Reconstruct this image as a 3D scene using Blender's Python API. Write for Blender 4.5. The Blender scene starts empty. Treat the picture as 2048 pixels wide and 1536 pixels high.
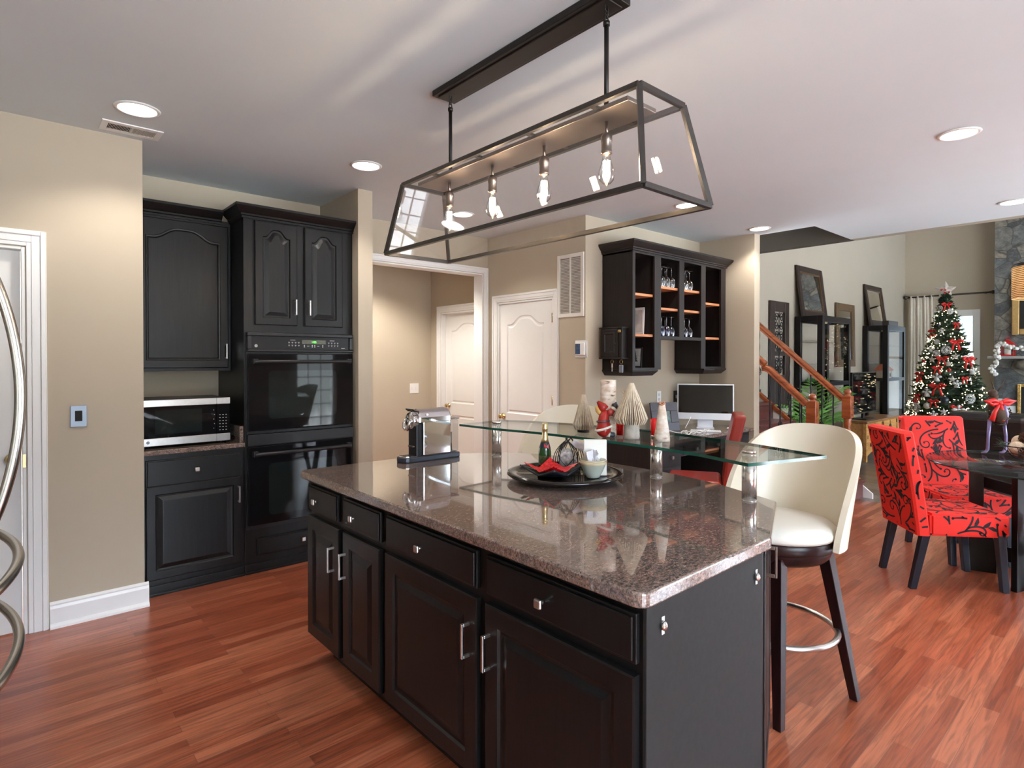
import bpy, bmesh, math, random
from mathutils import Vector, Matrix, Euler
R = math.radians
PI = math.pi
C = bpy.context.scene.collection
S = bpy.context.scene

# ------------------------------------------------------------------ camera
EYE = 1.455
cam_d = bpy.data.cameras.new('camera')
cam = bpy.data.objects.new('camera', cam_d)
C.objects.link(cam)
cam.location = (0, 0, EYE)
cam.rotation_euler = (R(90 - 0.5), 0, R(48.59 - 90))
cam_d.sensor_fit = 'HORIZONTAL'
cam_d.sensor_width = 36.0
cam_d.lens = 36.0 * 1168.8 / 2048.0
cam_d.shift_y = -(768 - 728.5) / 2048.0
cam_d.clip_start = 0.02
cam_d.clip_end = 200
S.camera = cam

# ------------------------------------------------------------------ world: a pale winter sky over bare woods
w = bpy.data.worlds.new('World')
S.world = w
w.use_nodes = True
nt = w.node_tree
nt.nodes.clear()
wo = nt.nodes.new('ShaderNodeOutputWorld')
wb = nt.nodes.new('ShaderNodeBackground')
tc = nt.nodes.new('ShaderNodeTexCoord')
sep = nt.nodes.new('ShaderNodeSeparateXYZ')
mp = nt.nodes.new('ShaderNodeMapping')
mp.inputs['Scale'].default_value = (26, 26, 5)
nz = nt.nodes.new('ShaderNodeTexNoise')
nz.inputs['Scale'].default_value = 1.0
nz.inputs['Detail'].default_value = 6
hz = nt.nodes.new('ShaderNodeMath'); hz.operation = 'MULTIPLY_ADD'
hz.inputs[1].default_value = -0.85; hz.inputs[2].default_value = 0.43
ad = nt.nodes.new('ShaderNodeMath'); ad.operation = 'ADD'
hf = nt.nodes.new('ShaderNodeMath'); hf.operation = 'MULTIPLY'; hf.inputs[1].default_value = 0.5
rp = nt.nodes.new('ShaderNodeValToRGB')
re_ = rp.color_ramp.elements
re_[0].position = 0.49; re_[0].color = (0.72, 0.86, 1.0, 1)
re_[1].position = 0.57; re_[1].color = (0.14, 0.16, 0.18, 1)
e_ = re_.new(0.72); e_.color = (0.16, 0.18, 0.18, 1)
e_ = re_.new(0.79); e_.color = (0.52, 0.56, 0.60, 1)
nt.links.new(nz.outputs['Fac'], hf.inputs[0])
nt.links.new(tc.outputs['Generated'], sep.inputs[0])
nt.links.new(tc.outputs['Generated'], mp.inputs['Vector'])
nt.links.new(mp.outputs['Vector'], nz.inputs['Vector'])
nt.links.new(sep.outputs['Z'], hz.inputs[0])
nt.links.new(hf.outputs[0], ad.inputs[0])
nt.links.new(hz.outputs[0], ad.inputs[1])
nt.links.new(ad.outputs[0], rp.inputs['Fac'])
nt.links.new(rp.outputs['Color'], wb.inputs['Color'])
nt.links.new(wb.outputs['Background'], wo.inputs['Surface'])
wb.inputs['Strength'].default_value = 20.0

def portal(x0, x1, y0, y1, z0, z1, face):
    """a portal in a window opening guides the daylight in"""
    d = bpy.data.lights.new('window_portal', 'AREA')
    d.shape = 'RECTANGLE'
    o = bpy.data.objects.new('window_portal', d)
    C.objects.link(o)
    o.location = ((x0 + x1) / 2, (y0 + y1) / 2, (z0 + z1) / 2)
    if face == 'Y':
        o.rotation_euler = (R(90), 0, R(180)); d.size = x1 - x0; d.size_y = z1 - z0
    else:
        o.rotation_euler = (R(90), 0, R(90)); d.size = y1 - y0; d.size_y = z1 - z0
    d.cycles.is_portal = True

BACKY = -2.7
WINS = [('window_1', -0.8, 1.7, 0.45, 2.4), ('window_2', 4.2, 4.95, 0.08, 2.15), ('window_3', 5.55, 7.2, 0.45, 2.4), ('window_4', 7.9, 9.2, 0.45, 2.4),
        ('window_5', 10.2, 12.2, 0.45, 2.9)]
for n_, a_, b_, c_, d_ in WINS:
    portal(a_, b_, BACKY - 0.05, BACKY - 0.05, c_, d_, 'Y')

# ------------------------------------------------------------------ colour management
vs = S.view_settings
S.display_settings.display_device = 'sRGB'
vs.view_transform = 'Standard'
vs.look = 'None'
vs.exposure = 1.0
vs.gamma = 1.0
vs.use_curve_mapping = False
cy = S.cycles
cy.use_denoising = True
cy.max_bounces = 14
cy.diffuse_bounces = 6
cy.glossy_bounces = 6
cy.transmission_bounces = 10
cy.transparent_max_bounces = 24
cy.sample_clamp_indirect = 6.0
cy.caustics_reflective = False
cy.caustics_refractive = False

# ------------------------------------------------------------------ materials
def srgb(r, g, b):
    f = lambda c: (c / 255 / 12.92) if c / 255 <= 0.04045 else ((c / 255 + 0.055) / 1.055) ** 2.4
    return (f(r), f(g), f(b), 1)

def new_mat(name):
    m = bpy.data.materials.new(name)
    m.use_nodes = True
    b = m.node_tree.nodes['Principled BSDF']
    return m, m.node_tree, b

def N(nt, typ, **kw):
    n = nt.nodes.new(typ)
    for k, v in kw.items():
        if k in n.inputs:
            n.inputs[k].default_value = v
        else:
            setattr(n, k, v)
    return n

def pos(nt, scale=(1, 1, 1), local=False, rot=(0, 0, 0)):
    g = nt.nodes.new('ShaderNodeTexCoord') if local else nt.nodes.new('ShaderNodeNewGeometry')
    m = nt.nodes.new('ShaderNodeMapping')
    m.inputs['Scale'].default_value = scale
    m.inputs['Rotation'].default_value = rot
    nt.links.new(g.outputs['Object' if local else 'Position'], m.inputs['Vector'])
    return m.outputs['Vector']

def ramp(nt, fac, stops):
    r = nt.nodes.new('ShaderNodeValToRGB')
    e = r.color_ramp.elements
    while len(e) < len(stops):
        e.new(0.5)
    for i, (p, c) in enumerate(stops):
        e[i].position = p
        e[i].color = c if len(c) == 4 else (*c, 1)
    nt.links.new(fac, r.inputs['Fac'])
    return r.outputs['Color']

def bump(nt, b, fac, strength=0.2, dist=0.01):
    n = nt.nodes.new('ShaderNodeBump')
    n.inputs['Strength'].default_value = strength
    n.inputs['Distance'].default_value = dist
    nt.links.new(fac, n.inputs['Height'])
    nt.links.new(n.outputs['Normal'], b.inputs['Normal'])

# the Mix node has sockets of several types under one name: pick the colour ones
def mixc(nt, fac, a, b_, mode='MIX'):
    m = nt.nodes.new('ShaderNodeMix')
    m.data_type = 'RGBA'
    m.blend_type = mode
    fs, as_, bs = m.inputs[0], m.inputs[6], m.inputs[7]
    for sock, v in ((fs, fac), (as_, a), (bs, b_)):
        if isinstance(v, bpy.types.NodeSocket):
            nt.links.new(v, sock)
        else:
            sock.default_value = v
    return m.outputs[2]

def plain(name, col, rough=0.5, metal=0.0, var=0.06, vscale=30, coat=0.0, bmp=0.0, local=True, spec=0.5):
    m, nt, b = new_mat(name)
    n = N(nt, 'ShaderNodeTexNoise', Scale=vscale, Detail=3.0)
    nt.links.new(pos(nt, local=local), n.inputs['Vector'])
    lo = tuple(max(0, c * (1 - var)) for c in col[:3]) + (1,)
    hi = tuple(min(1, c * (1 + var)) for c in col[:3]) + (1,)
    nt.links.new(ramp(nt, n.outputs['Fac'], [(0.3, lo), (0.7, hi)]), b.inputs['Base Color'])
    b.inputs['Roughness'].default_value = rough
    b.inputs['Metallic'].default_value = metal
    b.inputs['Coat Weight'].default_value = coat
    b.inputs['Specular IOR Level'].default_value = spec
    if bmp:
        bump(nt, b, n.outputs['Fac'], bmp, 0.005)
    return m

def emit(name, col, strength):
    m, nt, b = new_mat(name)
    b.inputs['Base Color'].default_value = col
    b.inputs['Emission Color'].default_value = col
    b.inputs['Emission Strength'].default_value = strength
    return m

def pane(name, tint=(1, 1, 1, 1), rough=0.0, refl=1.0):
    """thin sheet glass: clear, with the reflection growing at grazing angles"""
    m, nt, b = new_mat(name)
    nt.nodes.remove(b)
    out = nt.nodes['Material Output']
    t = N(nt, 'ShaderNodeBsdfTransparent', Color=tint)
    g = N(nt, 'ShaderNodeBsdfGlossy', Roughness=rough)
    lw = N(nt, 'ShaderNodeLayerWeight', Blend=0.5)
    pw = N(nt, 'ShaderNodeMath', operation='POWER'); pw.inputs[1].default_value = 4.0
    nt.links.new(lw.outputs['Facing'], pw.inputs[0])
    mu = N(nt, 'ShaderNodeMath', operation='MULTIPLY_ADD'); mu.use_clamp = True
    mu.inputs[1].default_value = 0.75 * refl; mu.inputs[2].default_value = 0.025 * refl
    nt.links.new(pw.outputs[0], mu.inputs[0])
    x = nt.nodes.new('ShaderNodeMixShader')
    nt.links.new(mu.outputs[0], x.inputs[0])
    nt.links.new(t.outputs[0], x.inputs[1])
    nt.links.new(g.outputs[0], x.inputs[2])
    nt.links.new(x.outputs[0], out.inputs['Surface'])
    return m

def wood(name, dark, light, scale=(1.5, 22, 22), rough=0.35, coat=0.0, bmp=0.05, local=False, spec=0.5):
    m, nt, b = new_mat(name)
    b.inputs['Specular IOR Level'].default_value = spec
    v = pos(nt, scale, local)
    n = N(nt, 'ShaderNodeTexNoise', Scale=1.6, Detail=6.0, Distortion=1.2)
    nt.links.new(v, n.inputs['Vector'])
    nt.links.new(ramp(nt, n.outputs['Fac'], [(0.3, dark), (0.7, light)]), b.inputs['Base Color'])
    b.inputs['Roughness'].default_value = rough
    b.inputs['Coat Weight'].default_value = coat
    bump(nt, b, n.outputs['Fac'], bmp, 0.003)
    return m

def planks(name, width, length, cols, gap, rough, rot=0.0, coat=0.3, grain=0.5):
    m, nt, b = new_mat(name)
    v = pos(nt, (1, 1, 1), rot=(0, 0, rot))
    br = N(nt, 'ShaderNodeTexBrick')
    br.offset = 0.37; br.offset_frequency = 2
    br.inputs['Scale'].default_value = 1.0
    br.inputs['Brick Width'].default_value = length
    br.inputs['Row Height'].default_value = width
    br.inputs['Mortar Size'].default_value = 0.0011
    br.inputs['Mortar Smooth'].default_value = 0.3
    br.inputs['Bias'].default_value = 0.0
    br.inputs['Color1'].default_value = (0, 0, 0, 1)
    br.inputs['Color2'].default_value = (1, 1, 1, 1)
    br.inputs['Mortar'].default_value = (0.5, 0.5, 0.5, 1)
    nt.links.new(v, br.inputs['Vector'])
    base = ramp(nt, br.outputs['Color'], [(0.0, cols[0]), (0.5, cols[1]), (1.0, cols[2])])
    v2 = pos(nt, (2.2, 38, 1), rot=(0, 0, rot))
    n = N(nt, 'ShaderNodeTexNoise', Scale=1.3, Detail=7.0, Distortion=1.6)
    nt.links.new(v2, n.inputs['Vector'])
    g = ramp(nt, n.outputs['Fac'], [(0.35, (0.42, 0.38, 0.36, 1)), (0.62, (1.12, 1.1, 1.08, 1))])
    c = mixc(nt, grain, base, g, 'MULTIPLY')
    c2 = mixc(nt, br.outputs['Fac'], c, gap)
    nt.links.new(c2, b.inputs['Base Color'])
    b.inputs['Roughness'].default_value = rough
    b.inputs['Coat Weight'].default_value = coat
    b.inputs['Coat Roughness'].default_value = 0.12
    inv = N(nt, 'ShaderNodeMath', operation='SUBTRACT'); inv.inputs[0].default_value = 1.0
    nt.links.new(br.outputs['Fac'], inv.inputs[1])
    bump(nt, b, inv.outputs[0], 0.25, 0.002)
    return m

def granite(name):
    m, nt, b = new_mat(name)
    v = pos(nt, (1, 1, 1))
    n1 = N(nt, 'ShaderNodeTexNoise', Scale=230.0, Detail=4.0, Roughness=0.7)
    vs_ = pos(nt, (0.7, 1.2, 1), rot=(0, 0, 0.5))
    n2 = N(nt, 'ShaderNodeTexNoise', Scale=95.0, Detail=5.0, Roughness=0.7, Distortion=0.4)
    n3 = N(nt, 'ShaderNodeTexNoise', Scale=9.0, Detail=2.0)
    nt.links.new(v, n1.inputs['Vector']); nt.links.new(vs_, n2.inputs['Vector']); nt.links.new(v, n3.inputs['Vector'])
    c1 = ramp(nt, n2.outputs['Fac'], [(0.37, (0.06, 0.056, 0.056, 1)), (0.46, (0.19, 0.155, 0.14, 1)), (0.56, (0.255, 0.18, 0.148, 1)), (0.68, (0.38, 0.34, 0.31, 1))])
    c2 = ramp(nt, n1.outputs['Fac'], [(0.38, (0.35, 0.33, 0.33, 1)), (0.5, (0.9, 0.88, 0.88, 1)), (0.66, (1.5, 1.45, 1.42, 1))])
    c = mixc(nt, 0.8, c1, c2, 'MULTIPLY')
    c3 = ramp(nt, n3.outputs['Fac'], [(0.35, (0.85, 0.87, 0.88, 1)), (0.65, (1.12, 1.0, 0.95, 1))])
    nt.links.new(mixc(nt, 0.8, c, c3, 'MULTIPLY'), b.inputs['Base Color'])
    b.inputs['Roughness'].default_value = 0.05
    b.inputs['Specular IOR Level'].default_value = 0.9
    b.inputs['Coat Weight'].default_value = 0.6
    b.inputs['Coat Roughness'].default_value = 0.02
    b.inputs['Coat IOR'].default_value = 1.6
    return m

M = {}
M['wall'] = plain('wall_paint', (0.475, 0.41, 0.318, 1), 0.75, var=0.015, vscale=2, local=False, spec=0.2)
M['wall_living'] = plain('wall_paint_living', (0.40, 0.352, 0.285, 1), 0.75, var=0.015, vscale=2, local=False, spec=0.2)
M['ceiling'] = plain('ceiling_paint', (0.63, 0.685, 0.715, 1), 0.85, var=0.01, vscale=3, local=False, spec=0.15)
M['trim'] = plain('trim_paint', (0.80, 0.80, 0.79, 1), 0.35, var=0.01, vscale=6, local=False)
M['door'] = plain('door_paint', (0.78, 0.78, 0.765, 1), 0.4, var=0.01, vscale=6, local=False)
M['floor'] = planks('cherry_planks', 0.058, 0.85, [srgb(136, 66, 42), srgb(160, 84, 55), srgb(180, 106, 75)], srgb(120, 76, 62), 0.3, coat=0.35, grain=0.68)
M['floor_grey'] = planks('grey_planks', 0.16, 1.2, [srgb(84, 76, 72), srgb(104, 96, 91), srgb(122, 113, 106)], srgb(150, 143, 138), 0.3, rot=R(90), coat=0.2)
M['black'] = wood('black_cabinet_paint', (0.0042, 0.0042, 0.0046, 1), (0.0085, 0.0083, 0.0088, 1), (40, 40, 2.0), 0.36, bmp=0.06, spec=0.3)
M['hutch'] = wood('dark_hutch_paint', (0.012, 0.0095, 0.0095, 1), (0.022, 0.017, 0.017, 1), (40, 40, 2.0), 0.42, bmp=0.06, spec=0.3)
M['end_panel'] = plain('island_end_panel', (0.020, 0.020, 0.020, 1), 0.55, var=0.12, vscale=60, spec=0.2)
M['granite'] = granite('brown_granite')
M['steel'] = plain('brushed_nickel', (0.62, 0.60, 0.58, 1), 0.28, 1.0, var=0.04, vscale=80)
M['dark_steel'] = plain('dark_pewter', (0.20, 0.18, 0.17, 1), 0.3, 1.0, var=0.05, vscale=80)
M['polished'] = plain('polished_steel_post', (0.80, 0.79, 0.78, 1), 0.2, 1.0, var=0.02)
M['cabinet_glass'] = pane('cabinet_sheet_glass', refl=0.4)
M['chrome'] = plain('chrome', (0.75, 0.75, 0.76, 1), 0.06, 1.0, var=0.01)
M['fridge_steel'] = plain('satin_steel', (0.60, 0.58, 0.54, 1), 0.24, 1.0, var=0.03, vscale=60)
M['oven_glass'] = plain('oven_black_glass', (0.006, 0.006, 0.007, 1), 0.03, var=0.02, spec=0.2)
M['oven_body'] = plain('oven_black_enamel', (0.016, 0.016, 0.018, 1), 0.32, var=0.03, spec=0.3)
M['black_plastic'] = plain('black_plastic', (0.008, 0.008, 0.009, 1), 0.35, var=0.03, spec=0.25)
M['navy_plastic'] = plain('dark_blue_plastic', (0.018, 0.024, 0.038, 1), 0.35, var=0.03)
M['bronze'] = plain('pendant_dark_metal', (0.028, 0.025, 0.023, 1), 0.38, 0.6, var=0.05)
M['pewter'] = plain('pendant_pewter', (0.075, 0.070, 0.066, 1), 0.35, 0.8, var=0.05)
M['nickel_brown'] = plain('aged_nickel_plate', (0.26, 0.215, 0.19, 1), 0.36, 1.0, var=0.08, vscale=8)
M['glass'] = pane('clear_sheet_glass')
M['dimming_glass'] = pane('dimming_window_glass', (0.40, 0.42, 0.44, 1))  # grey tint put in the pane to dim the daylight behind it
M['bar_glass'] = pane('bar_sheet_glass', (0.93, 0.965, 0.95, 1))
M['table_glass'] = pane('table_sheet_glass', (0.90, 0.93, 0.92, 1))
M['glass_edge'] = plain('green_glass_edge', (0.006, 0.075, 0.055, 1), 0.08, var=0.1)
M['smoke_pane'] = pane('clear_water_tank', (0.86, 0.87, 0.88, 1))
M['stem_glass'] = pane('stemware_glass', (0.93, 0.95, 0.96, 1), refl=5.0)
M['blue_glass'] = pane('blue_stemware_glass', (0.45, 0.48, 0.75, 1), refl=4.0)
M['lamp'] = emit('downlight_glow', (1.0, 0.95, 0.88, 1), 6)
M['filament'] = emit('filament_glow', (1.0, 0.74, 0.48, 1), 190)
M['fairy'] = emit('fairy_light_glow', (1.0, 0.82, 0.5, 1), 5)
M['white'] = plain('white_plastic', (0.80, 0.80, 0.79, 1), 0.4, var=0.01)
M['grille'] = plain('grille_white', (0.74, 0.72, 0.67, 1), 0.45, var=0.01)
M['void'] = plain('dark_duct', (0.02, 0.019, 0.018, 1), 0.9, var=0.1)
M['duct'] = plain('grille_filter', (0.20, 0.18, 0.15, 1), 0.9, var=0.1)
M['plate_grey'] = plain('grey_plate', (0.20, 0.23, 0.28, 1), 0.35, 0.5, var=0.03)
M['brass'] = plain('polished_brass', (0.72, 0.55, 0.27, 1), 0.2, 1.0, var=0.05)
M['cream'] = plain('cream_leather', (0.72, 0.655, 0.53, 1), 0.33, var=0.03, vscale=5, bmp=0.02)
M['seat_white'] = plain('pale_leather_seat', (0.74, 0.71, 0.64, 1), 0.3, var=0.03, vscale=5, bmp=0.02)
M['espresso'] = wood('espresso_wood', (0.007, 0.003, 0.003, 1), (0.024, 0.007, 0.007, 1), (14, 14, 1.2), 0.3, local=True, spec=0.25)
M['red_leather'] = plain('red_leather', (0.27, 0.022, 0.013, 1), 0.3, var=0.2, vscale=7, bmp=0.04)
M['red_fabric'] = plain('red_slipcover', (0.78, 0.022, 0.012, 1), 0.7, var=0.06, vscale=14)
M['vine'] = plain('black_vine_print', (0.014, 0.010, 0.014, 1), 0.8, var=0.1)
M['navy_leg'] = plain('black_lacquer_leg', (0.014, 0.014, 0.022, 1), 0.35, var=0.05, spec=0.3)
M['black_wood'] = plain('black_stained_wood', (0.006, 0.0045, 0.0045, 1), 0.32, var=0.1, spec=0.3)
M['tray_lacquer'] = plain('dark_lacquered_tray', (0.010, 0.007, 0.007, 1), 0.12, var=0.1)
M['orange_wood'] = wood('stained_oak_rail', (0.20, 0.045, 0.012, 1), (0.36, 0.095, 0.028, 1), (12, 2, 12), 0.25, coat=0.4)
M['shelf_wood'] = wood('bare_cherry_shelf', (0.45, 0.16, 0.06, 1), (0.62, 0.25, 0.11, 1), (3, 20, 20), 0.4)
M['iron'] = plain('wrought_iron', (0.012, 0.011, 0.012, 1), 0.45, 0.4, var=0.1)
M['pine'] = wood('honey_pine', (0.36, 0.15, 0.035, 1), (0.60, 0.30, 0.09, 1), (2, 14, 14), 0.35)
M['paper'] = plain('book_page_paper', (0.62, 0.53, 0.41, 1), 0.8, var=0.12, vscale=60)
M['red_glaze'] = plain('red_glazed_ceramic', (0.36, 0.022, 0.018, 1), 0.22, var=0.25, vscale=18)
M['red_glass'] = plain('red_candle_glass', (0.62, 0.006, 0.008, 1), 0.12, var=0.05)
M['white_glaze'] = plain('white_glazed_trim', (0.72, 0.68, 0.62, 1), 0.35, var=0.06)
M['dark_glaze'] = plain('dark_grey_glaze', (0.04, 0.045, 0.055, 1), 0.3, var=0.1)
M['gold_glaze'] = plain('ochre_glaze', (0.55, 0.32, 0.10, 1), 0.35, var=0.1)
M['skin'] = plain('painted_skin', (0.55, 0.30, 0.20, 1), 0.4, var=0.05)
M['red_gems'] = plain('red_glass_chips', (0.55, 0.010, 0.014, 1), 0.15, var=0.5, vscale=90, bmp=0.6)
M['navy_glaze'] = plain('dark_lacquer', (0.016, 0.018, 0.026, 1), 0.22, var=0.05)
M['green_glass'] = plain('dark_green_bottle_glass', (0.012, 0.055, 0.012, 1), 0.06, var=0.2, vscale=12)
M['gold_foil'] = plain('gold_foil', (0.72, 0.58, 0.30, 1), 0.28, 0.9, var=0.15, vscale=70)
M['celadon'] = plain('celadon_glaze', (0.42, 0.46, 0.40, 1), 0.2, var=0.12, vscale=12)
M['celadon_rim'] = plain('sandy_glaze', (0.52, 0.43, 0.28, 1), 0.25, var=0.12, vscale=12)
M['sachet'] = plain('sachet_paper', (0.66, 0.66, 0.72, 1), 0.5, var=0.12, vscale=40)
M['pods'] = plain('wrapped_sweets', (0.42, 0.42, 0.42, 1), 0.4, var=0.6, vscale=60)
M['card'] = plain('white_card', (0.80, 0.79, 0.73, 1), 0.5, var=0.01)
M['red'] = plain('red_ribbon', (0.62, 0.015, 0.012, 1), 0.5, var=0.12, vscale=25)
M['dark_leather'] = plain('dark_brown_leather', (0.013, 0.009, 0.008, 1), 0.25, var=0.15, vscale=6)
M['curtain'] = plain('linen_curtain', (0.62, 0.56, 0.47, 1), 0.85, var=0.05, vscale=20)
M['mirror'] = plain('mirror_silver', (0.82, 0.82, 0.80, 1), 0.02, 1.0, var=0.005)
M['frame_dark'] = plain('dark_mirror_frame', (0.030, 0.018, 0.014, 1), 0.35, var=0.1)
M['gilt'] = plain('gilt_frame', (0.13, 0.075, 0.035, 1), 0.4, 0.2, var=0.15, vscale=20)
M['needles'] = plain('fir_needles', (0.026, 0.052, 0.026, 1), 0.6, var=0.5, vscale=9)
M['palm'] = plain('palm_leaf', (0.12, 0.30, 0.05, 1), 0.45, var=0.3, vscale=5)
M['bark'] = plain('brown_bark', (0.06, 0.035, 0.02, 1), 0.9, var=0.3)
M['terracotta'] = plain('dark_planter', (0.05, 0.035, 0.03, 1), 0.5, var=0.1)
M['snow'] = plain('white_felt', (0.50, 0.48, 0.45, 1), 0.8, var=0.1)
M['silver_twig'] = plain('silvery_wicker', (0.42, 0.38, 0.33, 1), 0.6, var=0.2)
M['screen'] = plain('dark_screen_glass', (0.005, 0.005, 0.006, 1), 0.05, var=0.02, spec=0.35)
M['alu'] = plain('pale_aluminium', (0.66, 0.69, 0.76, 1), 0.35, 0.2, var=0.01)
M['cotton'] = plain('cotton_boll', (0.78, 0.77, 0.74, 1), 0.9, var=0.05)
M['purple'] = plain('violet_metal', (0.15, 0.12, 0.24, 1), 0.35, 0.3, var=0.1)
M['pinecone'] = plain('pine_cone_scales', (0.10, 0.050, 0.028, 1), 0.8, var=0.5, vscale=60)
M['ball'] = plain('pale_wicker_ball', (0.62, 0.50, 0.36, 1), 0.7, var=0.15, vscale=30)
M['photo'] = plain('pale_photo_print', (0.66, 0.64, 0.62, 1), 0.4, var=0.2, vscale=14)
M['jewel'] = plain('jar_print', (0.08, 0.13, 0.12, 1), 0.4, var=0.6, vscale=25)
M['slate'] = plain('grey_mantel_stone', (0.36, 0.36, 0.35, 1), 0.6, var=0.12, vscale=12)
M['moss'] = plain('green_foliage_arrangement', (0.10, 0.28, 0.05, 1), 0.6, var=0.4, vscale=20)
M['green_led'] = emit('green_clock_digits', (0.12, 1.0, 0.10, 1), 0.9)
M['olive_led'] = plain('clock_window', (0.045, 0.04, 0.008, 1), 0.2, var=0.05)
M['print_grey'] = plain('grey_key_print', (0.55, 0.55, 0.55, 1), 0.5, var=0.02)
M['seafoam'] = plain('painting_canvas', (0.10, 0.10, 0.16, 1), 0.5, var=0.7, vscale=6)

def make_birch():
    m, nt, b = new_mat('birch_bark')
    v = pos(nt, (24, 24, 75), True)
    n = N(nt, 'ShaderNodeTexNoise', Scale=1.0, Detail=5.0)
    nt.links.new(v, n.inputs['Vector'])
    n2 = N(nt, 'ShaderNodeTexNoise', Scale=28.0, Detail=3.0)
    nt.links.new(pos(nt, (1, 1, 1), True), n2.inputs['Vector'])
    c = ramp(nt, n.outputs['Fac'], [(0.30, (0.14, 0.07, 0.045, 1)), (0.38, (0.62, 0.52, 0.44, 1)), (0.6, (0.74, 0.68, 0.62, 1))])
    c2 = ramp(nt, n2.outputs['Fac'], [(0.4, (1, 1, 1, 1)), (0.68, (0.72, 0.55, 0.42, 1))])
    nt.links.new(mixc(nt, 0.7, c, c2, 'MULTIPLY'), b.inputs['Base Color'])
    b.inputs['Roughness'].default_value = 0.7
    bump(nt, b, n.outputs['Fac'], 0.5, 0.004)
    return m
M['birch'] = make_birch()

def make_stone():
    m, nt, b = new_mat('field_stone')
    v = pos(nt, (1, 1, 1.25))
    nw = N(nt, 'ShaderNodeTexNoise', Scale=3.0, Detail=2.0)
    nt.links.new(v, nw.inputs['Vector'])
    vv = mixc(nt, 0.10, v, nw.outputs['Color'], 'ADD')
    a = N(nt, 'ShaderNodeTexVoronoi', Scale=3.0); a.feature = 'DISTANCE_TO_EDGE'
    c = N(nt, 'ShaderNodeTexVoronoi', Scale=3.0)
    n = N(nt, 'ShaderNodeTexNoise', Scale=9.0, Detail=8.0, Roughness=0.72)
    nt.links.new(vv, a.inputs['Vector']); nt.links.new(vv, c.inputs['Vector']); nt.links.new(v, n.inputs['Vector'])
    s2 = nt.nodes.new('ShaderNodeSeparateColor'); nt.links.new(c.outputs['Color'], s2.inputs[0])
    col = ramp(nt, s2.outputs[0], [(0.0, (0.10, 0.105, 0.11, 1)), (0.35, (0.20, 0.205, 0.20, 1)), (0.65, (0.30, 0.27, 0.22, 1)), (1.0, (0.15, 0.165, 0.18, 1))])
    g = ramp(nt, n.outputs['Fac'], [(0.28, (0.28, 0.28, 0.29, 1)), (0.5, (0.85, 0.85, 0.83, 1)), (0.72, (1.7, 1.62, 1.5, 1))])
    col2 = mixc(nt, 0.85, col, g, 'MULTIPLY')
    ed = ramp(nt, a.outputs['Distance'], [(0.0, (1, 1, 1, 1)), (0.035, (0, 0, 0, 1))])
    nt.links.new(mixc(nt, ed, col2, (0.09, 0.08, 0.07, 1)), b.inputs['Base Color'])
    b.inputs['Roughness'].default_value = 0.8
    bump(nt, b, n.outputs['Fac'], 0.9, 0.05)
    return m
M['stone'] = make_stone()
M['well_shade'] = plain('stairwell_painted_shade', (0.10, 0.09, 0.08, 1), 0.8, var=0.02, vscale=2, local=False, spec=0.1)  # darkness of the unlit stairwell put into the wall colour

def make_shade():
    m, nt, b = new_mat('woven_lampshade')
    v = pos(nt, (1, 1, 1), True)
    wv = N(nt, 'ShaderNodeTexWave', Scale=26.0, Distortion=3.0, Detail=2.0)
    wv.bands_direction = 'Z'
    nt.links.new(v, wv.inputs['Vector'])
    c = ramp(nt, wv.outputs['Fac'], [(0.2, (0.16, 0.07, 0.022, 1)), (0.7, (0.72, 0.42, 0.17, 1))])
    nt.links.new(c, b.inputs['Base Color'])
    nt.links.new(c, b.inputs['Emission Color'])
    b.inputs['Emission Strength'].default_value = 0.35
    b.inputs['Roughness'].default_value = 0.8
    bump(nt, b, wv.outputs['Fac'], 0.6, 0.01)
    return m
M['shade'] = make_shade()

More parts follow.
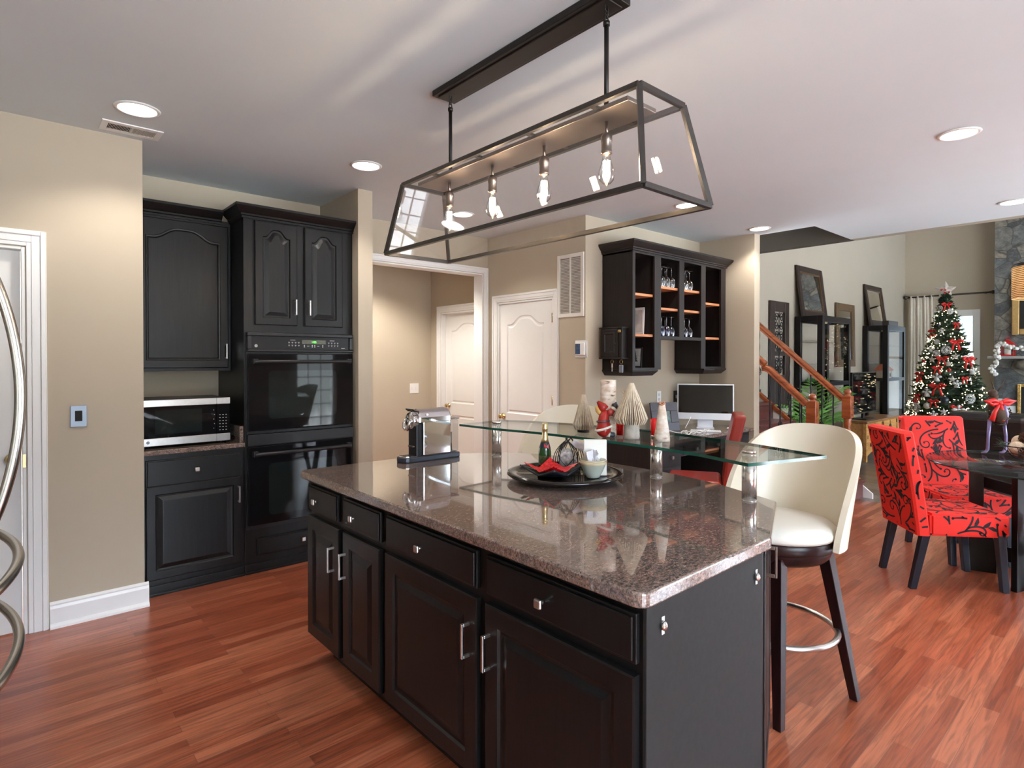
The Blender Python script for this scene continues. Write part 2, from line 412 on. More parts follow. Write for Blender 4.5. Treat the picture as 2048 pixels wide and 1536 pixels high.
# ------------------------------------------------------------------ mesh helpers
class MB:
    """collects shapes that belong to ONE mesh object"""
    def __init__(s):
        s.bm = bmesh.new()
    def poly(s, pts, mi=0):
        f = s.bm.faces.new([s.bm.verts.new(p) for p in pts])
        f.material_index = mi
        return f
    def hexa(s, c, mi=0):
        v = [s.bm.verts.new(p) for p in c]
        for q in ((3, 2, 1, 0), (4, 5, 6, 7), (0, 1, 5, 4), (1, 2, 6, 5), (2, 3, 7, 6), (3, 0, 4, 7)):
            s.bm.faces.new([v[i] for i in q]).material_index = mi
        return s
    def box(s, x0, x1, y0, y1, z0, z1, mi=0, T=None):
        x0, x1 = min(x0, x1), max(x0, x1); y0, y1 = min(y0, y1), max(y0, y1); z0, z1 = min(z0, z1), max(z0, z1)
        c = [Vector(p) for p in ((x0, y0, z0), (x1, y0, z0), (x1, y1, z0), (x0, y1, z0), (x0, y0, z1), (x1, y0, z1), (x1, y1, z1), (x0, y1, z1))]
        if T: c = [T @ p for p in c]
        return s.hexa(c, mi)
    def beam(s, p0, p1, w_, h_, mi=0, up=(0, 0, 1)):
        """square bar from p0 to p1"""
        p0, p1 = Vector(p0), Vector(p1)
        d = (p1 - p0).normalized()
        u = Vector(up)
        if abs(d.dot(u)) > 0.98: u = Vector((1, 0, 0))
        a = d.cross(u).normalized() * (w_ / 2); b = a.cross(d).normalized() * (h_ / 2)
        return s.hexa([p0 - a - b, p0 + a - b, p0 + a + b, p0 - a + b, p1 - a - b, p1 + a - b, p1 + a + b, p1 - a + b], mi)
    def ring(s, c, a, b, r, n):
        return [s.bm.verts.new(c + a * (r * math.cos(2 * PI * i / n)) + b * (r * math.sin(2 * PI * i / n))) for i in range(n)]
    def skin_rings(s, rings, mi=0, closed=False, cap=True, smooth=True):
        n = len(rings[0])
        m = len(rings)
        for k in range(m if closed else m - 1):
            A, B = rings[k], rings[(k + 1) % m]
            for i in range(n):
                f = s.bm.faces.new((A[i], A[(i + 1) % n], B[(i + 1) % n], B[i]))
                f.material_index = mi; f.smooth = smooth
        if cap and not closed:
            for q in (rings[0][::-1], rings[-1]):
                try:
                    s.bm.faces.new(q).material_index = mi
                except ValueError:
                    pass
        return s
    def tube(s, pts, r, n=8, closed=False, mi=0):
        pts = [Vector(p) for p in pts]
        m = len(pts)
        rr = r if isinstance(r, (list, tuple)) else [r] * m
        rings = []
        pa = None
        for i, p in enumerate(pts):
            if closed:
                d = pts[(i + 1) % m] - pts[i - 1]
            else:
                d = pts[min(i + 1, m - 1)] - pts[max(i - 1, 0)]
            d.normalize()
            if pa is None:
                u = Vector((0, 0, 1)) if abs(d.z) < 0.9 else Vector((1, 0, 0))
                a = d.cross(u).normalized()
            else:
                a = (pa - d * pa.dot(d))
                a = a.normalized() if a.length > 1e-6 else d.orthogonal().normalized()
            pa = a
            rings.append(s.ring(p, a, d.cross(a), rr[i], n))
        return s.skin_rings(rings, mi, closed)
    def cyl(s, p0, p1, r0, r1=None, n=16, mi=0):
        return s.tube([p0, p1], [r0, r0 if r1 is None else r1], n, mi=mi)
    def lathe(s, prof, c=(0, 0), n=28, mi=0, T=None, cap=True, mis=None):
        rings = []
        for r, z in prof:
            ring = []
            for i in range(n):
                p = Vector((c[0] + r * math.cos(2 * PI * i / n), c[1] + r * math.sin(2 * PI * i / n), z))
                ring.append(s.bm.verts.new(T @ p if T else p))
            rings.append(ring)
        if mis is None:
            return s.skin_rings(rings, mi, cap=cap)
        for k in range(len(rings) - 1):
            s.skin_rings(rings[k:k + 2], mis[k], cap=False)
        return s
    def prism(s, pts, z0, z1, mi=0, side_mi=None, T=None):
        f3 = lambda p, z: (T @ Vector((p[0], p[1], z))) if T else Vector((p[0], p[1], z))
        lo = [s.bm.verts.new(f3(p, z0)) for p in pts]
        hi = [s.bm.verts.new(f3(p, z1)) for p in pts]
        s.bm.faces.new(lo[::-1]).material_index = mi
        s.bm.faces.new(hi).material_index = mi
        n = len(pts)
        for i in range(n):
            s.bm.faces.new((lo[i], lo[(i + 1) % n], hi[(i + 1) % n], hi[i])).material_index = mi if side_mi is None else side_mi
        return s
    def ell(s, c, r, rot=None, n=12, m=8, mi=0):
        c = Vector(c)
        rr = (r, r, r) if isinstance(r, (int, float)) else r
        E_ = rot.to_matrix() if rot else Matrix.Identity(3)
        rings = []
        for k in range(m + 1):
            t = PI * (0.02 + 0.96 * k / m)
            rings.append([s.bm.verts.new(c + E_ @ Vector((rr[0] * math.sin(t) * math.cos(2 * PI * i / n), rr[1] * math.sin(t) * math.sin(2 * PI * i / n), -rr[2] * math.cos(t)))) for i in range(n)])
        return s.skin_rings(rings, mi)
    def grid(s, fn, nu, nv, mi=0, smooth=True):
        V = [[s.bm.verts.new(fn(i / nu, j / nv)) for j in range(nv + 1)] for i in range(nu + 1)]
        for i in range(nu):
            for j in range(nv):
                f = s.bm.faces.new((V[i][j], V[i + 1][j], V[i + 1][j + 1], V[i][j + 1]))
                f.material_index = mi; f.smooth = smooth
        return s

def root_of(o):
    while o.parent: o = o.parent
    return o

def build(name, mb, mats, parent=None, local=False, bevel=0.0, seg=2, smooth=None, weld=False, mods=()):
    """link the collected shapes as one mesh object; world coordinates unless local"""
    bm = mb.bm
    if weld: bmesh.ops.remove_doubles(bm, verts=bm.verts, dist=1e-5)
    bmesh.ops.recalc_face_normals(bm, faces=bm.faces)
    if parent is not None and not local:
        l = root_of(parent).location
        for v in bm.verts: v.co -= l
    me = bpy.data.meshes.new(name)
    if smooth is not None:
        for f in bm.faces: f.smooth = smooth
    bm.to_mesh(me); bm.free()
    for m in (mats if isinstance(mats, (list, tuple)) else [mats]):
        me.materials.append(M[m] if isinstance(m, str) else m)
    o = bpy.data.objects.new(name, me)
    C.objects.link(o)
    if parent is not None: o.parent = parent
    if bevel:
        b = o.modifiers.new('bevel', 'BEVEL'); b.width = bevel; b.segments = seg; b.limit_method = 'ANGLE'; b.angle_limit = R(40)
        b.harden_normals = False
    for k, v in mods:
        m_ = o.modifiers.new(k.lower(), k)
        for a, b in v.items(): setattr(m_, a, b)
    return o

def thing(name, label, cat, loc=(0, 0, 0), rotz=0.0, group=None):
    o = bpy.data.objects.new(name, None)
    o.empty_display_size = 0.1
    C.objects.link(o)
    o.location = loc
    o.rotation_euler = (0, 0, rotz)
    return tag(o, label, cat, group)

def tag(o, label, cat, group=None):
    o['label'] = label
    o['category'] = cat
    if group: o['group'] = group
    return o

def struct(name, mb, mats, parent=None, **kw):
    o = build(name, mb, mats, parent, **kw)
    if parent is None: o['kind'] = 'structure'
    return o

def dup(root, loc, rotz, label, group=None):
    def cp(o, parent):
        c = o.copy(); C.objects.link(c)
        if parent is not None: c.parent = parent
        for ch in list(o.children): cp(ch, c)
        return c
    r = cp(root, None)
    r.location = loc; r.rotation_euler = (0, 0, rotz)
    r['label'] = label
    if group: r['group'] = group
    return r

class Fr:
    """a face frame: u across, v up, n outwards"""
    def __init__(s, O, U, Nn, V=(0, 0, 1)):
        s.O, s.U, s.N, s.V = Vector(O), Vector(U).normalized(), Vector(Nn).normalized(), Vector(V).normalized()
    def __call__(s, u, v, n=0.0):
        return s.O + s.U * u + s.V * v + s.N * n

def fbox(mb, f, u0, u1, v0, v1, n0, n1, mi=0):
    return mb.hexa([f(u0, v0, n0), f(u1, v0, n0), f(u1, v0, n1), f(u0, v0, n1), f(u0, v1, n0), f(u1, v1, n0), f(u1, v1, n1), f(u0, v1, n1)], mi)

def arch_s(x):
    x = abs(2 * x - 1)
    return 0.0 if x > 0.86 else math.sin(PI / 2 * (0.5 * (1 + math.cos(PI * x / 0.86))) ** 1.05)

def panel_cell(mb, f, u0, v0, u1, v1, ins, arch, prof, t, nt_=26):
    """a face cell with a shaped panel in it; ins = left, bottom, right, top rails; prof = (extra inset, depth)"""
    def loop(l, b, r, tp, ar, dep):
        p = [f(l, b, dep), f(r, b, dep)]
        for k in range(nt_ + 1):
            x = 1 - k / nt_
            p.append(f(l + (r - l) * x, tp - ar * (1 - arch_s(x)), dep))
        return [mb.bm.verts.new(q) for q in p]
    loops = [loop(u0, v0, u1, v1, 0, t)]
    for d, dep in prof:
        loops.append(loop(u0 + ins[0] + d, v0 + ins[1] + d, u1 - ins[2] - d, v1 - ins[3] - d, arch, dep))
    n = len(loops[0])
    for A, B in zip(loops, loops[1:]):
        for i in range(n):
            mb.bm.faces.new((A[i], A[(i + 1) % n], B[(i + 1) % n], B[i]))
    mb.bm.faces.new(loops[-1])

def slab(mb, f, w_, h_, t, edge=0.004):
    """sides and back of a door leaf whose front is made of cells"""
    a = [f(0, 0, 0), f(w_, 0, 0), f(w_, h_, 0), f(0, h_, 0)]
    b = [f(0, 0, t), f(w_, 0, t), f(w_, h_, t), f(0, h_, t)]
    mb.poly(a)
    for i in range(4):
        mb.poly([a[i], a[(i + 1) % 4], b[(i + 1) % 4], b[i]])

RAISED = lambda t: [(0, t), (0.006, t - 0.008), (0.016, t - 0.009), (0.040, t - 0.001), (0.044, t - 0.0005)]
SUNK = lambda t: [(0, t), (0.004, t + 0.003), (0.012, t + 0.002), (0.018, t - 0.006), (0.022, t - 0.006)]
PAINTED = lambda t: [(0, t), (0.010, t - 0.008), (0.022, t - 0.009), (0.036, t - 0.003), (0.040, t - 0.003)]

def cab_door(name, f, w_, h_, parent, mat, arch=0.0, rail=0.055, t=0.02, prof=RAISED):
    mb = MB()
    slab(mb, f, w_, h_, t - 0.003)
    e = 0.005
    a = [f(0, 0, t - 0.003), f(w_, 0, t - 0.003), f(w_, h_, t - 0.003), f(0, h_, t - 0.003)]
    b = [f(e, e, t), f(w_ - e, e, t), f(w_ - e, h_ - e, t), f(e, h_ - e, t)]
    for i in range(4):
        mb.poly([a[i], a[(i + 1) % 4], b[(i + 1) % 4], b[i]])
    panel_cell(mb, f, e, e, w_ - e, h_ - e, (rail - e,) * 4, arch, prof(t), t)
    return build(name, mb, mat, parent, weld=True)

def drawer_front(name, f, w_, h_, parent, mat, t=0.02):
    mb = MB()
    fbox(mb, f, 0, w_, 0, h_, 0, t - 0.007)
    fbox(mb, f, 0.008, w_ - 0.008, 0.008, h_ - 0.008, t - 0.007, t)
    return build(name, mb, mat, parent, bevel=0.003)

def bar_pull(f, u, v0, v1, parent, mat='steel', out=0.032, wd=0.010):
    mb = MB()
    fbox(mb, f, u - wd / 2, u + wd / 2, v0, v1, out - 0.007, out)
    fbox(mb, f, u - wd / 2, u + wd / 2, v0, v0 + wd, 0, out - 0.007)
    fbox(mb, f, u - wd / 2, u + wd / 2, v1 - wd, v1, 0, out - 0.007)
    return build('handle', mb, mat, parent, bevel=0.0015)

def square_knob(f, u, v, parent, mat='steel', s=0.014):
    mb = MB()
    mb.cyl(f(u, v, 0), f(u, v, 0.016), 0.006, 0.007, 10)
    fbox(mb, f, u - s, u + s, v - s, v + s, 0.016, 0.028)
    return build('knob', mb, mat, parent, bevel=0.005)

def casing(mb, f, u0, u1, v1, wd, prof_t=0.018, v0=0.0):
    """door casing: two legs and a head with a stepped profile; opening u0..u1, up to v1"""
    def strip(a0, a1, t):
        # a0,a1 = distance from the opening edge
        fbox(mb, f, u0 - a1, u0 - a0, v0, v1 + a1, 0, t)
        fbox(mb, f, u1 + a0, u1 + a1, v0, v1 + a1, 0, t)
        fbox(mb, f, u0 - a0, u1 + a0, v1 + a0, v1 + a1, 0, t)
    strip(0.006, wd * 0.30, prof_t * 0.62)
    strip(wd * 0.30, wd * 0.72, prof_t * 0.8)
    strip(wd * 0.72, wd * 0.94, prof_t * 1.15)
    strip(wd * 0.94, wd, prof_t * 0.9)

def baseboard(name, f, L, h_=0.14, t=0.016):
    mb = MB()
    prof = [(0, 0), (t + 0.016, 0), (t + 0.015, 0.012), (t + 0.008, 0.022), (t, 0.026), (t, h_ - 0.035), (t - 0.005, h_ - 0.02), (t - 0.004, h_ - 0.012), (0.004, h_), (0, h_)]
    a = [mb.bm.verts.new(f(0, z, n)) for n, z in prof]
    b = [mb.bm.verts.new(f(L, z, n)) for n, z in prof]
    k = len(prof)
    for i in range(k):
        mb.bm.faces.new((a[i], a[(i + 1) % k], b[(i + 1) % k], b[i]))
    mb.bm.faces.new(a[::-1]); mb.bm.faces.new(b)
    return struct(name, mb, 'trim')

def wall_plate(name, label, cat, f, u0, u1, v0, v1, mat='white', t=0.006):
    mb = MB()
    fbox(mb, f, u0, u1, v0, v1, 0, t)
    r = thing(name, label, cat, f((u0 + u1) / 2, v0, 0))
    build('plate', mb, mat, r, bevel=0.002)
    return r

# ================================================================== THE ROOM
CEIL = 2.735
HIGH = 5.4
def wall(name, boxes, mat='wall', **kw):
    mb = MB()
    for b in boxes: mb.box(*b)
    return struct(name, mb, mat, **kw)

mb = MB(); mb.box(-1.6, 6.69, BACKY - 0.1, 7.2, -0.06, 0.0)
struct('floor', mb, 'floor')
mb = MB(); mb.box(6.69, 14.0, BACKY - 0.1, 7.2, -0.06, 0.0)
struct('floor_living', mb, 'floor_grey')
mb = MB()
mb.box(-1.6, 5.915, BACKY - 0.1, 7.2, CEIL, CEIL + 0.3)
mb.box(5.915, 6.85, BACKY - 0.1, 2.30, CEIL, CEIL + 0.3)
struct('ceiling', mb, 'ceiling')
wall('ceiling_living', [(6.85, 14.0, BACKY - 0.1, 7.2, HIGH, HIGH + 0.1)], 'ceiling')
# storey above: face of the living room over the kitchen ceiling, and the stairwell with its shade in the colour
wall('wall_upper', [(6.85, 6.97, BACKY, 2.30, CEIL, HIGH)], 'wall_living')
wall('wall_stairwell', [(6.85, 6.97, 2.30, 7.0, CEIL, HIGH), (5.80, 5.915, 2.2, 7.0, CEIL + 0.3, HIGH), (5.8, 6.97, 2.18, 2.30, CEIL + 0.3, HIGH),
                        (5.8, 6.97, 6.9, 7.0, 0, HIGH), (5.8, 6.97, 2.18, 7.0, HIGH, HIGH + 0.1)], 'well_shade')
wall('wall_left', [(-0.95, 0.648 - 0.0, 4.012, 4.13, 2.045, CEIL), (0.113, 0.648, 4.012, 4.13, 0, 2.045), (-0.95, -0.66, 4.012, 4.13, 0, 2.045),
                   (0.53, 0.648, 4.13, 4.86, 0, CEIL), (-0.95, 0.53, 4.74, 4.86, 0, CEIL)])
wall('wall_fridge', [(-1.0, -0.88, BACKY, 4.13, 0, CEIL)])
wall('wall_alcove', [(0.648, 2.04, 4.745, 4.86, 0, CEIL)])
wall('wall_column', [(2.04, 2.16, 4.06, 4.97, 0, CEIL)])
OPX0, OPX1, OPZ = 2.30, 3.852, 2.352
wall('wall_hall', [(2.16, OPX0, 4.835, 4.97, 0, CEIL), (OPX0, OPX1, 4.835, 4.97, OPZ, CEIL), (OPX1, 3.92, 4.835, 4.97, 0, CEIL)])
wall('wall_closet', [(3.92, 4.04, 3.46, 3.862, 0, CEIL), (3.92, 4.04, 3.862, 4.668, 2.035, CEIL), (3.92, 4.04, 4.668, 4.97, 0, CEIL)])
wall('wall_desk', [(4.04, 5.84, 3.46, 3.58, 0, CEIL)])
wall('wall_stairs', [(5.80, 5.915, 2.84, 7.0, 0, CEIL)])
HX, HY = 4.25, 6.42
wall('wall_hall_back', [(1.4, HX + 0.1, HY, HY + 0.1, 0, CEIL)])
wall('wall_hall_right', [(HX, HX + 0.1, 4.97, 5.25, 0, CEIL), (HX, HX + 0.1, 5.25, 6.18, 2.04, CEIL), (HX, HX + 0.1, 6.18, HY, 0, CEIL)])
wall('wall_hall_left', [(1.3, 1.4, 4.86, HY + 0.1, 0, CEIL), (1.4, 2.16, 4.87, 4.97, 0, CEIL)])
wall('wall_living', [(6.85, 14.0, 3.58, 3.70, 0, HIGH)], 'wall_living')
WY0, WY1 = 2.44, 3.3
wall('wall_fireplace', [(13.65, 13.75, BACKY, WY0, 0, HIGH), (13.65, 13.75, WY1, 3.7, 0, HIGH), (13.65, 13.75, WY0, WY1, 2.32, HIGH), (13.65, 13.75, WY0, WY1, 0, 0.4)], 'wall')
bx = []
xs = [-1.0]
for n_, a_, b_, c_, d_ in WINS:
    bx.append((xs[-1], a_, BACKY - 0.1, BACKY, 0, HIGH)); xs.append(b_)
    bx.append((a_, b_, BACKY - 0.1, BACKY, 0, c_)); bx.append((a_, b_, BACKY - 0.1, BACKY, d_, HIGH))
bx.append((xs[-1], 13.75, BACKY - 0.1, BACKY, 0, HIGH))
wall('wall_back', bx)
# windows in the wall behind the camera
for n_, a_, b_, c_, d_ in WINS:
    fr = Fr((a_, BACKY, c_), (1, 0, 0), (0, 1, 0))
    W_, H_ = b_ - a_, d_ - c_
    mb = MB()
    for u0, u1, v0, v1 in ((-0.08, 0.03, -0.08, H_ + 0.08), (W_ - 0.03, W_ + 0.08, -0.08, H_ + 0.08), (0.03, W_ - 0.03, -0.08, 0.03), (0.03, W_ - 0.03, H_ - 0.03, H_ + 0.08)):
        fbox(mb, fr, u0, u1, v0, v1, -0.06, 0.02)
    g_ = 0.25 if W_ < 1 else 0.42
    nu = max(2, round(W_ / g_)); nv = max(2, round(H_ / g_))
    for i in range(1, nu): fbox(mb, fr, W_ * i / nu - (0.03 if i * 2 == nu else 0.008), W_ * i / nu + (0.03 if i * 2 == nu else 0.008), 0.03, H_ - 0.03, -0.045, -0.02)
    for j in range(1, nv): fbox(mb, fr, 0.03, W_ - 0.03, H_ * j / nv - 0.008, H_ * j / nv + 0.008, -0.045, -0.02)
    o = struct(n_, mb, 'trim')
    mb = MB(); fbox(mb, fr, 0.03, W_ - 0.03, 0.03, H_ - 0.03, -0.036, -0.030)
    build('pane', mb, 'glass', o)
# window by the fireplace
fr = Fr((13.65, WY1, 0.4), (0, -1, 0), (-1, 0, 0))
mb = MB()
W_, H_ = WY1 - WY0, 1.92
for u0, u1, v0, v1 in ((-0.09, 0.05, -0.09, H_ + 0.06), (W_ - 0.05, W_ + 0.06, -0.09, H_ + 0.06), (0.05, W_ - 0.05, -0.09, 0.06), (0.05, W_ - 0.05, H_ - 0.06, H_ + 0.06), (0.05, W_ - 0.05, H_ * 0.55, H_ * 0.55 + 0.05)):
    fbox(mb, fr, u0, u1, v0, v1, -0.06, 0.025)
o = struct('window_6', mb, 'trim', bevel=0.004)
mb = MB(); fbox(mb, fr, 0.05, W_ - 0.05, 0.06, H_ - 0.06, -0.04, -0.034)
build('pane', mb, 'dimming_glass', o)

# cased opening to the hall
mb = MB()
fr = Fr((OPX0, 4.835, 0), (1, 0, 0), (0, -1, 0))
W_ = OPX1 - OPX0
casing(mb, fr, 0, W_, OPZ, 0.066)
fbox(mb, fr, -0.001, 0.012, 0, OPZ, -0.137, 0.004); fbox(mb, fr, W_ - 0.012, W_ + 0.001, 0, OPZ, -0.137, 0.004); fbox(mb, fr, 0.012, W_ - 0.012, OPZ - 0.012, OPZ + 0.001, -0.137, 0.004)
struct('trim_1', mb, 'trim', bevel=0.003)

def room_door(n, O, U, Nn, w_, h_, knob_u, knob_v, rec, cw, hinge_u=None, knob_out=0.055):
    fr = Fr(O, U, Nn)
    mb = MB(); casing(mb, fr, 0, w_, h_, cw)
    for a, b in ((-0.002, 0.014), (w_ - 0.014, w_ + 0.002)):
        fbox(mb, fr, a, b, 0, h_, -0.12, 0.004)
    fbox(mb, fr, 0.014, w_ - 0.014, h_ - 0.014, h_ + 0.002, -0.12, 0.004)
    struct('trim_%d' % (n + 1), mb, 'trim', bevel=0.003)
    f2 = Fr(fr(0.017, 0.008, -rec - 0.035), U, Nn)
    dw, dh, t = w_ - 0.034, h_ - 0.025, 0.035
    mb = MB()
    slab(mb, f2, dw, dh, t)
    z1 = 0.82
    panel_cell(mb, f2, 0, 0, dw, z1, (0.115, 0.2, 0.115, 0.075), 0, PAINTED(t), t)
    panel_cell(mb, f2, 0, z1, dw, dh, (0.115, 0.075, 0.115, 0.125), 0.085, PAINTED(t), t)
    d = struct('door_%d' % n, mb, 'door', weld=True)
    mb = MB()
    k = f2(knob_u, knob_v, t)
    Nv = Vector(Nn)
    T = Matrix.Translation(k) @ Nv.to_track_quat('Z', 'Y').to_matrix().to_4x4()
    mb.lathe([(0.030, 0), (0.030, 0.005), (0.012, 0.010), (0.010, 0.024), (0.022, 0.032), (0.027, 0.044), (0.022, 0.056), (0.004, 0.060)], T=T, n=18)
    build('knob', mb, 'brass', d)
    if hinge_u is not None:
        for v in (0.22, 1.02, 1.80):
            mb = MB(); mb.cyl(fr(hinge_u, v, 0.0), fr(hinge_u, v + 0.09, 0.0), 0.007, n=8)
            fbox(mb, fr, hinge_u - 0.012, hinge_u + 0.004, v, v + 0.09, -0.006, 0.002)
            build('hinge', mb, 'brass', d)
    return d
# pantry door at the far left
d1 = room_door(1, (-0.66, 4.012, 0), (1, 0, 0), (0, -1, 0), 0.773, 2.045, 0.70, 0.92, 0.045, 0.09)
mb = MB(); mb.box(0.100, 0.1125, 3.995, 4.02, 0.885, 0.955)
build('strike_plate', mb, 'brass', d1)
# closet door on the far wall, hinged on its right edge
room_door(2, (3.92, 4.668, 0), (0, -1, 0), (-1, 0, 0), 0.806, 2.035, 0.062, 0.86, 0.012, 0.078, hinge_u=0.80)
# door of the back hall seen through the cased opening
room_door(3, (HX, 6.18, 0), (0, -1, 0), (-1, 0, 0), 0.93, 2.04, 0.07, 0.86, 0.06, 0.085)

# baseboards
baseboard('baseboard_left', Fr((0.207, 4.012, 0), (1, 0, 0), (0, -1, 0)), 0.441 + 0.02)
baseboard('baseboard_closet', Fr((3.92, 3.78, 0), (0, -1, 0), (-1, 0, 0)), 0.32)
baseboard('baseboard_hall', Fr((1.4, HY, 0), (1, 0, 0), (0, -1, 0)), 2.84)
baseboard('baseboard_living', Fr((6.97, 3.58, 0), (1, 0, 0), (0, -1, 0)), 6.6)
baseboard('baseboard_fireplace', Fr((13.65, 3.55, 0), (0, -1, 0), (-1, 0, 0)), 1.4)
baseboard('baseboard_stairs', Fr((5.80, 3.44, 0), (0, -1, 0), (-1, 0, 0)), 0.6)

# ------------------------------------------------------------------ wall and ceiling fittings
def downlight(x, y, label, z=CEIL, power=30):
    r = thing('recessed_light', label, 'ceiling light', (x, y, z), group='round recessed ceiling lights')
    mb = MB()
    prof = [(0.086, -0.001), (0.100, -0.001), (0.104, -0.003), (0.100, -0.007), (0.088, -0.010), (0.084, -0.006), (0.086, -0.001)]
    mb.lathe(prof, n=40, cap=False)
    build('trim_ring', mb, 'white', r, local=True)
    mb = MB(); mb.lathe([(0.0855, -0.002), (0.083, -0.005), (0.02, -0.007), (0.002, -0.007)], n=40)
    build('lens', mb, 'lamp', r, local=True)
    d = bpy.data.lights.new('lamp_light', 'SPOT')
    d.energy = power; d.color = (1.0, 0.93, 0.84); d.spot_size = R(132); d.spot_blend = 0.55; d.shadow_soft_size = 0.07
    o = bpy.data.objects.new('lamp_light', d); C.objects.link(o); o.parent = r; o.location = (0, 0, -0.012)
    return r
LIGHTS = [(0.547, 3.513, 'round recessed ceiling light beside the ceiling air vent, leftmost'),
          (1.836, 3.539, 'round recessed ceiling light in front of the black oven tower'),
          (3.087, 4.16, 'round recessed ceiling light seen through the glass pendant, above the hall opening'),
          (4.306, 2.686, 'round recessed ceiling light seen at the lower right corner of the glass pendant'),
          (5.606, 2.695, 'round recessed ceiling light beside the wall end near the staircase'),
          (4.10, 0.817, 'largest round recessed ceiling light on the right, in open ceiling'),
          (6.203, 0.871, 'round recessed ceiling light cut by the right edge, above the stone chimney')]
for x, y, l in LIGHTS: downlight(x, y, l)
downlight(3.1, 5.6, 'unseen round ceiling light added to brighten the back hall', power=150)  # added lamp, hidden above the opening, to brighten the hall

# air vent in the ceiling
x0, x1, y0, y1 = 0.428, 0.714, 3.772, 3.938
r = thing('ceiling_vent', 'white slotted air vent in the ceiling at upper left', 'vent', ((x0 + x1) / 2, (y0 + y1) / 2, CEIL))
mb = MB()
a, b, c, d = 0.032, 0.036, CEIL - 0.008, CEIL - 0.0005
mb.box(x0, x0 + a, y0, y1, c, d); mb.box(x1 - a, x1, y0, y1, c, d); mb.box(x0 + a, x1 - a, y0, y0 + b, c, d); mb.box(x0 + a, x1 - a, y1 - b, y1, c, d)
xm = (x0 + x1) / 2
mb.box(xm - 0.006, xm + 0.006, y0 + b, y1 - b, c, d)
build('frame', mb, 'white', r, bevel=0.002)
mb = MB(); mb.box(x0 + a, x1 - a, y0 + b, y1 - b, CEIL - 0.002, CEIL - 0.0006)
build('duct_opening', mb, 'void', r)
mb = MB()
for k in range(34):
    x = x0 + a + 0.004 + k * (x1 - x0 - 2 * a - 0.006) / 33.5
    sg = 1 if x < xm else -1
    mb.hexa([(x, y0 + b, c), (x + 0.0015, y0 + b, c), (x + 0.0015 + sg * 0.0015, y0 + b, d - 0.002), (x + sg * 0.0015, y0 + b, d - 0.002),
             (x, y1 - b, c), (x + 0.0015, y1 - b, c), (x + 0.0015 + sg * 0.0015, y1 - b, d - 0.002), (x + sg * 0.0015, y1 - b, d - 0.002)])
build('louvres', mb, 'grille', r)

# return air grille beside the closet door
fr = Fr((3.92, 3.798, 0), (0, -1, 0), (-1, 0, 0))
r = thing('return_air_grille', 'tall white louvred return air grille beside the closet door', 'vent', fr(0.16, 1.84, 0))
mb = MB()
gw, g0, g1 = 0.325, 1.838, 2.410
for u0, u1, v0, v1 in ((0, 0.035, g0, g1), (gw - 0.035, gw, g0, g1), (0.035, gw - 0.035, g0, g0 + 0.035), (0.035, gw - 0.035, g1 - 0.035, g1), (gw / 2 - 0.007, gw / 2 + 0.007, g0 + 0.035, g1 - 0.035)):
    fbox(mb, fr, u0, u1, v0, v1, 0, 0.014)
build('frame', mb, 'grille', r, bevel=0.003)
mb = MB(); fbox(mb, fr, 0.03, gw - 0.03, g0 + 0.03, g1 - 0.03, 0.0005, 0.002)
build('filter', mb, 'duct', r)
mb = MB()
ns = 36
for k in range(ns):
    v = g0 + 0.040 + k * (g1 - g0 - 0.078) / ns
    mb.hexa([fr(0.035, v, 0.003), fr(gw - 0.035, v, 0.003), fr(gw - 0.035, v + 0.002, 0.003), fr(0.035, v + 0.002, 0.003),
             fr(0.035, v + 0.006, 0.012), fr(gw - 0.035, v + 0.006, 0.012), fr(gw - 0.035, v + 0.008, 0.012), fr(0.035, v + 0.008, 0.012)])
build('louvres', mb, 'grille', r)

# thermostat
r = thing('thermostat', 'small wall thermostat with a blue screen left of the dark hutch', 'thermostat', fr(0.29, 1.47, 0))
mb = MB(); fbox(mb, fr, 0.220, 0.363, 1.470, 1.622, 0, 0.007)
build('back_plate', mb, 'white', r, bevel=0.003)
mb = MB(); fbox(mb, fr, 0.232, 0.345, 1.488, 1.604, 0.007, 0.028)
build('body', mb, 'white', r, bevel=0.008)
mb = MB(); fbox(mb, fr, 0.242, 0.300, 1.500, 1.592, 0.028, 0.030)
scr = plain('thermostat_screen', (0.03, 0.07, 0.16, 1), 0.1, var=0.4, vscale=40)
build('screen', mb, scr, r)

# plates on the walls
fr = Fr((0, 4.012, 0), (1, 0, 0), (0, -1, 0))
r = wall_plate('vacuum_inlet', 'grey metal central vacuum inlet plate on the wall beside the pantry door', 'wall plate', fr, 0.301, 0.376, 1.080, 1.198, 'plate_grey')
mb = MB(); fbox(mb, fr, 0.322, 0.355, 1.112, 1.170, 0.006, 0.010)
build('flap', mb, 'void', r, bevel=0.003)
fr = Fr((0, HY, 0), (1, 0, 0), (0, -1, 0))
r = wall_plate('light_switch', 'white double light switch plate on the back hall wall', 'switch', fr, 3.93, 4.06, 1.02, 1.145, 'white')
for u in (3.957, 4.013):
    mb = MB(); fbox(mb, fr, u, u + 0.020, 1.065, 1.100, 0.006, 0.012)
    build('rocker', mb, 'white', r, bevel=0.002)
fr = Fr((0, 3.46, 0), (1, 0, 0), (0, -1, 0))
r = wall_plate('wall_outlet', 'white power outlet plate above the desk, left of the computer', 'outlet', fr, 5.00, 5.07, 1.015, 1.130, 'white')
for v in (1.035, 1.082):
    mb = MB(); fbox(mb, fr, 5.020, 5.050, v, v + 0.028, 0.006, 0.0085)
    build('socket', mb, 'print_grey', r, bevel=0.003)

# ================================================================== OVEN WALL
# face frame of the cabinets in the alcove: u = world x, v = world z
FY = 4.14
def face(y): return Fr((0, y, 0), (1, 0, 0), (0, -1, 0))
f = face(FY)
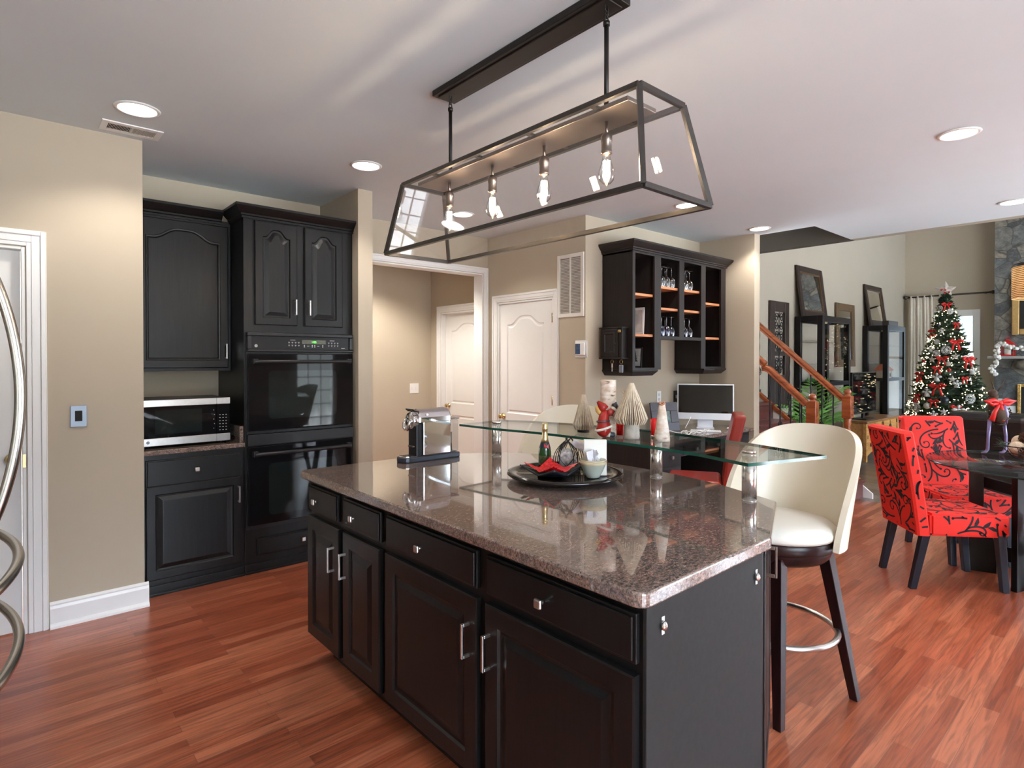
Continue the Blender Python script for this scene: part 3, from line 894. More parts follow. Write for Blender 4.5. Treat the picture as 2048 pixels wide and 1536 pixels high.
# base cabinet under the microwave
r = thing('base_cabinet', 'black base cabinet with one drawer and one door under the microwave', 'cabinet', (0.95, 4.44, 0))
mb = MB(); mb.box(0.655, 1.243, FY, 4.74, 0.0, 0.865)
build('body', mb, 'black', r)
mb = MB(); mb.box(0.655, 1.243, FY - 0.012, FY, 0, 0.062); mb.box(0.655, 1.243, FY - 0.022, FY - 0.012, 0, 0.016)
build('base_moulding', mb, 'black', r, bevel=0.003)
d = drawer_front('drawer', Fr((0.674, FY, 0.667), (1, 0, 0), (0, -1, 0)), 0.55, 0.167, r, 'black')
square_knob(Fr((0, FY - 0.02, 0), (1, 0, 0), (0, -1, 0)), 0.952, 0.755, d)
d = cab_door('door', Fr((0.674, FY, 0.098), (1, 0, 0), (0, -1, 0)), 0.55, 0.575, r, 'black', rail=0.05)
bar_pull(Fr((0, FY - 0.02, 0), (1, 0, 0), (0, -1, 0)), 1.203, 0.505, 0.612, d)
# its small granite worktop with upstands
r = thing('countertop', 'short brown granite counter with low upstands under the microwave', 'countertop', (0.95, 4.4, 0.867))
mb = MB(); mb.box(0.652, 1.243, 4.105, 4.742, 0.868, 0.897)
build('slab', mb, 'granite', r, bevel=0.004)
for a, b, c, d_ in ((0.652, 0.664, 4.11, 4.72), (1.215, 1.240, 4.13, 4.72), (0.664, 1.215, 4.72, 4.742)):
    mb = MB(); mb.box(a, b, c, d_, 0.897, 1.005)
    build('upstand', mb, 'granite', r, bevel=0.002)
# upper cabinet
UY = 4.42
r = thing('upper_cabinet', 'black upper cabinet with a single arched panel door above the microwave', 'cabinet', (0.95, 4.58, 1.38))
mb = MB(); mb.box(0.655, 1.243, UY, 4.743, 1.375, 2.42)
build('body', mb, 'black', r)
d = cab_door('door', Fr((0.672, UY, 1.395), (1, 0, 0), (0, -1, 0)), 0.552, 0.985, r, 'black', arch=0.065, rail=0.052, prof=SUNK)
bar_pull(Fr((0, UY - 0.02, 0), (1, 0, 0), (0, -1, 0)), 1.205, 1.458, 1.562, d)

def crown(path, z0, z1, out, parent, mat):
    """crown moulding swept along a plan path (list of (x,y)), growing outwards to the left of the path"""
    mb = MB()
    prof = [(0.0, 0.0), (0.012, 0.0), (0.012, 0.012), (0.020, 0.016), (0.020, 0.026), (0.030, 0.034), (0.048, 0.052), (0.058, 0.064), (0.058, 0.078), (0.0, 0.078)]
    sc = (z1 - z0) / 0.078; so = out / 0.058
    pts = [Vector(p) for p in path]
    rings = []
    for i, p in enumerate(pts):
        if i == 0: dd = (pts[1] - p).normalized(); nrm = Vector((-dd.y, dd.x)); k = 1
        elif i == len(pts) - 1: dd = (p - pts[i - 1]).normalized(); nrm = Vector((-dd.y, dd.x)); k = 1
        else:
            d0 = (p - pts[i - 1]).normalized(); d1_ = (pts[i + 1] - p).normalized()
            n0 = Vector((-d0.y, d0.x)); n1 = Vector((-d1_.y, d1_.x)); nrm = (n0 + n1).normalized(); k = 1 / max(0.3, nrm.dot(n0))
        rings.append([mb.bm.verts.new((p.x + nrm.x * a * so * k, p.y + nrm.y * a * so * k, z0 + b * sc)) for a, b in prof])
    mb.skin_rings(rings, smooth=False)
    return build('crown_moulding', mb, mat, parent)
crown([(1.184, UY - 0.0), (0.655, UY)], 2.395, 2.485, 0.062, r, 'black')

# tall oven tower
TX0, TX1 = 1.247, 2.032
r = thing('oven_cabinet', 'tall black cabinet tower holding the double oven', 'cabinet', (1.64, 4.44, 0))
mb = MB()
mb.box(TX0, 1.266, FY, 4.743, 0, 2.425); mb.box(2.014, TX1, FY, 4.743, 0, 2.425)
mb.box(1.266, 2.014, FY, 4.743, 1.640, 2.425); mb.box(1.266, 2.014, FY, 4.743, 0.0, 0.296); mb.box(1.266, 2.014, 4.70, 4.743, 0.296, 1.64)
build('body', mb, 'black', r, weld=False)
fT = Fr((0, FY - 0.02, 0), (1, 0, 0), (0, -1, 0))
for a, hu in ((1.316, 1.586), (1.658, 1.686)):
    d = cab_door('door', Fr((a, FY, 1.690), (1, 0, 0), (0, -1, 0)), 0.288, 0.708, r, 'black', arch=0.052, rail=0.05)
    bar_pull(fT, hu, 1.766, 1.874, d)
d = drawer_front('drawer', Fr((1.326, FY, 0.112), (1, 0, 0), (0, -1, 0)), 0.62, 0.120, r, 'black')
square_knob(fT, 1.636, 0.172, d)
mb = MB(); mb.box(TX0, TX1, FY - 0.012, FY, 0, 0.062); mb.box(TX0, TX1, FY - 0.022, FY - 0.012, 0, 0.016)
build('base_moulding', mb, 'black', r, bevel=0.003)
crown([(TX1 + 0.002, FY), (TX0, FY), (TX0, UY - 0.0)], 2.405, 2.492, 0.062, r, 'black')

# double wall oven
r = thing('double_oven', 'black built-in double wall oven with two glass doors', 'oven', (1.64, 4.14, 0.3))
f = Fr((0, FY, 0), (1, 0, 0), (0, -1, 0))
OX0, OX1 = 1.258, 2.020
mb = MB(); mb.box(1.270, 2.010, FY, 4.69, 0.30, 1.635)
fbox(mb, f, OX0, OX1, 0.298, 1.635, 0.0005, 0.012)
build('body', mb, 'oven_body', r)
mb = MB()
# control panel: raised frame round an inset fascia
fbox(mb, f, OX0, OX1, 1.612, 1.638, 0.012, 0.040); fbox(mb, f, OX0, OX1, 1.503, 1.522, 0.012, 0.042)
fbox(mb, f, OX0, OX0 + 0.030, 1.522, 1.612, 0.012, 0.040); fbox(mb, f, OX1 - 0.030, OX1, 1.522, 1.612, 0.012, 0.040)
cp = build('control_panel', mb, 'oven_body', r, bevel=0.006)
mb = MB(); fbox(mb, f, OX0 + 0.030, OX1 - 0.030, 1.522, 1.612, 0.012, 0.026)
fa = build('fascia', mb, 'black_plastic', cp)
ff = Fr((0, FY - 0.0262, 0), (1, 0, 0), (0, -1, 0))
def rnd_disc(fr, u, v, rad, n0, n1, n=20, mi=0, mb=None):
    mb = mb or MB()
    mb.cyl(fr(u, v, n0), fr(u, v, n1), rad, n=n, mi=mi)
    return mb
mb = rnd_disc(ff, 1.318, 1.546, 0.010, 0, 0.0012)
build('badge', mb, 'steel', cp)
mb = MB()
th = [(0.0065 * math.cos(a * PI / 12), 0.0065 * math.sin(a * PI / 12)) for a in range(24)]
mb.tube([ff(1.318 + a, 1.546 + b, 0.0016) for a, b in th], 0.0008, 4, closed=True)
mb.tube([ff(1.318 + 0.003 * math.cos(t) * (1 - t / 9), 1.546 + 0.003 * math.sin(t), 0.0016) for t in [k * 0.5 for k in range(14)]], 0.0007, 4)
build('badge_mark', mb, 'black_plastic', cp)
mb = MB(); fbox(mb, ff, 1.632, 1.810, 1.563, 1.592, 0, 0.001)
dw_ = build('clock_window', mb, 'olive_led', cp)

SEG = {'0': 'abcdef', '1': 'bc', '5': 'afgcd'}
def seven(mb, fr, u, v, ch, w_=0.007, h_=0.013, t=0.0016, n0=0.0011, n1=0.0016):
    s = {'a': (0, w_, h_ - t, h_), 'd': (0, w_, 0, t), 'g': (0, w_, h_ / 2 - t / 2, h_ / 2 + t / 2), 'f': (0, t, h_ / 2, h_), 'e': (0, t, 0, h_ / 2), 'b': (w_ - t, w_, h_ / 2, h_), 'c': (w_ - t, w_, 0, h_ / 2)}
    for k in SEG[ch]:
        a, b, c, d = s[k]
        fbox(mb, fr, u + a, u + b, v + c, v + d, n0, n1)
mb = MB()
for k, ch in enumerate(('1', '1', '0', '5')):
    seven(mb, ff, 1.700 + (0, 0.008, 0.020, 0.030)[k], 1.571, ch)
for v in (1.574, 1.580): fbox(mb, ff, 1.7175, 1.719, v, v + 0.0015, 0.0011, 0.0016)
build('clock_digits', mb, 'green_led', dw_)
mb = MB()
rng = random.Random(3)
for u0, n in ((1.535, 4), (1.826, 4)):
    for i in range(n):
        for v in (1.553, 1.573):
            u = u0 + i * 0.023
            fbox(mb, ff, u, u + 0.012, v, v + 0.0022, 0, 0.0006)
            fbox(mb, ff, u + 0.002, u + 0.010, v - 0.004, v - 0.0022, 0, 0.0006)
            fbox(mb, ff, u + 0.004, u + 0.008, v - 0.0075, v - 0.006, 0, 0.0006)
    fbox(mb, ff, u0 + 0.014, u0 + 0.05, 1.588, 1.5905, 0, 0.0006)
for u in (1.650, 1.676, 1.708, 1.726, 1.750, 1.786):
    if u in (1.676, 1.750): fbox(mb, ff, u - 0.006, u + 0.010, 1.547, 1.550, 0, 0.0006)
    else:
        mb.cyl(ff(u, 1.553, 0), ff(u, 1.553, 0.0008), 0.0042, n=10); mb.cyl(ff(u, 1.543, 0), ff(u, 1.543, 0.0008), 0.0042, n=10)
fbox(mb, ff, 1.93, 1.957, 1.534, 1.537, 0, 0.0006)
build('key_legends', mb, 'print_grey', cp)

def oven_door(v0, v1, handle_v, win):
    mb = MB()
    fbox(mb, f, OX0 + 0.004, OX1 - 0.004, v0, v1, 0.012, 0.040)
    d = build('oven_door', mb, 'oven_glass', r, bevel=0.004)
    mb = MB()
    u0, u1, w0, w1 = win
    pts = []
    rad = 0.03
    for cx, cz, a0 in ((u1 - rad, w1 - rad, 0), (u0 + rad, w1 - rad, 90), (u0 + rad, w0 + rad, 180), (u1 - rad, w0 + rad, 270)):
        for k in range(7):
            a = R(a0 + 15 * k); pts.append((cx + rad * math.cos(a), cz + rad * math.sin(a)))
    lo = [mb.bm.verts.new(f(a, b, 0.0402)) for a, b in pts]; hi = [mb.bm.verts.new(f(a, b, 0.0408)) for a, b in pts]
    mb.bm.faces.new(hi)
    for i in range(len(lo)): mb.bm.faces.new((lo[i], lo[(i + 1) % len(lo)], hi[(i + 1) % len(lo)], hi[i]))
    build('window', mb, 'oven_window', d)
    mb = MB()
    pr = [f(OX0 + 0.035 + (OX1 - OX0 - 0.07) * k / 20, handle_v, 0.070 + 0.014 * math.sin(PI * k / 20)) for k in range(21)]
    mb.tube(pr, 0.013, 10)
    for u in (OX0 + 0.045, OX1 - 0.045): fbox(mb, f, u - 0.016, u + 0.016, handle_v - 0.016, handle_v + 0.020, 0.040, 0.072)
    build('handle', mb, 'oven_body', d, bevel=0.003)
    return d
M['oven_window'] = plain('oven_window_glass', (0.012, 0.016, 0.016, 1), 0.03, var=0.02, spec=0.28)
oven_door(0.972, 1.492, 1.438, (1.395, 1.885, 1.045, 1.375))
mb = MB(); fbox(mb, f, OX0, OX1, 0.868, 0.945, 0.012, 0.044); fbox(mb, f, OX0, OX1, 0.945, 0.968, 0.012, 0.020)
build('middle_trim', mb, 'oven_body', r, bevel=0.004)
oven_door(0.330, 0.862, 0.812, (1.395, 1.885, 0.385, 0.74))

# microwave
MY = 4.19
r = thing('microwave', 'countertop microwave with stainless bands and black glass door', 'microwave', (0.93, 4.40, 0.897))
f = Fr((0, MY, 0), (1, 0, 0), (0, -1, 0))
mx0, mx1 = 0.667, 1.172
mb = MB(); mb.box(mx0, mx1, MY + 0.022, 4.60, 0.912, 1.198)
build('body', mb, 'black_plastic', r, bevel=0.005)
mb = MB(); fbox(mb, f, mx0, mx1 - 0.085, 0.914, 1.198, -0.021, 0.0)
dr = build('door', mb, 'oven_glass', r, bevel=0.003)
mb = MB(); fbox(mb, f, mx0 + 0.07, mx1 - 0.17, 0.985, 1.135, 0.0002, 0.0008)
build('window', mb, 'oven_window', dr)
mb = MB(); fbox(mb, f, mx1 - 0.084, mx1, 0.914, 1.198, -0.021, 0.0)
cp = build('control_panel', mb, 'oven_glass', r, bevel=0.003)
for a, b, nm in ((mx0, mx1 - 0.085, dr), (mx1 - 0.084, mx1, cp)):
    for v0, v1 in ((0.914, 0.962), (1.158, 1.200)):
        mb = MB(); fbox(mb, f, a, b, v0, v1, 0.0, 0.006)
        build('steel_band', mb, 'steel', nm, bevel=0.002)
mb = MB()
for i in range(3):
    for j in range(6):
        fbox(mb, f, mx1 - 0.066 + i * 0.019, mx1 - 0.058 + i * 0.019, 0.985 + j * 0.02, 0.988 + j * 0.02, 0.0, 0.0008)
for k in range(5): mb.cyl(f(mx1 - 0.100 + 0.004 * (k % 2), 1.0 + 0.03 * k, 0.0), f(mx1 - 0.100 + 0.004 * (k % 2), 1.0 + 0.03 * k, 0.0008), 0.0022, n=8)
build('key_legends', mb, 'print_grey', cp)
mb = rnd_disc(f, mx0 + 0.030, 0.938, 0.0095, 0.006, 0.0068)
build('badge', mb, 'plate_grey', dr)
mb = MB()
mb.tube([f(mx0 + 0.030 + a, 0.938 + b, 0.0071) for a, b in th], 0.0008, 4, closed=True)
build('badge_mark', mb, 'black_plastic', dr)
for u in (mx0 + 0.04, mx1 - 0.04):
    for y in (MY + 0.06, 4.55):
        mb = MB(); mb.cyl((u, y, 0.8965), (u, y, 0.913), 0.014, n=10)
        build('foot', mb, 'black_plastic', r)
# cable resting behind the microwave's glass is only a reflection in the photo: left to the renderer

# ================================================================== REFRIGERATOR (only its handles reach into the picture)
r = thing('refrigerator', 'stainless refrigerator at the left edge, only curved tubular handles visible', 'refrigerator', (-0.42, 2.38, 0))
mb = MB(); mb.box(-0.86, -0.085, 1.93, 2.83, 0.03, 1.78)
build('body', mb, 'plate_grey', r, bevel=0.01)
for a, b in ((1.93, 2.376), (2.384, 2.83)):
    mb = MB(); mb.box(-0.084, -0.022, a, b, 0.90, 1.775)
    d = build('door', mb, 'fridge_steel', r, bevel=0.01)
    if a < 2:
        mb = MB()
        n = 30
        pts = [(-0.024 + 0.078 * math.sin(PI * k / n) ** 0.75, 2.35, 0.94 + 0.80 * k / n) for k in range(n + 1)]
        mb.tube(pts, 0.0145, 12)
        build('handle', mb, 'fridge_steel', d)
for z0, z1, hz_ in ((0.655, 0.893, 0.848), (0.07, 0.648, 0.598)):
    mb = MB(); mb.box(-0.084, -0.022, 1.93, 2.83, z0, z1)
    d = build('drawer', mb, 'fridge_steel', r, bevel=0.01)
    mb = MB()
    pts = [(-0.024 + 0.072 * math.sin(PI * k / n) ** 0.75, 1.99 + 0.78 * k / n, hz_) for k in range(n + 1)]
    mb.tube(pts, 0.0145, 12)
    build('handle', mb, 'fridge_steel', d)
mb = MB()
for x in (-0.8, -0.15):
    for y in (1.99, 2.77): mb.cyl((x, y, 0), (x, y, 0.035), 0.02)
build('feet', mb, 'black_plastic', r)

# ================================================================== ISLAND
IX = 1.152
r = thing('island_cabinet', 'large black kitchen island with four drawers and four doors', 'kitchen island', (1.6, 1.8, 0))
body = [(IX, 0.835), (1.735, 0.835), (2.13, 1.000), (2.16, 1.30), (2.16, 2.30), (2.13, 2.60), (1.735, 2.785), (IX, 2.785)]
mb = MB(); mb.prism(body, 0.105, 0.872)
build('body', mb, 'black', r)
toe = [(IX + 0.075, 0.91), (1.72, 0.91), (2.08, 1.04), (2.08, 2.56), (1.72, 2.71), (IX + 0.075, 2.71)]
mb = MB(); mb.prism(toe, 0.0, 0.105)
build('toe_kick', mb, 'black', r)
fI = Fr((IX, 2.79, 0), (0, -1, 0), (-1, 0, 0))
fH = Fr((IX - 0.022, 2.79, 0), (0, -1, 0), (-1, 0, 0))
Y = lambda y: 2.79 - y
for a, b, ky in ((2.778, 2.466, 2.668), (2.405, 2.077, 2.284), (2.029, 1.458, 1.768), (1.408, 0.843, 1.150)):
    d = drawer_front('drawer', Fr(fI(Y(a), 0.726, 0), (0, -1, 0), (-1, 0, 0)), a - b, 0.122, r, 'black', t=0.022)
    square_knob(fH, Y(ky), 0.784, d, s=0.0135)
for a, b, hy in ((2.788, 2.444, 2.556), (2.405, 2.077, 2.459), (2.034, 1.452, 1.535), (1.410, 0.844, 1.428)):
    d = cab_door('door', Fr(fI(Y(a), 0.124, 0), (0, -1, 0), (-1, 0, 0)), a - b, 0.575, r, 'black', t=0.022, rail=0.06)
    hy2 = {2.556: 2.49, 2.459: 2.375, 1.535: 1.49, 1.428: 1.385}[hy]
    bar_pull(fH, Y(hy2), 0.503, 0.614, d, mat='steel')
# plain end panel with two small clips
mb = MB(); mb.box(IX - 0.002, 1.737, 0.822, 0.8345, 0.02, 0.872)
build('end_panel', mb, 'end_panel', r, bevel=0.002)
fE = Fr((0, 0.822, 0), (1, 0, 0), (0, -1, 0))
for u, v in ((1.213, 0.807), (1.693, 0.807)):
    mb = MB()
    fbox(mb, fE, u - 0.006, u + 0.006, v - 0.022, v + 0.022, 0, 0.003)
    mb.ell(fE(u, v, 0.006), (0.011, 0.008, 0.012))
    build('clip', mb, 'chrome', r)
# narrow door on the cut-off corner, seen almost edge-on
p0, p1 = Vector((1.742, 0.838, 0)), Vector((2.128, 0.9985, 0))
U_ = (p1 - p0).normalized(); N_ = Vector((U_.y, -U_.x, 0))
fC = Fr(p0, U_, N_)
d = cab_door('door', Fr(fC(0.015, 0.124, 0.001), U_, N_), 0.385, 0.735, r, 'black', rail=0.055)
bar_pull(Fr(fC(0, 0, 0.02), U_, N_), 0.055, 0.775, 0.872, d, mat='dark_steel')
mb = MB(); mb.beam((1.738, 0.830, 0.02), (1.738, 0.830, 0.872), 0.014, 0.018)
build('corner_strip', mb, 'black', r, bevel=0.003)

# granite worktop
def round_poly(pts, rad, n=6):
    out = []
    m = len(pts)
    for i, p in enumerate(pts):
        p = Vector(p); a = Vector(pts[i - 1]) - p; b = Vector(pts[(i + 1) % m]) - p
        rr = rad[i] if isinstance(rad, (list, tuple)) else rad
        if rr < 1e-4: out.append(tuple(p)); continue
        da, db = a.normalized(), b.normalized()
        t = rr
        A, B = p + da * t, p + db * t
        for k in range(n + 1):
            s_ = k / n
            out.append(tuple(A * (1 - s_) ** 2 + p * 2 * s_ * (1 - s_) + B * s_ ** 2))
    return out
top = [(1.105, 0.800), (1.765, 0.808), (2.226, 1.000), (2.345, 1.290), (2.400, 1.55), (2.405, 1.80), (2.400, 2.05), (2.335, 2.38), (2.215, 2.590), (1.98, 2.715), (1.765, 2.806), (1.105, 2.815)]
top = round_poly(top, [0.04, 0.01, 0.012, 0.08, 0.1, 0.1, 0.1, 0.08, 0.02, 0.02, 0.01, 0.02])
mb = MB(); mb.prism(top, 0.8765, 0.9140)
o = build('island_countertop', mb, 'granite', bevel=0.006, seg=3)
tag(o, 'polished brown granite worktop covering the whole kitchen island', 'countertop')

# raised glass bar on three steel posts
GZ0, GZ1 = 1.083, 1.095
r = thing('glass_bar', 'raised green-edged glass breakfast bar on three steel posts over the island', 'bar shelf', (2.15, 1.7, 0.914))
gl = [(1.925, 2.625), (1.95, 2.35), (2.005, 2.087), (2.030, 1.765), (2.036, 1.448), (2.01, 1.20), (1.945, 0.972), (2.325, 0.858), (2.420, 1.199), (2.47, 1.524), (2.48, 1.80), (2.44, 2.15), (2.33, 2.50), (2.25, 2.64)]
mb = MB(); mb.prism(gl, GZ0, GZ1, 0, 1)
build('glass_top', mb, ['bar_glass', 'glass_edge'], r)
for x, y in ((2.095, 2.505), (2.275, 1.575), (2.160, 1.075)):
    mb = MB(); mb.cyl((x, y, 0.9145), (x, y, GZ0 - 0.0005), 0.0270, n=28)
    mb.cyl((x, y, 0.9143), (x, y, 0.917), 0.0285, n=28)
    p_ = build('post', mb, 'polished', r)
    mb = MB(); mb.cyl((x, y, GZ1 + 0.0005), (x, y, GZ1 + 0.012), 0.0265, 0.0255, n=28)
    build('cap', mb, 'chrome', p_)

# ================================================================== PENDANT LIGHT
PX, PY = 1.62, 1.81
r = thing('pendant_light', 'long glass box pendant in a dark metal frame with four filament bulbs', 'pendant light', (PX, PY, CEIL))
mb = MB(); mb.box(1.565, 1.695, 1.285, 2.350, CEIL - 0.028, CEIL - 0.0005)
mb.box(1.585, 1.675, 1.305, 2.330, CEIL - 0.034, CEIL - 0.028)
build('canopy', mb, 'bronze', r, bevel=0.003)
bz, tz = 1.975, 2.305
B_ = [(1.443, 1.048), (1.822, 1.048), (1.822, 2.578), (1.443, 2.578)]
T_ = [(1.492, 1.098), (1.735, 1.098), (1.735, 2.498), (1.492, 2.498)]
fw = 0.017
mb = MB()
for P_, z in ((B_, bz), (T_, tz)):
    for i in range(4):
        a, b = P_[i], P_[(i + 1) % 4]
        mb.beam((*a, z), (*b, z), fw, fw)
for a, b in zip(B_, T_): mb.beam((*a, bz), (*b, tz), fw, fw)
build('frame', mb, 'pewter', r)
def quad_pane(pts):
    mb = MB()
    c = sum((Vector(p) for p in pts), Vector()) / 4
    n = (Vector(pts[1]) - Vector(pts[0])).cross(Vector(pts[2]) - Vector(pts[0])).normalized() * 0.0012
    q = [c + (Vector(p) - c) * 0.985 for p in pts]
    mb.hexa([p - n for p in q] + [p + n for p in q])
    return build('glass_pane', mb, 'glass', r)
for i in range(4):
    j = (i + 1) % 4
    quad_pane([(*B_[i], bz), (*B_[j], bz), (*T_[j], tz), (*T_[i], tz)])
# inner plate carried by the top frame, with small tabs
mb = MB(); mb.box(1.535, 1.692, 1.175, 2.430, tz - 0.012, tz + 0.004)
pl = build('inner_plate', mb, 'nickel_brown', r, bevel=0.002)
mb = MB()
for y in (1.30, 1.62, 1.94, 2.26):
    mb.box(1.495, 1.536, y - 0.010, y + 0.010, tz - 0.004, tz + 0.004); mb.box(1.691, 1.732, y - 0.010, y + 0.010, tz - 0.004, tz + 0.004)
build('tabs', mb, 'pewter', pl)
for y in (1.333, 2.278):
    mb = MB()
    mb.cyl((PX, y, tz + 0.004), (PX, y, 2.640), 0.0085, n=12)
    mb.cyl((PX, y, 2.630), (PX, y, 2.645), 0.012, n=12)
    p_ = build('rod', mb, 'bronze', r)
    for k in range(3):
        zc = 2.655 + 0.020 * k
        ax = (1, 0) if k % 2 == 0 else (0, 1)
        mb = MB()
        mb.tube([(PX + ax[0] * 0.008 * math.cos(t), y + ax[1] * 0.008 * math.cos(t), zc + 0.014 * math.sin(t)) for t in [2 * PI * q / 14 for q in range(14)]], 0.0022, 6, closed=True)
        build('chain_link', mb, 'bronze', p_)
for y in (1.332, 1.646, 1.965, 2.286):
    mb = MB()
    mb.cyl((PX, y, 2.245), (PX, y, tz - 0.012), 0.006, n=10)
    mb.lathe([(0.004, 2.252), (0.014, 2.250), (0.020, 2.240), (0.020, 2.222), (0.0185, 2.220), (0.0185, 2.190), (0.0195, 2.188), (0.0195, 2.180), (0.014, 2.178)], c=(PX, y), n=20)
    so = build('socket', mb, 'nickel_brown', r)
    mb = MB()
    mb.lathe([(0.013, 2.180), (0.0135, 2.170), (0.018, 2.150), (0.026, 2.125), (0.029, 2.105), (0.025, 2.086), (0.014, 2.075), (0.004, 2.072), (0.002, 2.066)], c=(PX, y), n=20)
    bu = build('bulb', mb, 'stem_glass', so)
    mb = MB()
    for k in range(6):
        a = 2 * PI * k / 6
        mb.tube([(PX + 0.010 * math.cos(a), y + 0.010 * math.sin(a), 2.155), (PX + 0.011 * math.cos(a), y + 0.011 * math.sin(a), 2.098)], 0.0024, 5)
    build('filament', mb, 'filament', so)

# ================================================================== THINGS ON THE ISLAND
CT = 0.9142
# coffee machine, nose to the left
r = thing('coffee_machine', 'chrome capsule coffee machine with clear water tank at the far island end', 'coffee machine', (1.75, 2.675, CT))
by0, by1, bm_ = 2.622, 2.728, 2.675
def stad(x0, x1, y0, y1, n=10):
    rad = (y1 - y0) / 2; ym = (y0 + y1) / 2
    p = [(x0 + rad - rad * math.sin(R(180 * k / n)), ym + rad * math.cos(R(180 * k / n))) for k in range(n + 1)]
    return p + [(x1, y0), (x1, y1)]
mb = MB(); mb.prism(stad(1.568, 1.928, by0, by1), CT, CT + 0.028)
build('base', mb, 'navy_plastic', r, bevel=0.005)
mb = MB(); mb.prism(stad(1.578, 1.660, by0 + 0.01, by1 - 0.01), CT + 0.0282, CT + 0.0315)
build('drip_tray', mb, 'chrome', r)
mb = MB()
for k in range(6): mb.box(1.592 + k * 0.011, 1.596 + k * 0.011, by0 + 0.022, by1 - 0.022, CT + 0.0316, CT + 0.0325)
build('tray_slots', mb, 'black_plastic', r)
mb = MB(); mb.box(1.690, 1.868, by0 + 0.002, by1 - 0.002, CT + 0.0285, CT + 0.222)
build('body', mb, 'chrome', r, bevel=0.006)
mb = MB(); mb.box(1.654, 1.689, by0 + 0.012, by1 - 0.012, CT + 0.0285, CT + 0.20)
build('spout_recess', mb, 'oven_body', r, bevel=0.004)
mb = MB(); mb.box(1.640, 1.660, by0 + 0.028, by1 - 0.028, CT + 0.075, CT + 0.082)
build('cup_shelf', mb, 'nickel_brown', r, bevel=0.002)
mb = MB()
prof = [(by0 - 0.001, 0.205), (by0 - 0.001, 0.232), (by0 + 0.008, 0.256), (by0 + 0.03, 0.272), (bm_, 0.277), (by1 - 0.03, 0.272), (by1 - 0.008, 0.256), (by1 + 0.001, 0.232), (by1 + 0.001, 0.205)]
rings = []
for x, sc in ((1.662, 0.93), (1.672, 1.0), (1.850, 1.0), (1.862, 0.97), (1.870, 0.88)):
    rings.append([mb.bm.verts.new((x, bm_ + (y - bm_) * sc, CT + 0.205 + (z - 0.205) * sc)) for y, z in prof])
mb.skin_rings(rings, smooth=False)
hd = build('head', mb, 'chrome', r, bevel=0.003)
for u in (1.712,):
    mb = MB(); mb.cyl((u, by0 + 0.002, CT + 0.246), (u, by0 - 0.003, CT + 0.246), 0.007, n=14)
    build('button', mb, 'steel', hd)
mb = MB()
Tn = Matrix.Translation((1.664, bm_, CT + 0.215)) @ Matrix.Rotation(R(-90), 4, 'Y')
mb.lathe([(0.046, 0.0), (0.047, 0.010), (0.043, 0.016), (0.046, 0.022), (0.043, 0.028), (0.034, 0.032), (0.006, 0.034)], T=Tn, n=26)
build('nose', mb, 'chrome', hd)
mb = MB()
mb.tube([(1.668, bm_ - 0.04, CT + 0.262), (1.640, bm_ - 0.045, CT + 0.268), (1.628, bm_ - 0.046, CT + 0.276), (1.628, bm_ + 0.02, CT + 0.276), (1.640, bm_ + 0.02, CT + 0.268), (1.668, bm_ + 0.02, CT + 0.262)], 0.004, 8)
build('lever', mb, 'black_plastic', hd)
mb = MB()
mb.tube([(1.634, bm_ - 0.03, CT + 0.225), (1.619, bm_ - 0.025, CT + 0.205), (1.613, bm_ - 0.02, CT + 0.180), (1.617, bm_ - 0.01, CT + 0.165)], [0.005, 0.008, 0.008, 0.005], 8)
mb.tube([(1.634, bm_ + 0.03, CT + 0.225), (1.619, bm_ + 0.025, CT + 0.205), (1.613, bm_ + 0.02, CT + 0.180), (1.617, bm_ + 0.01, CT + 0.165)], [0.005, 0.008, 0.008, 0.005], 8)
build('spout_guard', mb, 'chrome', hd)
mb = MB(); mb.box(1.874, 1.925, by0 + 0.006, by1 - 0.006, CT + 0.029, CT + 0.210)
tk = build('water_tank', mb, 'smoke_pane', r, bevel=0.012, seg=3)
mb = MB(); mb.box(1.872, 1.927, by0 + 0.004, by1 - 0.004, CT + 0.211, CT + 0.219)
build('lid', mb, 'dark_steel', tk, bevel=0.003)
mb = MB(); mb.cyl((1.900, bm_, CT + 0.030), (1.900, bm_, CT + 0.135), 0.008, n=10); mb.box(1.884, 1.918, by0 + 0.02, by1 - 0.02, CT + 0.030, CT + 0.034)
build('valve_stem', mb, 'dark_steel', tk)

# round turntable tray
TCX, TCY = 1.925, 1.822
TZ = CT + 0.027
r = thing('turntable_tray', 'round dark wooden turntable tray in the middle of the island', 'tray', (TCX, TCY, CT))
mb = MB(); mb.lathe([(0.004, CT), (0.115, CT), (0.118, CT + 0.004), (0.115, CT + 0.010), (0.004, CT + 0.010)], c=(TCX, TCY), n=40)
build('base', mb, 'black_plastic', r)
mb = MB(); mb.lathe([(0.004, CT + 0.0105), (0.20, CT + 0.0105), (0.250, CT + 0.017), (0.262, CT + 0.026), (0.258, CT + 0.034), (0.248, CT + 0.0355), (0.215, CT + 0.0335), (0.210, CT + 0.027), (0.004, CT + 0.027)], c=(TCX, TCY), n=64)
build('plate', mb, 'tray_lacquer', r)
TZ = CT + 0.0275

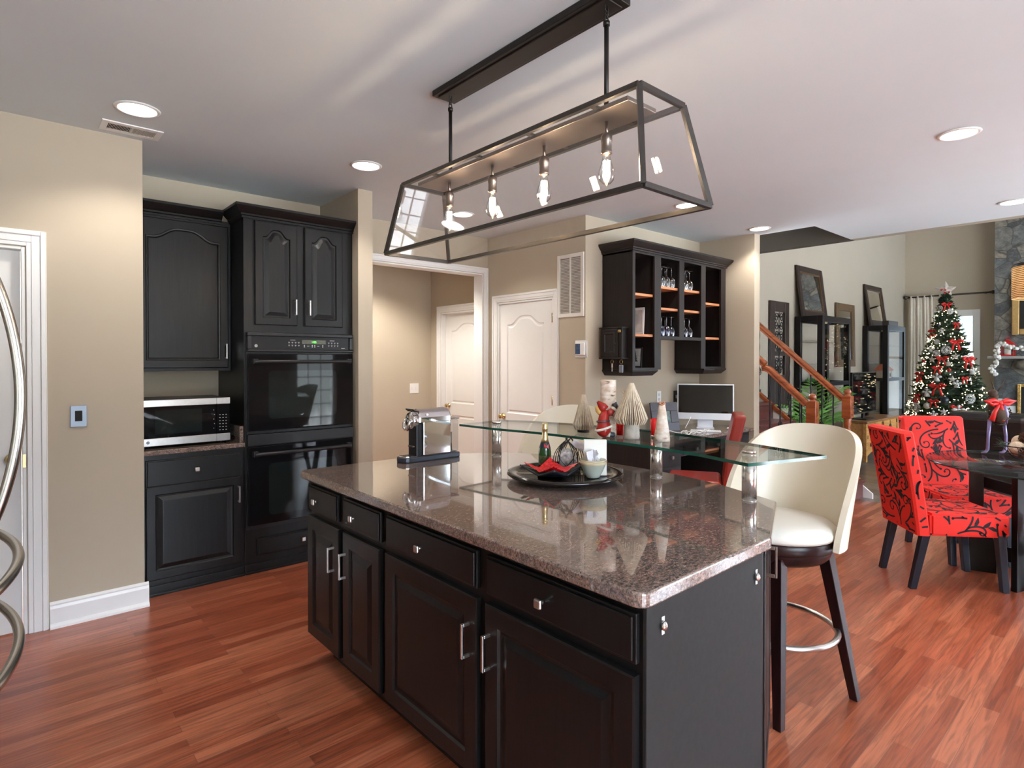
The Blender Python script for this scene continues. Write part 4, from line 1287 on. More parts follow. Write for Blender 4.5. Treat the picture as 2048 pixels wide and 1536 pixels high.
# small bottle of sparkling wine
bx_, by_ = 1.935, 1.960
r = thing('wine_bottle', 'small green sparkling wine bottle with gold foil neck on the tray', 'bottle', (bx_, by_, TZ))
mb = MB(); mb.lathe([(0.004, TZ + 0.003), (0.026, TZ), (0.029, TZ + 0.004), (0.0295, TZ + 0.075), (0.027, TZ + 0.095), (0.020, TZ + 0.118), (0.0145, TZ + 0.140), (0.0125, TZ + 0.165)], c=(bx_, by_), n=26)
build('glass_body', mb, 'green_glass', r)
mb = MB(); mb.lathe([(0.0195, TZ + 0.122), (0.0152, TZ + 0.140), (0.0132, TZ + 0.165), (0.0132, TZ + 0.180), (0.0155, TZ + 0.183), (0.0155, TZ + 0.190), (0.0138, TZ + 0.193), (0.0150, TZ + 0.203), (0.0135, TZ + 0.212), (0.004, TZ + 0.214)], c=(bx_, by_), n=22)
build('foil', mb, 'gold_foil', r)
mb = MB(); mb.lathe([(0.0275, TZ + 0.096), (0.0240, TZ + 0.108), (0.0198, TZ + 0.1225)], c=(bx_, by_), n=26, cap=False)
build('neck_label', mb, 'navy_plastic', r)
mb = MB(); mb.lathe([(0.0299, TZ + 0.018), (0.0299, TZ + 0.062)], c=(bx_, by_), n=26, cap=False)
build('label', mb, plain('green_gold_label', (0.05, 0.06, 0.015, 1), 0.4, var=0.8, vscale=120), r)
mb = MB()
d_ = Vector((-bx_, -by_, 0)).normalized(); s_ = Vector((d_.y, -d_.x, 0))
q_ = Vector((bx_, by_, TZ + 0.106)) + d_ * 0.0252 - s_ * 0.007
for k in (-1, 1):
    mb.poly([q_ + d_ * 0.001, q_ + s_ * k * 0.011 + Vector((0, 0, 0.012)) - d_ * 0.003, q_ + s_ * k * 0.011 - Vector((0, 0, 0.012)) + d_ * 0.001])
build('red_bow_tie', mb, 'red', r)

# square dish with turned-up corners, full of red chips
dx, dy = 1.835, 1.815
r = thing('square_dish', 'dark square dish with turned-up corners filled with red glass chips', 'dish', (dx, dy, TZ))
ang = R(48.6)
cA, sA = math.cos(ang), math.sin(ang)
def dish(u, v, lift, hs):
    a, b = (2 * u - 1), (2 * v - 1)
    rr = (abs(a) * abs(b)) ** 1.2
    z = 0.004 + 0.034 * rr + 0.012 * (max(abs(a), abs(b)) ** 3)
    k = hs * (1 - 0.10 * (1 - abs(a * b)) * max(abs(a), abs(b)))
    # corners point left, right, near and far as seen in the photo
    x_, y_ = (a - b) * 0.7071 * k, (a + b) * 0.7071 * k
    return Vector((dx + x_ * cA - y_ * sA, dy + x_ * sA + y_ * cA, TZ + z + lift))
mb = MB(); mb.grid(lambda u, v: dish(u, v, 0.0005, 0.098), 20, 20)
build('dish', mb, 'navy_glaze', r, mods=[('SOLIDIFY', dict(thickness=0.007, offset=1.0))])
mb = MB(); rg = random.Random(5)
mb.grid(lambda u, v: dish(u, v, 0.0085 + rg.uniform(0, 0.004) + 0.010 * max(0, 1 - (2 * u - 1) ** 2 - (2 * v - 1) ** 2), 0.088), 30, 30, smooth=False)
o = build('chips', mb, 'red_gems', r); o['kind'] = 'stuff'

# wire napkin holder
hx, hy = 1.972, 1.850
r = thing('wire_holder', 'black wire holder with two looped arches standing on the tray', 'holder', (hx, hy, TZ))
view = Vector((0.73, 0.69, 0)).normalized(); side = Vector((view.y, -view.x, 0))
for off in (-0.030, 0.030):
    mb = MB()
    c0 = Vector((hx, hy, TZ)) + view * off + side * (0.016 if off > 0 else -0.004)
    for s in (-1, 1):
        for wd in (0.062, 0.052, 0.034):
            mb.tube([c0 + side * s * wd * math.sin(PI * 0.5 * (1 - t ** 1.8)) + Vector((0, 0, 0.004 + 0.142 * t)) for t in [k / 12 for k in range(13)]], 0.0020, 6)
        mb.tube([c0 + side * s * (0.050 * math.sin(PI * 1.0 * t) - 0.03 * t) + Vector((0, 0, 0.145 * (1 - t))) for t in [k / 14 for k in range(15)]], 0.0018, 6)
    mb.ell(c0 + Vector((0, 0, 0.150)), 0.006)
    mb.beam(c0 - side * 0.062 + Vector((0, 0, 0.003)), c0 + side * 0.062 + Vector((0, 0, 0.003)), 0.004, 0.005)
    build('arch', mb, 'iron', r)
mb = MB()
for s in (-0.05, 0.05):
    mb.beam(Vector((hx, hy, TZ + 0.003)) - view * 0.03 + side * s, Vector((hx, hy, TZ + 0.003)) + view * 0.03 + side * s, 0.004, 0.004)
build('base_bars', mb, 'iron', r)
# wrapped sweets in a bag inside the holder
mb = MB(); rg = random.Random(8)
mb.grid(lambda u, v: Vector((hx, hy, TZ)) + side * 0.040 * math.cos(2 * PI * u) * math.sin(PI * (0.03 + 0.94 * v)) * (1 + rg.uniform(-0.12, 0.12)) + view * 0.022 * math.sin(2 * PI * u) * math.sin(PI * (0.03 + 0.94 * v)) + Vector((0, 0, 0.052 - 0.050 * math.cos(PI * v))), 22, 12, smooth=False)
tag(build('sweets_bag', mb, 'pods'), 'clear bag of wrapped sweets inside the black wire holder', 'bag')
mb = MB()
for k in range(3):
    c0 = Vector((hx, hy, TZ + 0.118 - 0.004 * k)) + side * (0.052 + 0.006 * k) + view * 0.002
    T = Matrix.Translation(c0) @ Matrix.Rotation(math.atan2(side.y, side.x), 4, 'Z') @ Matrix.Rotation(R(22 + 5 * k), 4, 'Y')
    mb.box(-0.032, 0.032, -0.004 + 0.009 * (k - 1), 0.003 + 0.009 * (k - 1), -0.016, 0.016, T=T)
tag(build('paper_packet', mb, 'sachet', bevel=0.002), 'crumpled printed paper packet leaning out of the wire holder', 'packet')

# two nested pottery bowls with sachets
px_, py_ = 1.940, 1.668
for k in range(2):
    z0 = TZ + 0.010 * k
    r = thing('pottery_bowl', ('outer' if k == 0 else 'inner') + ' pale green pottery bowl of two nested on the tray', 'bowl', (px_, py_, z0), group=None)
    mb = MB()
    pr = [(0.004, 0.0), (0.026, 0.0), (0.029, 0.004), (0.042, 0.028), (0.055, 0.058), (0.0615, 0.072), (0.058, 0.0725), (0.051, 0.058), (0.038, 0.030), (0.004, 0.008)]
    if k: pr = [(a * 0.92, b * 0.90 + 0.004) for a, b in pr]
    mb.lathe([(a, z0 + b) for a, b in pr], c=(px_, py_), n=36, mis=[0, 0, 0, 0, 1, 1, 0, 0, 0])
    build('bowl', mb, ['celadon', 'celadon_rim'], r)
rg = random.Random(11)
for k in range(9):
    a = rg.uniform(0, 6.28); d0 = rg.uniform(0.004, 0.026)
    T = Matrix.Translation((px_ + d0 * math.cos(a), py_ + d0 * math.sin(a), TZ + 0.086)) @ Euler((R(rg.uniform(-38, 38)), R(rg.uniform(-38, 38)), rg.uniform(0, 6))).to_matrix().to_4x4()
    mb = MB(); mb.box(-0.016, 0.016, -0.0018, 0.0018, -0.030, 0.032, T=T)
    tag(build('paper_sachet', mb, 'sachet', bevel=0.001), 'white printed paper sachet standing in the pottery bowls', 'sachet', 'paper sachets in the pottery bowls')
# white card box behind the bowls
cx_, cy_ = 1.984, 1.694
T = Matrix.Translation((cx_, cy_, TZ)) @ Matrix.Rotation(R(-44), 4, 'Z')
mb = MB(); mb.box(-0.050, 0.050, -0.011, 0.011, 0, 0.158, T=T)
tag(build('card_box', mb, 'card', bevel=0.002), 'upright plain white card box behind the pottery bowls', 'box')

# ================================================================== CHRISTMAS THINGS ON THE GLASS BAR
GT = GZ1 + 0.0004
def book_tree(x, y, label, rad, h0, h1, h2, sectors, seed, trunk):
    """a tree folded from the pages of an old book: fans of pages round a spine"""
    r = thing('book_page_tree', label, 'decoration', (x, y, GT), group='folded book page trees on the glass bar')
    rg = random.Random(seed)
    mb = MB()
    for k in range(sectors):
        a = 2 * PI * k / sectors + rg.uniform(-0.025, 0.025)
        rr = rad * rg.uniform(0.93, 1.03)
        u = Vector((math.cos(a), math.sin(a), 0)); nn = Vector((-u.y, u.x, 0)) * 0.0017
        c0 = Vector((x, y, GT))
        p = [c0 + Vector((0, 0, h0)) + u * 0.006, c0 + u * rr * 0.82 + Vector((0, 0, h0)), c0 + u * rr + Vector((0, 0, h0 + (h2 - h0) * 0.13 + rg.uniform(-0.003, 0.003))), c0 + u * 0.010 + Vector((0, 0, h2)), c0 + Vector((0, 0, h2)) + u * 0.001]
        lo = [mb.bm.verts.new(q - nn) for q in p]; hi = [mb.bm.verts.new(q + nn) for q in p]
        mb.bm.faces.new(lo[::-1]); mb.bm.faces.new(hi)
        for i in range(5): mb.bm.faces.new((lo[i], lo[(i + 1) % 5], hi[(i + 1) % 5], hi[i]))
    build('pages', mb, 'paper', r)
    mb = MB()
    if trunk:
        mb.lathe([(0.004, GT), (0.034, GT), (0.037, GT + 0.01), (0.034, GT + h0 + 0.02), (0.004, GT + h0 + 0.02)], c=(x, y), n=24)
        build('trunk', mb, 'silver_twig', r)
    else:
        mb.lathe([(0.004, GT), (0.030, GT), (0.030, GT + h0), (0.004, GT + h0)], c=(x, y), n=18)
        build('stand', mb, 'iron', r)
    return r
book_tree(2.172, 1.930, 'smaller folded book page tree left of the birch log', 0.052, 0.014, 0, 0.186, 32, 1, False)
book_tree(2.150, 1.622, 'larger folded book page tree on a grey trunk', 0.078, 0.068, 0, 0.252, 44, 2, True)
# small brown twig ornament behind the tree
mb = MB(); rg = random.Random(4)
for k in range(9):
    a = rg.uniform(-1, 1); mb.tube([(2.33, 1.76, GT + 0.145), (2.33 + 0.02 * a, 1.77 + 0.02 * rg.uniform(-1, 1), GT + 0.175), (2.33 + 0.03 * a, 1.78 + 0.03 * rg.uniform(-1, 1), GT + 0.195 + 0.012 * rg.random())], [0.004, 0.0035, 0.001], 5)
mb.cyl((2.33, 1.76, GT), (2.33, 1.76, GT + 0.15), 0.004, n=8); mb.cyl((2.33, 1.76, GT), (2.33, 1.76, GT + 0.006), 0.025, n=16)
tag(build('twig_ornament', mb, 'gold_glaze'), 'small ochre twig ornament peeking out behind the larger book page tree', 'decoration')

# birch log and a red-coated figurine climbing it (seen from behind)
lx, ly = 2.145, 1.752
mb = MB(); mb.lathe([(0.004, GT), (0.037, GT), (0.038, GT + 0.02), (0.0365, GT + 0.25), (0.0375, GT + 0.262), (0.030, GT + 0.263), (0.028, GT + 0.250), (0.004, GT + 0.248)], c=(lx, ly), n=30)
tag(build('birch_log', mb, 'birch'), 'upright birch bark log candle holder on the glass bar', 'candle holder')
fw_ = Vector((0.665, 0.747, 0)); rt_ = Vector((0.747, -0.665, 0)); up_ = Vector((0, 0, 1))
L0 = Vector((lx, ly, GT))
def LP(a, b, c): return L0 + rt_ * a + fw_ * b + up_ * c
r = thing('climbing_figurine', 'ceramic figurine in a red coat and black belt climbing the birch log', 'figurine', tuple(LP(-0.03, -0.045, 0)))
def blob(name, rows, mat, n=16):
    mb = MB()
    pts = [Vector(p) for p, _ in rows]
    mb.tube(pts, [q for _, q in rows], n)
    return build(name, mb, mat, r)
coat = blob('coat', [(LP(-0.040, -0.052, 0.004), 0.010), (LP(-0.036, -0.055, 0.016), 0.031), (LP(-0.030, -0.055, 0.035), 0.036), (LP(-0.026, -0.053, 0.056), 0.032), (LP(-0.030, -0.050, 0.078), 0.026), (LP(-0.026, -0.047, 0.100), 0.024), (LP(-0.018, -0.045, 0.118), 0.018), (LP(-0.014, -0.043, 0.126), 0.006)], 'red_glaze')
coat.modifiers.new('subdivision', 'SUBSURF').levels = 1
mb = MB(); mb.tube([LP(-0.031 + 0.0275 * math.cos(t), -0.0505 + 0.0275 * math.sin(t), 0.074 + 0.002 * math.cos(t)) for t in [2 * PI * k / 24 for k in range(24)]], 0.0045, 8, closed=True)
build('belt', mb, 'dark_glaze', coat)
mb = MB(); mb.tube([LP(-0.029 + 0.037 * math.cos(t), -0.055 + 0.036 * math.sin(t), 0.044 + 0.012 * math.cos(t)) for t in [2 * PI * k / 24 for k in range(24)]], 0.0055, 8, closed=True)
build('hem', mb, 'white_glaze', coat)
arm = blob('arm', [(LP(-0.014, -0.050, 0.108), 0.014), (LP(0.004, -0.052, 0.116), 0.0155), (LP(0.016, -0.048, 0.126), 0.013)], 'red_glaze')
mb = MB(); mb.tube([LP(0.014, -0.048, 0.124), LP(0.022, -0.045, 0.133)], [0.0150, 0.0145], 12)
build('cuff', mb, 'white_glaze', arm)
mb = MB(); mb.ell(LP(0.026, -0.042, 0.143), (0.0135, 0.012, 0.016))
mb.ell(LP(0.016, -0.041, 0.147), (0.006, 0.007, 0.008))
for k in range(3): mb.ell(LP(0.030 + 0.003 * k, -0.036, 0.156 - 0.007 * k), (0.0055, 0.0055, 0.006))
build('mitten', mb, 'dark_glaze', arm)
arm2 = blob('arm', [(LP(-0.040, -0.040, 0.108), 0.012), (LP(-0.052, -0.034, 0.122), 0.013), (LP(-0.056, -0.028, 0.140), 0.011)], 'gold_glaze')
hat = blob('hat', [(LP(-0.022, -0.040, 0.128), 0.022), (LP(-0.034, -0.040, 0.142), 0.020), (LP(-0.048, -0.040, 0.156), 0.011), (LP(-0.056, -0.040, 0.164), 0.006)], 'red_glaze')
leg = blob('boot', [(LP(-0.008, -0.058, 0.020), 0.014), (LP(0.004, -0.056, 0.014), 0.012), (LP(0.012, -0.053, 0.012), 0.013), (LP(0.020, -0.050, 0.012), 0.012)], 'dark_glaze')
mb = MB(); mb.tube([LP(-0.016, -0.060, 0.018), LP(-0.002, -0.059, 0.016)], [0.0155, 0.0135], 12)
build('boot_cuff', mb, 'white_glaze', leg)

# red glass candle holders
for x, y, l in ((2.215, 1.735, 'red glass candle cup half hidden behind the birch log'), (2.335, 1.625, 'red glass candle cup between the larger book page tree and the birch cone')):
    r = thing('candle_cup', l, 'candle holder', (x, y, GT), group='red candle cups on the glass bar')
    mb = MB(); mb.lathe([(0.004, GT + 0.002), (0.016, GT), (0.018, GT + 0.004), (0.0225, GT + 0.078), (0.0205, GT + 0.078), (0.016, GT + 0.010), (0.004, GT + 0.008)], c=(x, y), n=24)
    build('cup', mb, 'red_glass', r)
    mb = MB(); mb.cyl((x, y, GT + 0.009), (x, y, GT + 0.035), 0.0155, n=18)
    build('candle', mb, 'white_glaze', r)
# birch bark cone tree
x, y = 2.190, 1.487
r = thing('birch_cone', 'slim birch bark cone tree at the right of the glass bar decorations', 'decoration', (x, y, GT))
mb = MB(); mb.lathe([(0.004, GT), (0.034, GT), (0.0345, GT + 0.01), (0.028, GT + 0.06), (0.020, GT + 0.115), (0.013, GT + 0.160), (0.004, GT + 0.162)], c=(x, y), n=26)
build('cone', mb, 'birch', r)
mb = MB(); mb.tube([(x + 0.013 * math.cos(t), y + 0.013 * math.sin(t), GT + 0.163 + 0.003 * math.sin(3 * t)) for t in [2 * PI * k / 20 for k in range(20)]], 0.0035, 6, closed=True)
for k in (-1, 1): mb.ell((x + k * 0.009 * rt_.x, y + k * 0.009 * rt_.y, GT + 0.170), (0.007, 0.004, 0.005))
build('copper_bow', mb, plain('copper_ribbon', (0.50, 0.24, 0.14, 1), 0.4, var=0.1), r)

# ================================================================== DESK NOOK
HX0, HX1, HYF, HYB = 4.150, 5.738, 3.120, 3.458
r = thing('open_hutch', 'dark open shelf cabinet with crown moulding hung above the desk', 'cabinet', (4.95, 3.3, 1.3))
b1, b2, b3, b4 = (4.188, 4.475), (4.574, 4.876), (4.957, 5.262), (5.345, 5.648)
mb = MB()
t = 0.018
MZ, LZ, UZ = 1.668, 1.378, 2.386
yb = HYF + 0.02
# carcass boards
mb.box(HX0, HX0 + t, yb, HYB, 1.36, 2.41); mb.box(HX1 - t, HX1, yb, HYB, 1.36, 2.41)
mb.box(4.498, 4.516, yb, HYB, 1.36, 2.41); mb.box(5.316, 5.334, yb, HYB, 1.36, 2.41); mb.box(4.907, 4.925, yb, HYB, MZ - t, 2.41)
mb.box(HX0, HX1, yb, HYB, 2.392, 2.41)
mb.box(4.516, 5.316, yb, HYB, MZ - t, MZ)
mb.box(HX0 + t, 4.498, yb, HYB, LZ - t, LZ); mb.box(5.334, HX1 - t, yb, HYB, LZ - t, LZ)
mb.box(HX0, 4.516, HYB - 0.008, HYB, 1.36, 2.41); mb.box(4.516, 5.316, HYB - 0.008, HYB, MZ - t, 2.41); mb.box(5.316, HX1, HYB - 0.008, HYB, 1.36, 2.41)
build('carcass', mb, 'hutch', r)
mb = MB()
fr = Fr((0, HYF + 0.02, 0), (1, 0, 0), (0, -1, 0))
for u0, u1, v0 in ((HX0, b1[0], 1.36), (b1[1], b2[0], 1.36), (b2[1], b3[0], MZ - 0.03), (b3[1], b4[0], 1.36), (b4[1], HX1, 1.36)):
    fbox(mb, fr, u0, u1, v0, 2.41, 0, 0.02)
for u0, u1, v0, v1 in ((b1[0], b1[1], UZ, 2.41), (b2[0], b2[1], UZ, 2.41), (b3[0], b3[1], UZ, 2.41), (b4[0], b4[1], UZ, 2.41),
                       (b1[0], b1[1], 1.36, LZ), (b4[0], b4[1], 1.36, LZ), (b2[0], b2[1], MZ - 0.03, MZ), (b3[0], b3[1], MZ - 0.03, MZ)):
    fbox(mb, fr, u0, u1, v0, v1, 0, 0.02)
build('face_frame', mb, 'hutch', r)
for a, b in ((HX0, 4.516), (5.316, HX1)):
    mb = MB()
    mb.hexa([(a + 0.03, HYF + 0.03, 1.306), (b - 0.03, HYF + 0.03, 1.306), (b - 0.03, HYB, 1.306), (a + 0.03, HYB, 1.306),
             (a - 0.006, HYF - 0.006, 1.345), (b + 0.006, HYF - 0.006, 1.345), (b + 0.006, HYB, 1.345), (a - 0.006, HYB, 1.345)])
    mb.box(a - 0.006, b + 0.006, HYF - 0.006, HYB, 1.345, 1.3595)
    build('foot_moulding', mb, 'hutch', r, bevel=0.002)
crown([(HX1, HYB), (HX1, HYF), (HX0, HYF), (HX0, HYB)], 2.405, 2.492, 0.058, r, 'hutch')
for (a, b), zs in ((b1, (2.030, 1.668)), (b2, (2.120, 1.922)), (b3, (2.120, 1.922)), (b4, (2.018, 1.668))):
    for z in zs:
        mb = MB()
        x0 = max(a - 0.02, {4.188: HX0 + t, 4.574: 4.516, 4.957: 4.925, 5.345: 5.334}[a]); x1 = min(b + 0.02, {4.475: 4.498, 4.876: 4.907, 5.262: 5.316, 5.648: HX1 - t}[b])
        mb.box(x0, x1, HYF + 0.024, HYB - 0.01, z - 0.011, z + 0.011)
        build('shelf', mb, 'shelf_wood', r)

# stemware standing upside down
def wine_glass(x, y, z, label, group, mat='stem_glass', s=1.0):
    r = thing('wine_glass', label, 'glass', (x, y, z), group=group)
    mb = MB()
    mb.lathe([(0.031 * s, 0), (0.0355 * s, 0.030 * s), (0.037 * s, 0.055 * s), (0.030 * s, 0.082 * s), (0.012 * s, 0.102 * s), (0.005 * s, 0.108 * s)], n=18, cap=False)
    build('bowl', mb, mat, r, local=True)
    mb = MB(); mb.lathe([(0.005 * s, 0.108 * s), (0.0040 * s, 0.125 * s), (0.0040 * s, 0.172 * s), (0.007 * s, 0.180 * s)], n=10, cap=False)
    build('stem', mb, 'stem_glass', r, local=True)
    mb = MB(); mb.lathe([(0.007 * s, 0.180 * s), (0.033 * s, 0.186 * s), (0.034 * s, 0.188 * s), (0.004 * s, 0.189 * s)], n=18)
    build('foot', mb, 'stem_glass', r, local=True)
    return r
k = 0
g1 = None
for x, y in ((4.665, 3.175), (4.745, 3.175), (4.825, 3.175), (4.765, 3.255), (4.845, 3.26), (4.82, 3.345)):
    l = 'clear wine glass upside down on the top shelf of the second hutch bay'
    g1 = wine_glass(x, y, 2.1315, l, 'clear glasses in the second hutch bay') if g1 is None else dup(g1, (x, y, 2.1315), 0, l)
for x, y in ((5.055, 3.175), (5.135, 3.175), (5.14, 3.255), (5.225, 3.26)):
    dup(g1, (x, y, 2.1315), 0, 'clear wine glass upside down on the top shelf of the third hutch bay', 'clear glasses in the third hutch bay')
g2 = None
for x, y in ((4.66, 3.175), (4.745, 3.175), (4.83, 3.18), (4.77, 3.26), (4.855, 3.265)):
    l = 'blue tinted goblet upside down on the bottom of the second hutch bay'
    g2 = wine_glass(x, y, MZ + 0.0005, l, 'blue goblets in the second hutch bay', 'blue_glass', 0.98) if g2 is None else dup(g2, (x, y, MZ + 0.0005), 0, l)
for x, y in ((5.055, 3.18), (5.14, 3.18)):
    dup(g2, (x, y, MZ + 0.0005), 0, 'blue tinted goblet upside down on the bottom of the third hutch bay', 'blue goblets in the third hutch bay')

def photo_frame(name, label, cat, c, w_, h_, rotz, tilt, fmat, pmat, border=0.018, depth=0.014, extra=None):
    r = thing(name, label, cat, c, rotz)
    T = Matrix.Rotation(R(-abs(tilt)), 4, "X")
    mb = MB()
    for b in ((-w_ / 2, w_ / 2, 0, border), (-w_ / 2, w_ / 2, h_ - border, h_), (-w_ / 2, -w_ / 2 + border, border, h_ - border), (w_ / 2 - border, w_ / 2, border, h_ - border)):
        mb.box(b[0], b[1], 0, depth, b[2], b[3], T=T)
    build('frame', mb, fmat, r, local=True, bevel=0.003)
    mb = MB(); mb.box(-w_ / 2 + border, w_ / 2 - border, 0.005, depth - 0.001, border, h_ - border, T=T)
    p = build('picture', mb, pmat, r, local=True)
    if extra: extra(p, T)
    return r
photo_frame('picture_frame', 'white framed picture standing on the middle shelf of the left hutch bay', 'picture', (4.462, 3.325, 1.6795), 0.18, 0.255, R(-90), 3, 'trim', 'photo', 0.022)
def tree_print(p, T):
    mb = MB()
    for k in range(4):
        w_ = 0.034 - 0.008 * k; z = 0.055 + 0.022 * k
        mb.hexa([T @ Vector(q) for q in ((-w_, 0.0042, z), (w_, 0.0042, z), (w_, 0.005, z), (-w_, 0.005, z), (-0.002, 0.0042, z + 0.034), (0.002, 0.0042, z + 0.034), (0.002, 0.005, z + 0.034), (-0.002, 0.005, z + 0.034))])
    build('tree_motif', mb, 'needles', p, local=True)
photo_frame('christmas_card', 'grey framed card with a small fir tree in the bottom left hutch bay', 'picture', (4.462, 3.335, LZ + 0.0005), 0.16, 0.19, R(-90), 4, 'dark_steel', 'photo', 0.014, extra=tree_print)

# key box on the hutch side, two key rings below
r = thing('key_cabinet', 'small dark key box hung on the left side of the hutch', 'key box', (4.11, 3.295, 1.46))
fr = Fr((4.075, 3.412, 0), (0, -1, 0), (-1, 0, 0))
mb = MB(); mb.box(4.075, 4.1495, 3.178, 3.412, 1.468, 1.726); mb.box(4.062, 4.1495, 3.165, 3.425, 1.726, 1.737)
mb.box(4.062, 4.1495, 3.165, 3.425, 1.457, 1.468)
build('box', mb, 'hutch', r, bevel=0.002)
d = cab_door('door', Fr((4.0748, 3.405, 1.475), (0, -1, 0), (-1, 0, 0)), 0.188, 0.245, r, 'hutch', rail=0.032, t=0.012, prof=SUNK)
mb = MB(); mb.ell((4.052, 3.236, 1.59), 0.009)
build('knob', mb, 'iron', d)
mb = MB(); mb.box(4.068, 4.074, 3.185, 3.226, 1.690, 1.712); mb.tube([(4.066, 3.19 + 0.03 * q, 1.701) for q in (0, 0.5, 1)], 0.006, 6)
build('latch', mb, 'brass', r)
for y, kind in ((3.315, 'key'), (3.213, 'fob')):
    r = thing('key_ring', 'silver key on a brass ring under the key box' if kind == 'key' else 'grey car key fob on a ring under the key box', 'keys', (4.12, y, 1.40))
    mb = MB(); mb.tube([(4.128, y, 1.462), (4.116, y, 1.455), (4.113, y, 1.445)], 0.003, 6)
    mb.tube([(4.113, y + 0.017 * math.cos(q), 1.432 + 0.017 * math.sin(q)) for q in [2 * PI * k / 18 for k in range(18)]], 0.0022, 6, closed=True)
    build('ring', mb, 'brass', r)
    mb = MB()
    if kind == 'key':
        mb.box(4.110, 4.114, y - 0.008, y + 0.008, 1.380, 1.416); mb.box(4.110, 4.114, y - 0.004, y + 0.004, 1.345, 1.380)
        build('key', mb, 'steel', r, bevel=0.003)
    else:
        mb.box(4.104, 4.116, y - 0.022, y + 0.022, 1.335, 1.405)
        build('fob', mb, 'plate_grey', r, bevel=0.010)

# desk
DX0, DX1, DYF = 4.120, 5.735, 2.860
r = thing('desk', 'dark built-in desk with drawers under the open hutch', 'desk', (4.93, 3.15, 0))
mb = MB()
for a, b in ((DX0, 4.50), (5.26, DX1)): mb.box(a, b, DYF, 3.456, 0.0, 0.725)
mb.box(4.50, 5.26, DYF, 3.456, 0.600, 0.725); mb.box(4.50, 5.26, 3.44, 3.456, 0, 0.6)
build('body', mb, 'hutch', r)
fr = Fr((0, DYF, 0), (1, 0, 0), (0, -1, 0)); frk = Fr((0, DYF - 0.02, 0), (1, 0, 0), (0, -1, 0))
for u0, u1, v0, v1 in ((4.165, 4.46, 0.545, 0.685), (4.165, 4.46, 0.365, 0.530), (4.165, 4.46, 0.09, 0.350), (4.53, 4.86, 0.612, 0.695), (4.90, 5.23, 0.612, 0.695), (5.30, 5.70, 0.560, 0.69)):
    d = drawer_front('drawer', Fr((u0, DYF, v0), (1, 0, 0), (0, -1, 0)), u1 - u0, v1 - v0, r, 'hutch')
    square_knob(frk, (u0 + u1) / 2, (v0 + v1) / 2, d)
d = cab_door('door', Fr((5.30, DYF, 0.09), (1, 0, 0), (0, -1, 0)), 0.40, 0.45, r, 'hutch')
bar_pull(frk, 5.33, 0.42, 0.53, d)
mb = MB(); mb.box(DX0 - 0.03, 5.775, 2.828, 3.459, 0.7255, 0.757)
o = build('desk_countertop', mb, 'granite', bevel=0.004)
tag(o, 'brown granite desktop under the open hutch', 'countertop')
DT = 0.7572
# all-in-one computer
r = thing('desktop_computer', 'slim pale all-in-one computer with a black screen on the desk', 'computer', (5.37, 3.135, DT), R(-59.0))
mb = MB(); mb.box(-0.085, 0.085, -0.075, 0.075, 0.0, 0.006)
build('stand_foot', mb, 'alu', r, local=True, bevel=0.002)
T = Matrix.Rotation(R(-10), 4, 'X')
mb = MB(); mb.box(-0.075, 0.075, 0.028, 0.036, 0.004, 0.19, T=T)
build('stand_neck', mb, 'alu', r, local=True, bevel=0.002)
T = Matrix.Translation((0, 0.0, 0.085)) @ Matrix.Rotation(R(-5), 4, 'X')
mb = MB(); mb.box(-0.2735, 0.2735, 0.0, 0.0115, 0, 0.362, T=T)
sc = build('display', mb, 'alu', r, local=True, bevel=0.004)
mb = MB(); mb.box(-0.2615, 0.2615, -0.0008, 0.0, 0.068, 0.350, T=T)
build('screen', mb, 'screen', sc, local=True)
# keyboard, mouse
r = thing('keyboard', 'slim white keyboard in front of the computer', 'keyboard', (5.13, 2.99, DT), R(-59.0))
mb = MB(); mb.box(-0.14, 0.14, -0.055, 0.055, 0, 0.008)
build('tray', mb, 'alu', r, local=True, bevel=0.003)
mb = MB()
for i in range(14):
    for j in range(5): mb.box(-0.134 + i * 0.0193, -0.118 + i * 0.0193, -0.050 + j * 0.0205, -0.033 + j * 0.0205, 0.0081, 0.0105)
build('keys', mb, 'white', r, local=True)
mb = MB(); mb.ell((5.465, 2.915, DT + 0.012), (0.055, 0.030, 0.0125))
tag(build('computer_mouse', mb, 'white'), 'white mouse near the right end of the desk', 'mouse')
# picture frame leaning on the wall
M['purple_frame'] = plain('charcoal_frame', (0.045, 0.04, 0.055, 1), 0.4, var=0.06)
photo_frame('picture_frame', 'dark wide-bordered picture frame leaning on the desk left of the computer', 'picture', (4.86, 3.24, DT), 0.30, 0.285, R(-22), -14, 'purple_frame', 'jewel', 0.085, 0.02)
# cables and a charger
r = thing('charging_cables', 'tangle of white charging cables on the desk left of the computer', 'cables', (4.98, 3.1, DT))
rg = random.Random(21)
for k in range(6):
    pts = []
    x, y, a = 4.80 + 0.05 * k, 3.02 + 0.02 * rg.random(), rg.uniform(0, 6)
    for i in range(26):
        a += rg.uniform(-0.55, 0.6)
        x = min(5.18, max(4.72, x + 0.028 * math.cos(a))); y = min(3.20, max(2.95, y + 0.022 * math.sin(a)))
        pts.append((x, y, DT + 0.004 + 0.022 * (0.5 + 0.5 * math.sin(i * 0.8 + k))))
    mb = MB(); mb.tube(pts, 0.0032, 6)
    build('cable', mb, 'white', r)
mb = MB()
c0, c1 = Vector((5.395, 3.425, 1.075)), Vector((5.14, 3.22, DT + 0.012))
mb.tube([c0 + (c1 - c0) * t_ + Vector((0.14 * math.sin(PI * t_), -0.02 * math.sin(PI * t_), 0.03 * math.sin(PI * t_))) for t_ in [k / 18 for k in range(19)]], 0.0032, 6)
build('charger_cord', mb, 'white', r)
fr = Fr((0, 3.46, 0), (1, 0, 0), (0, -1, 0))
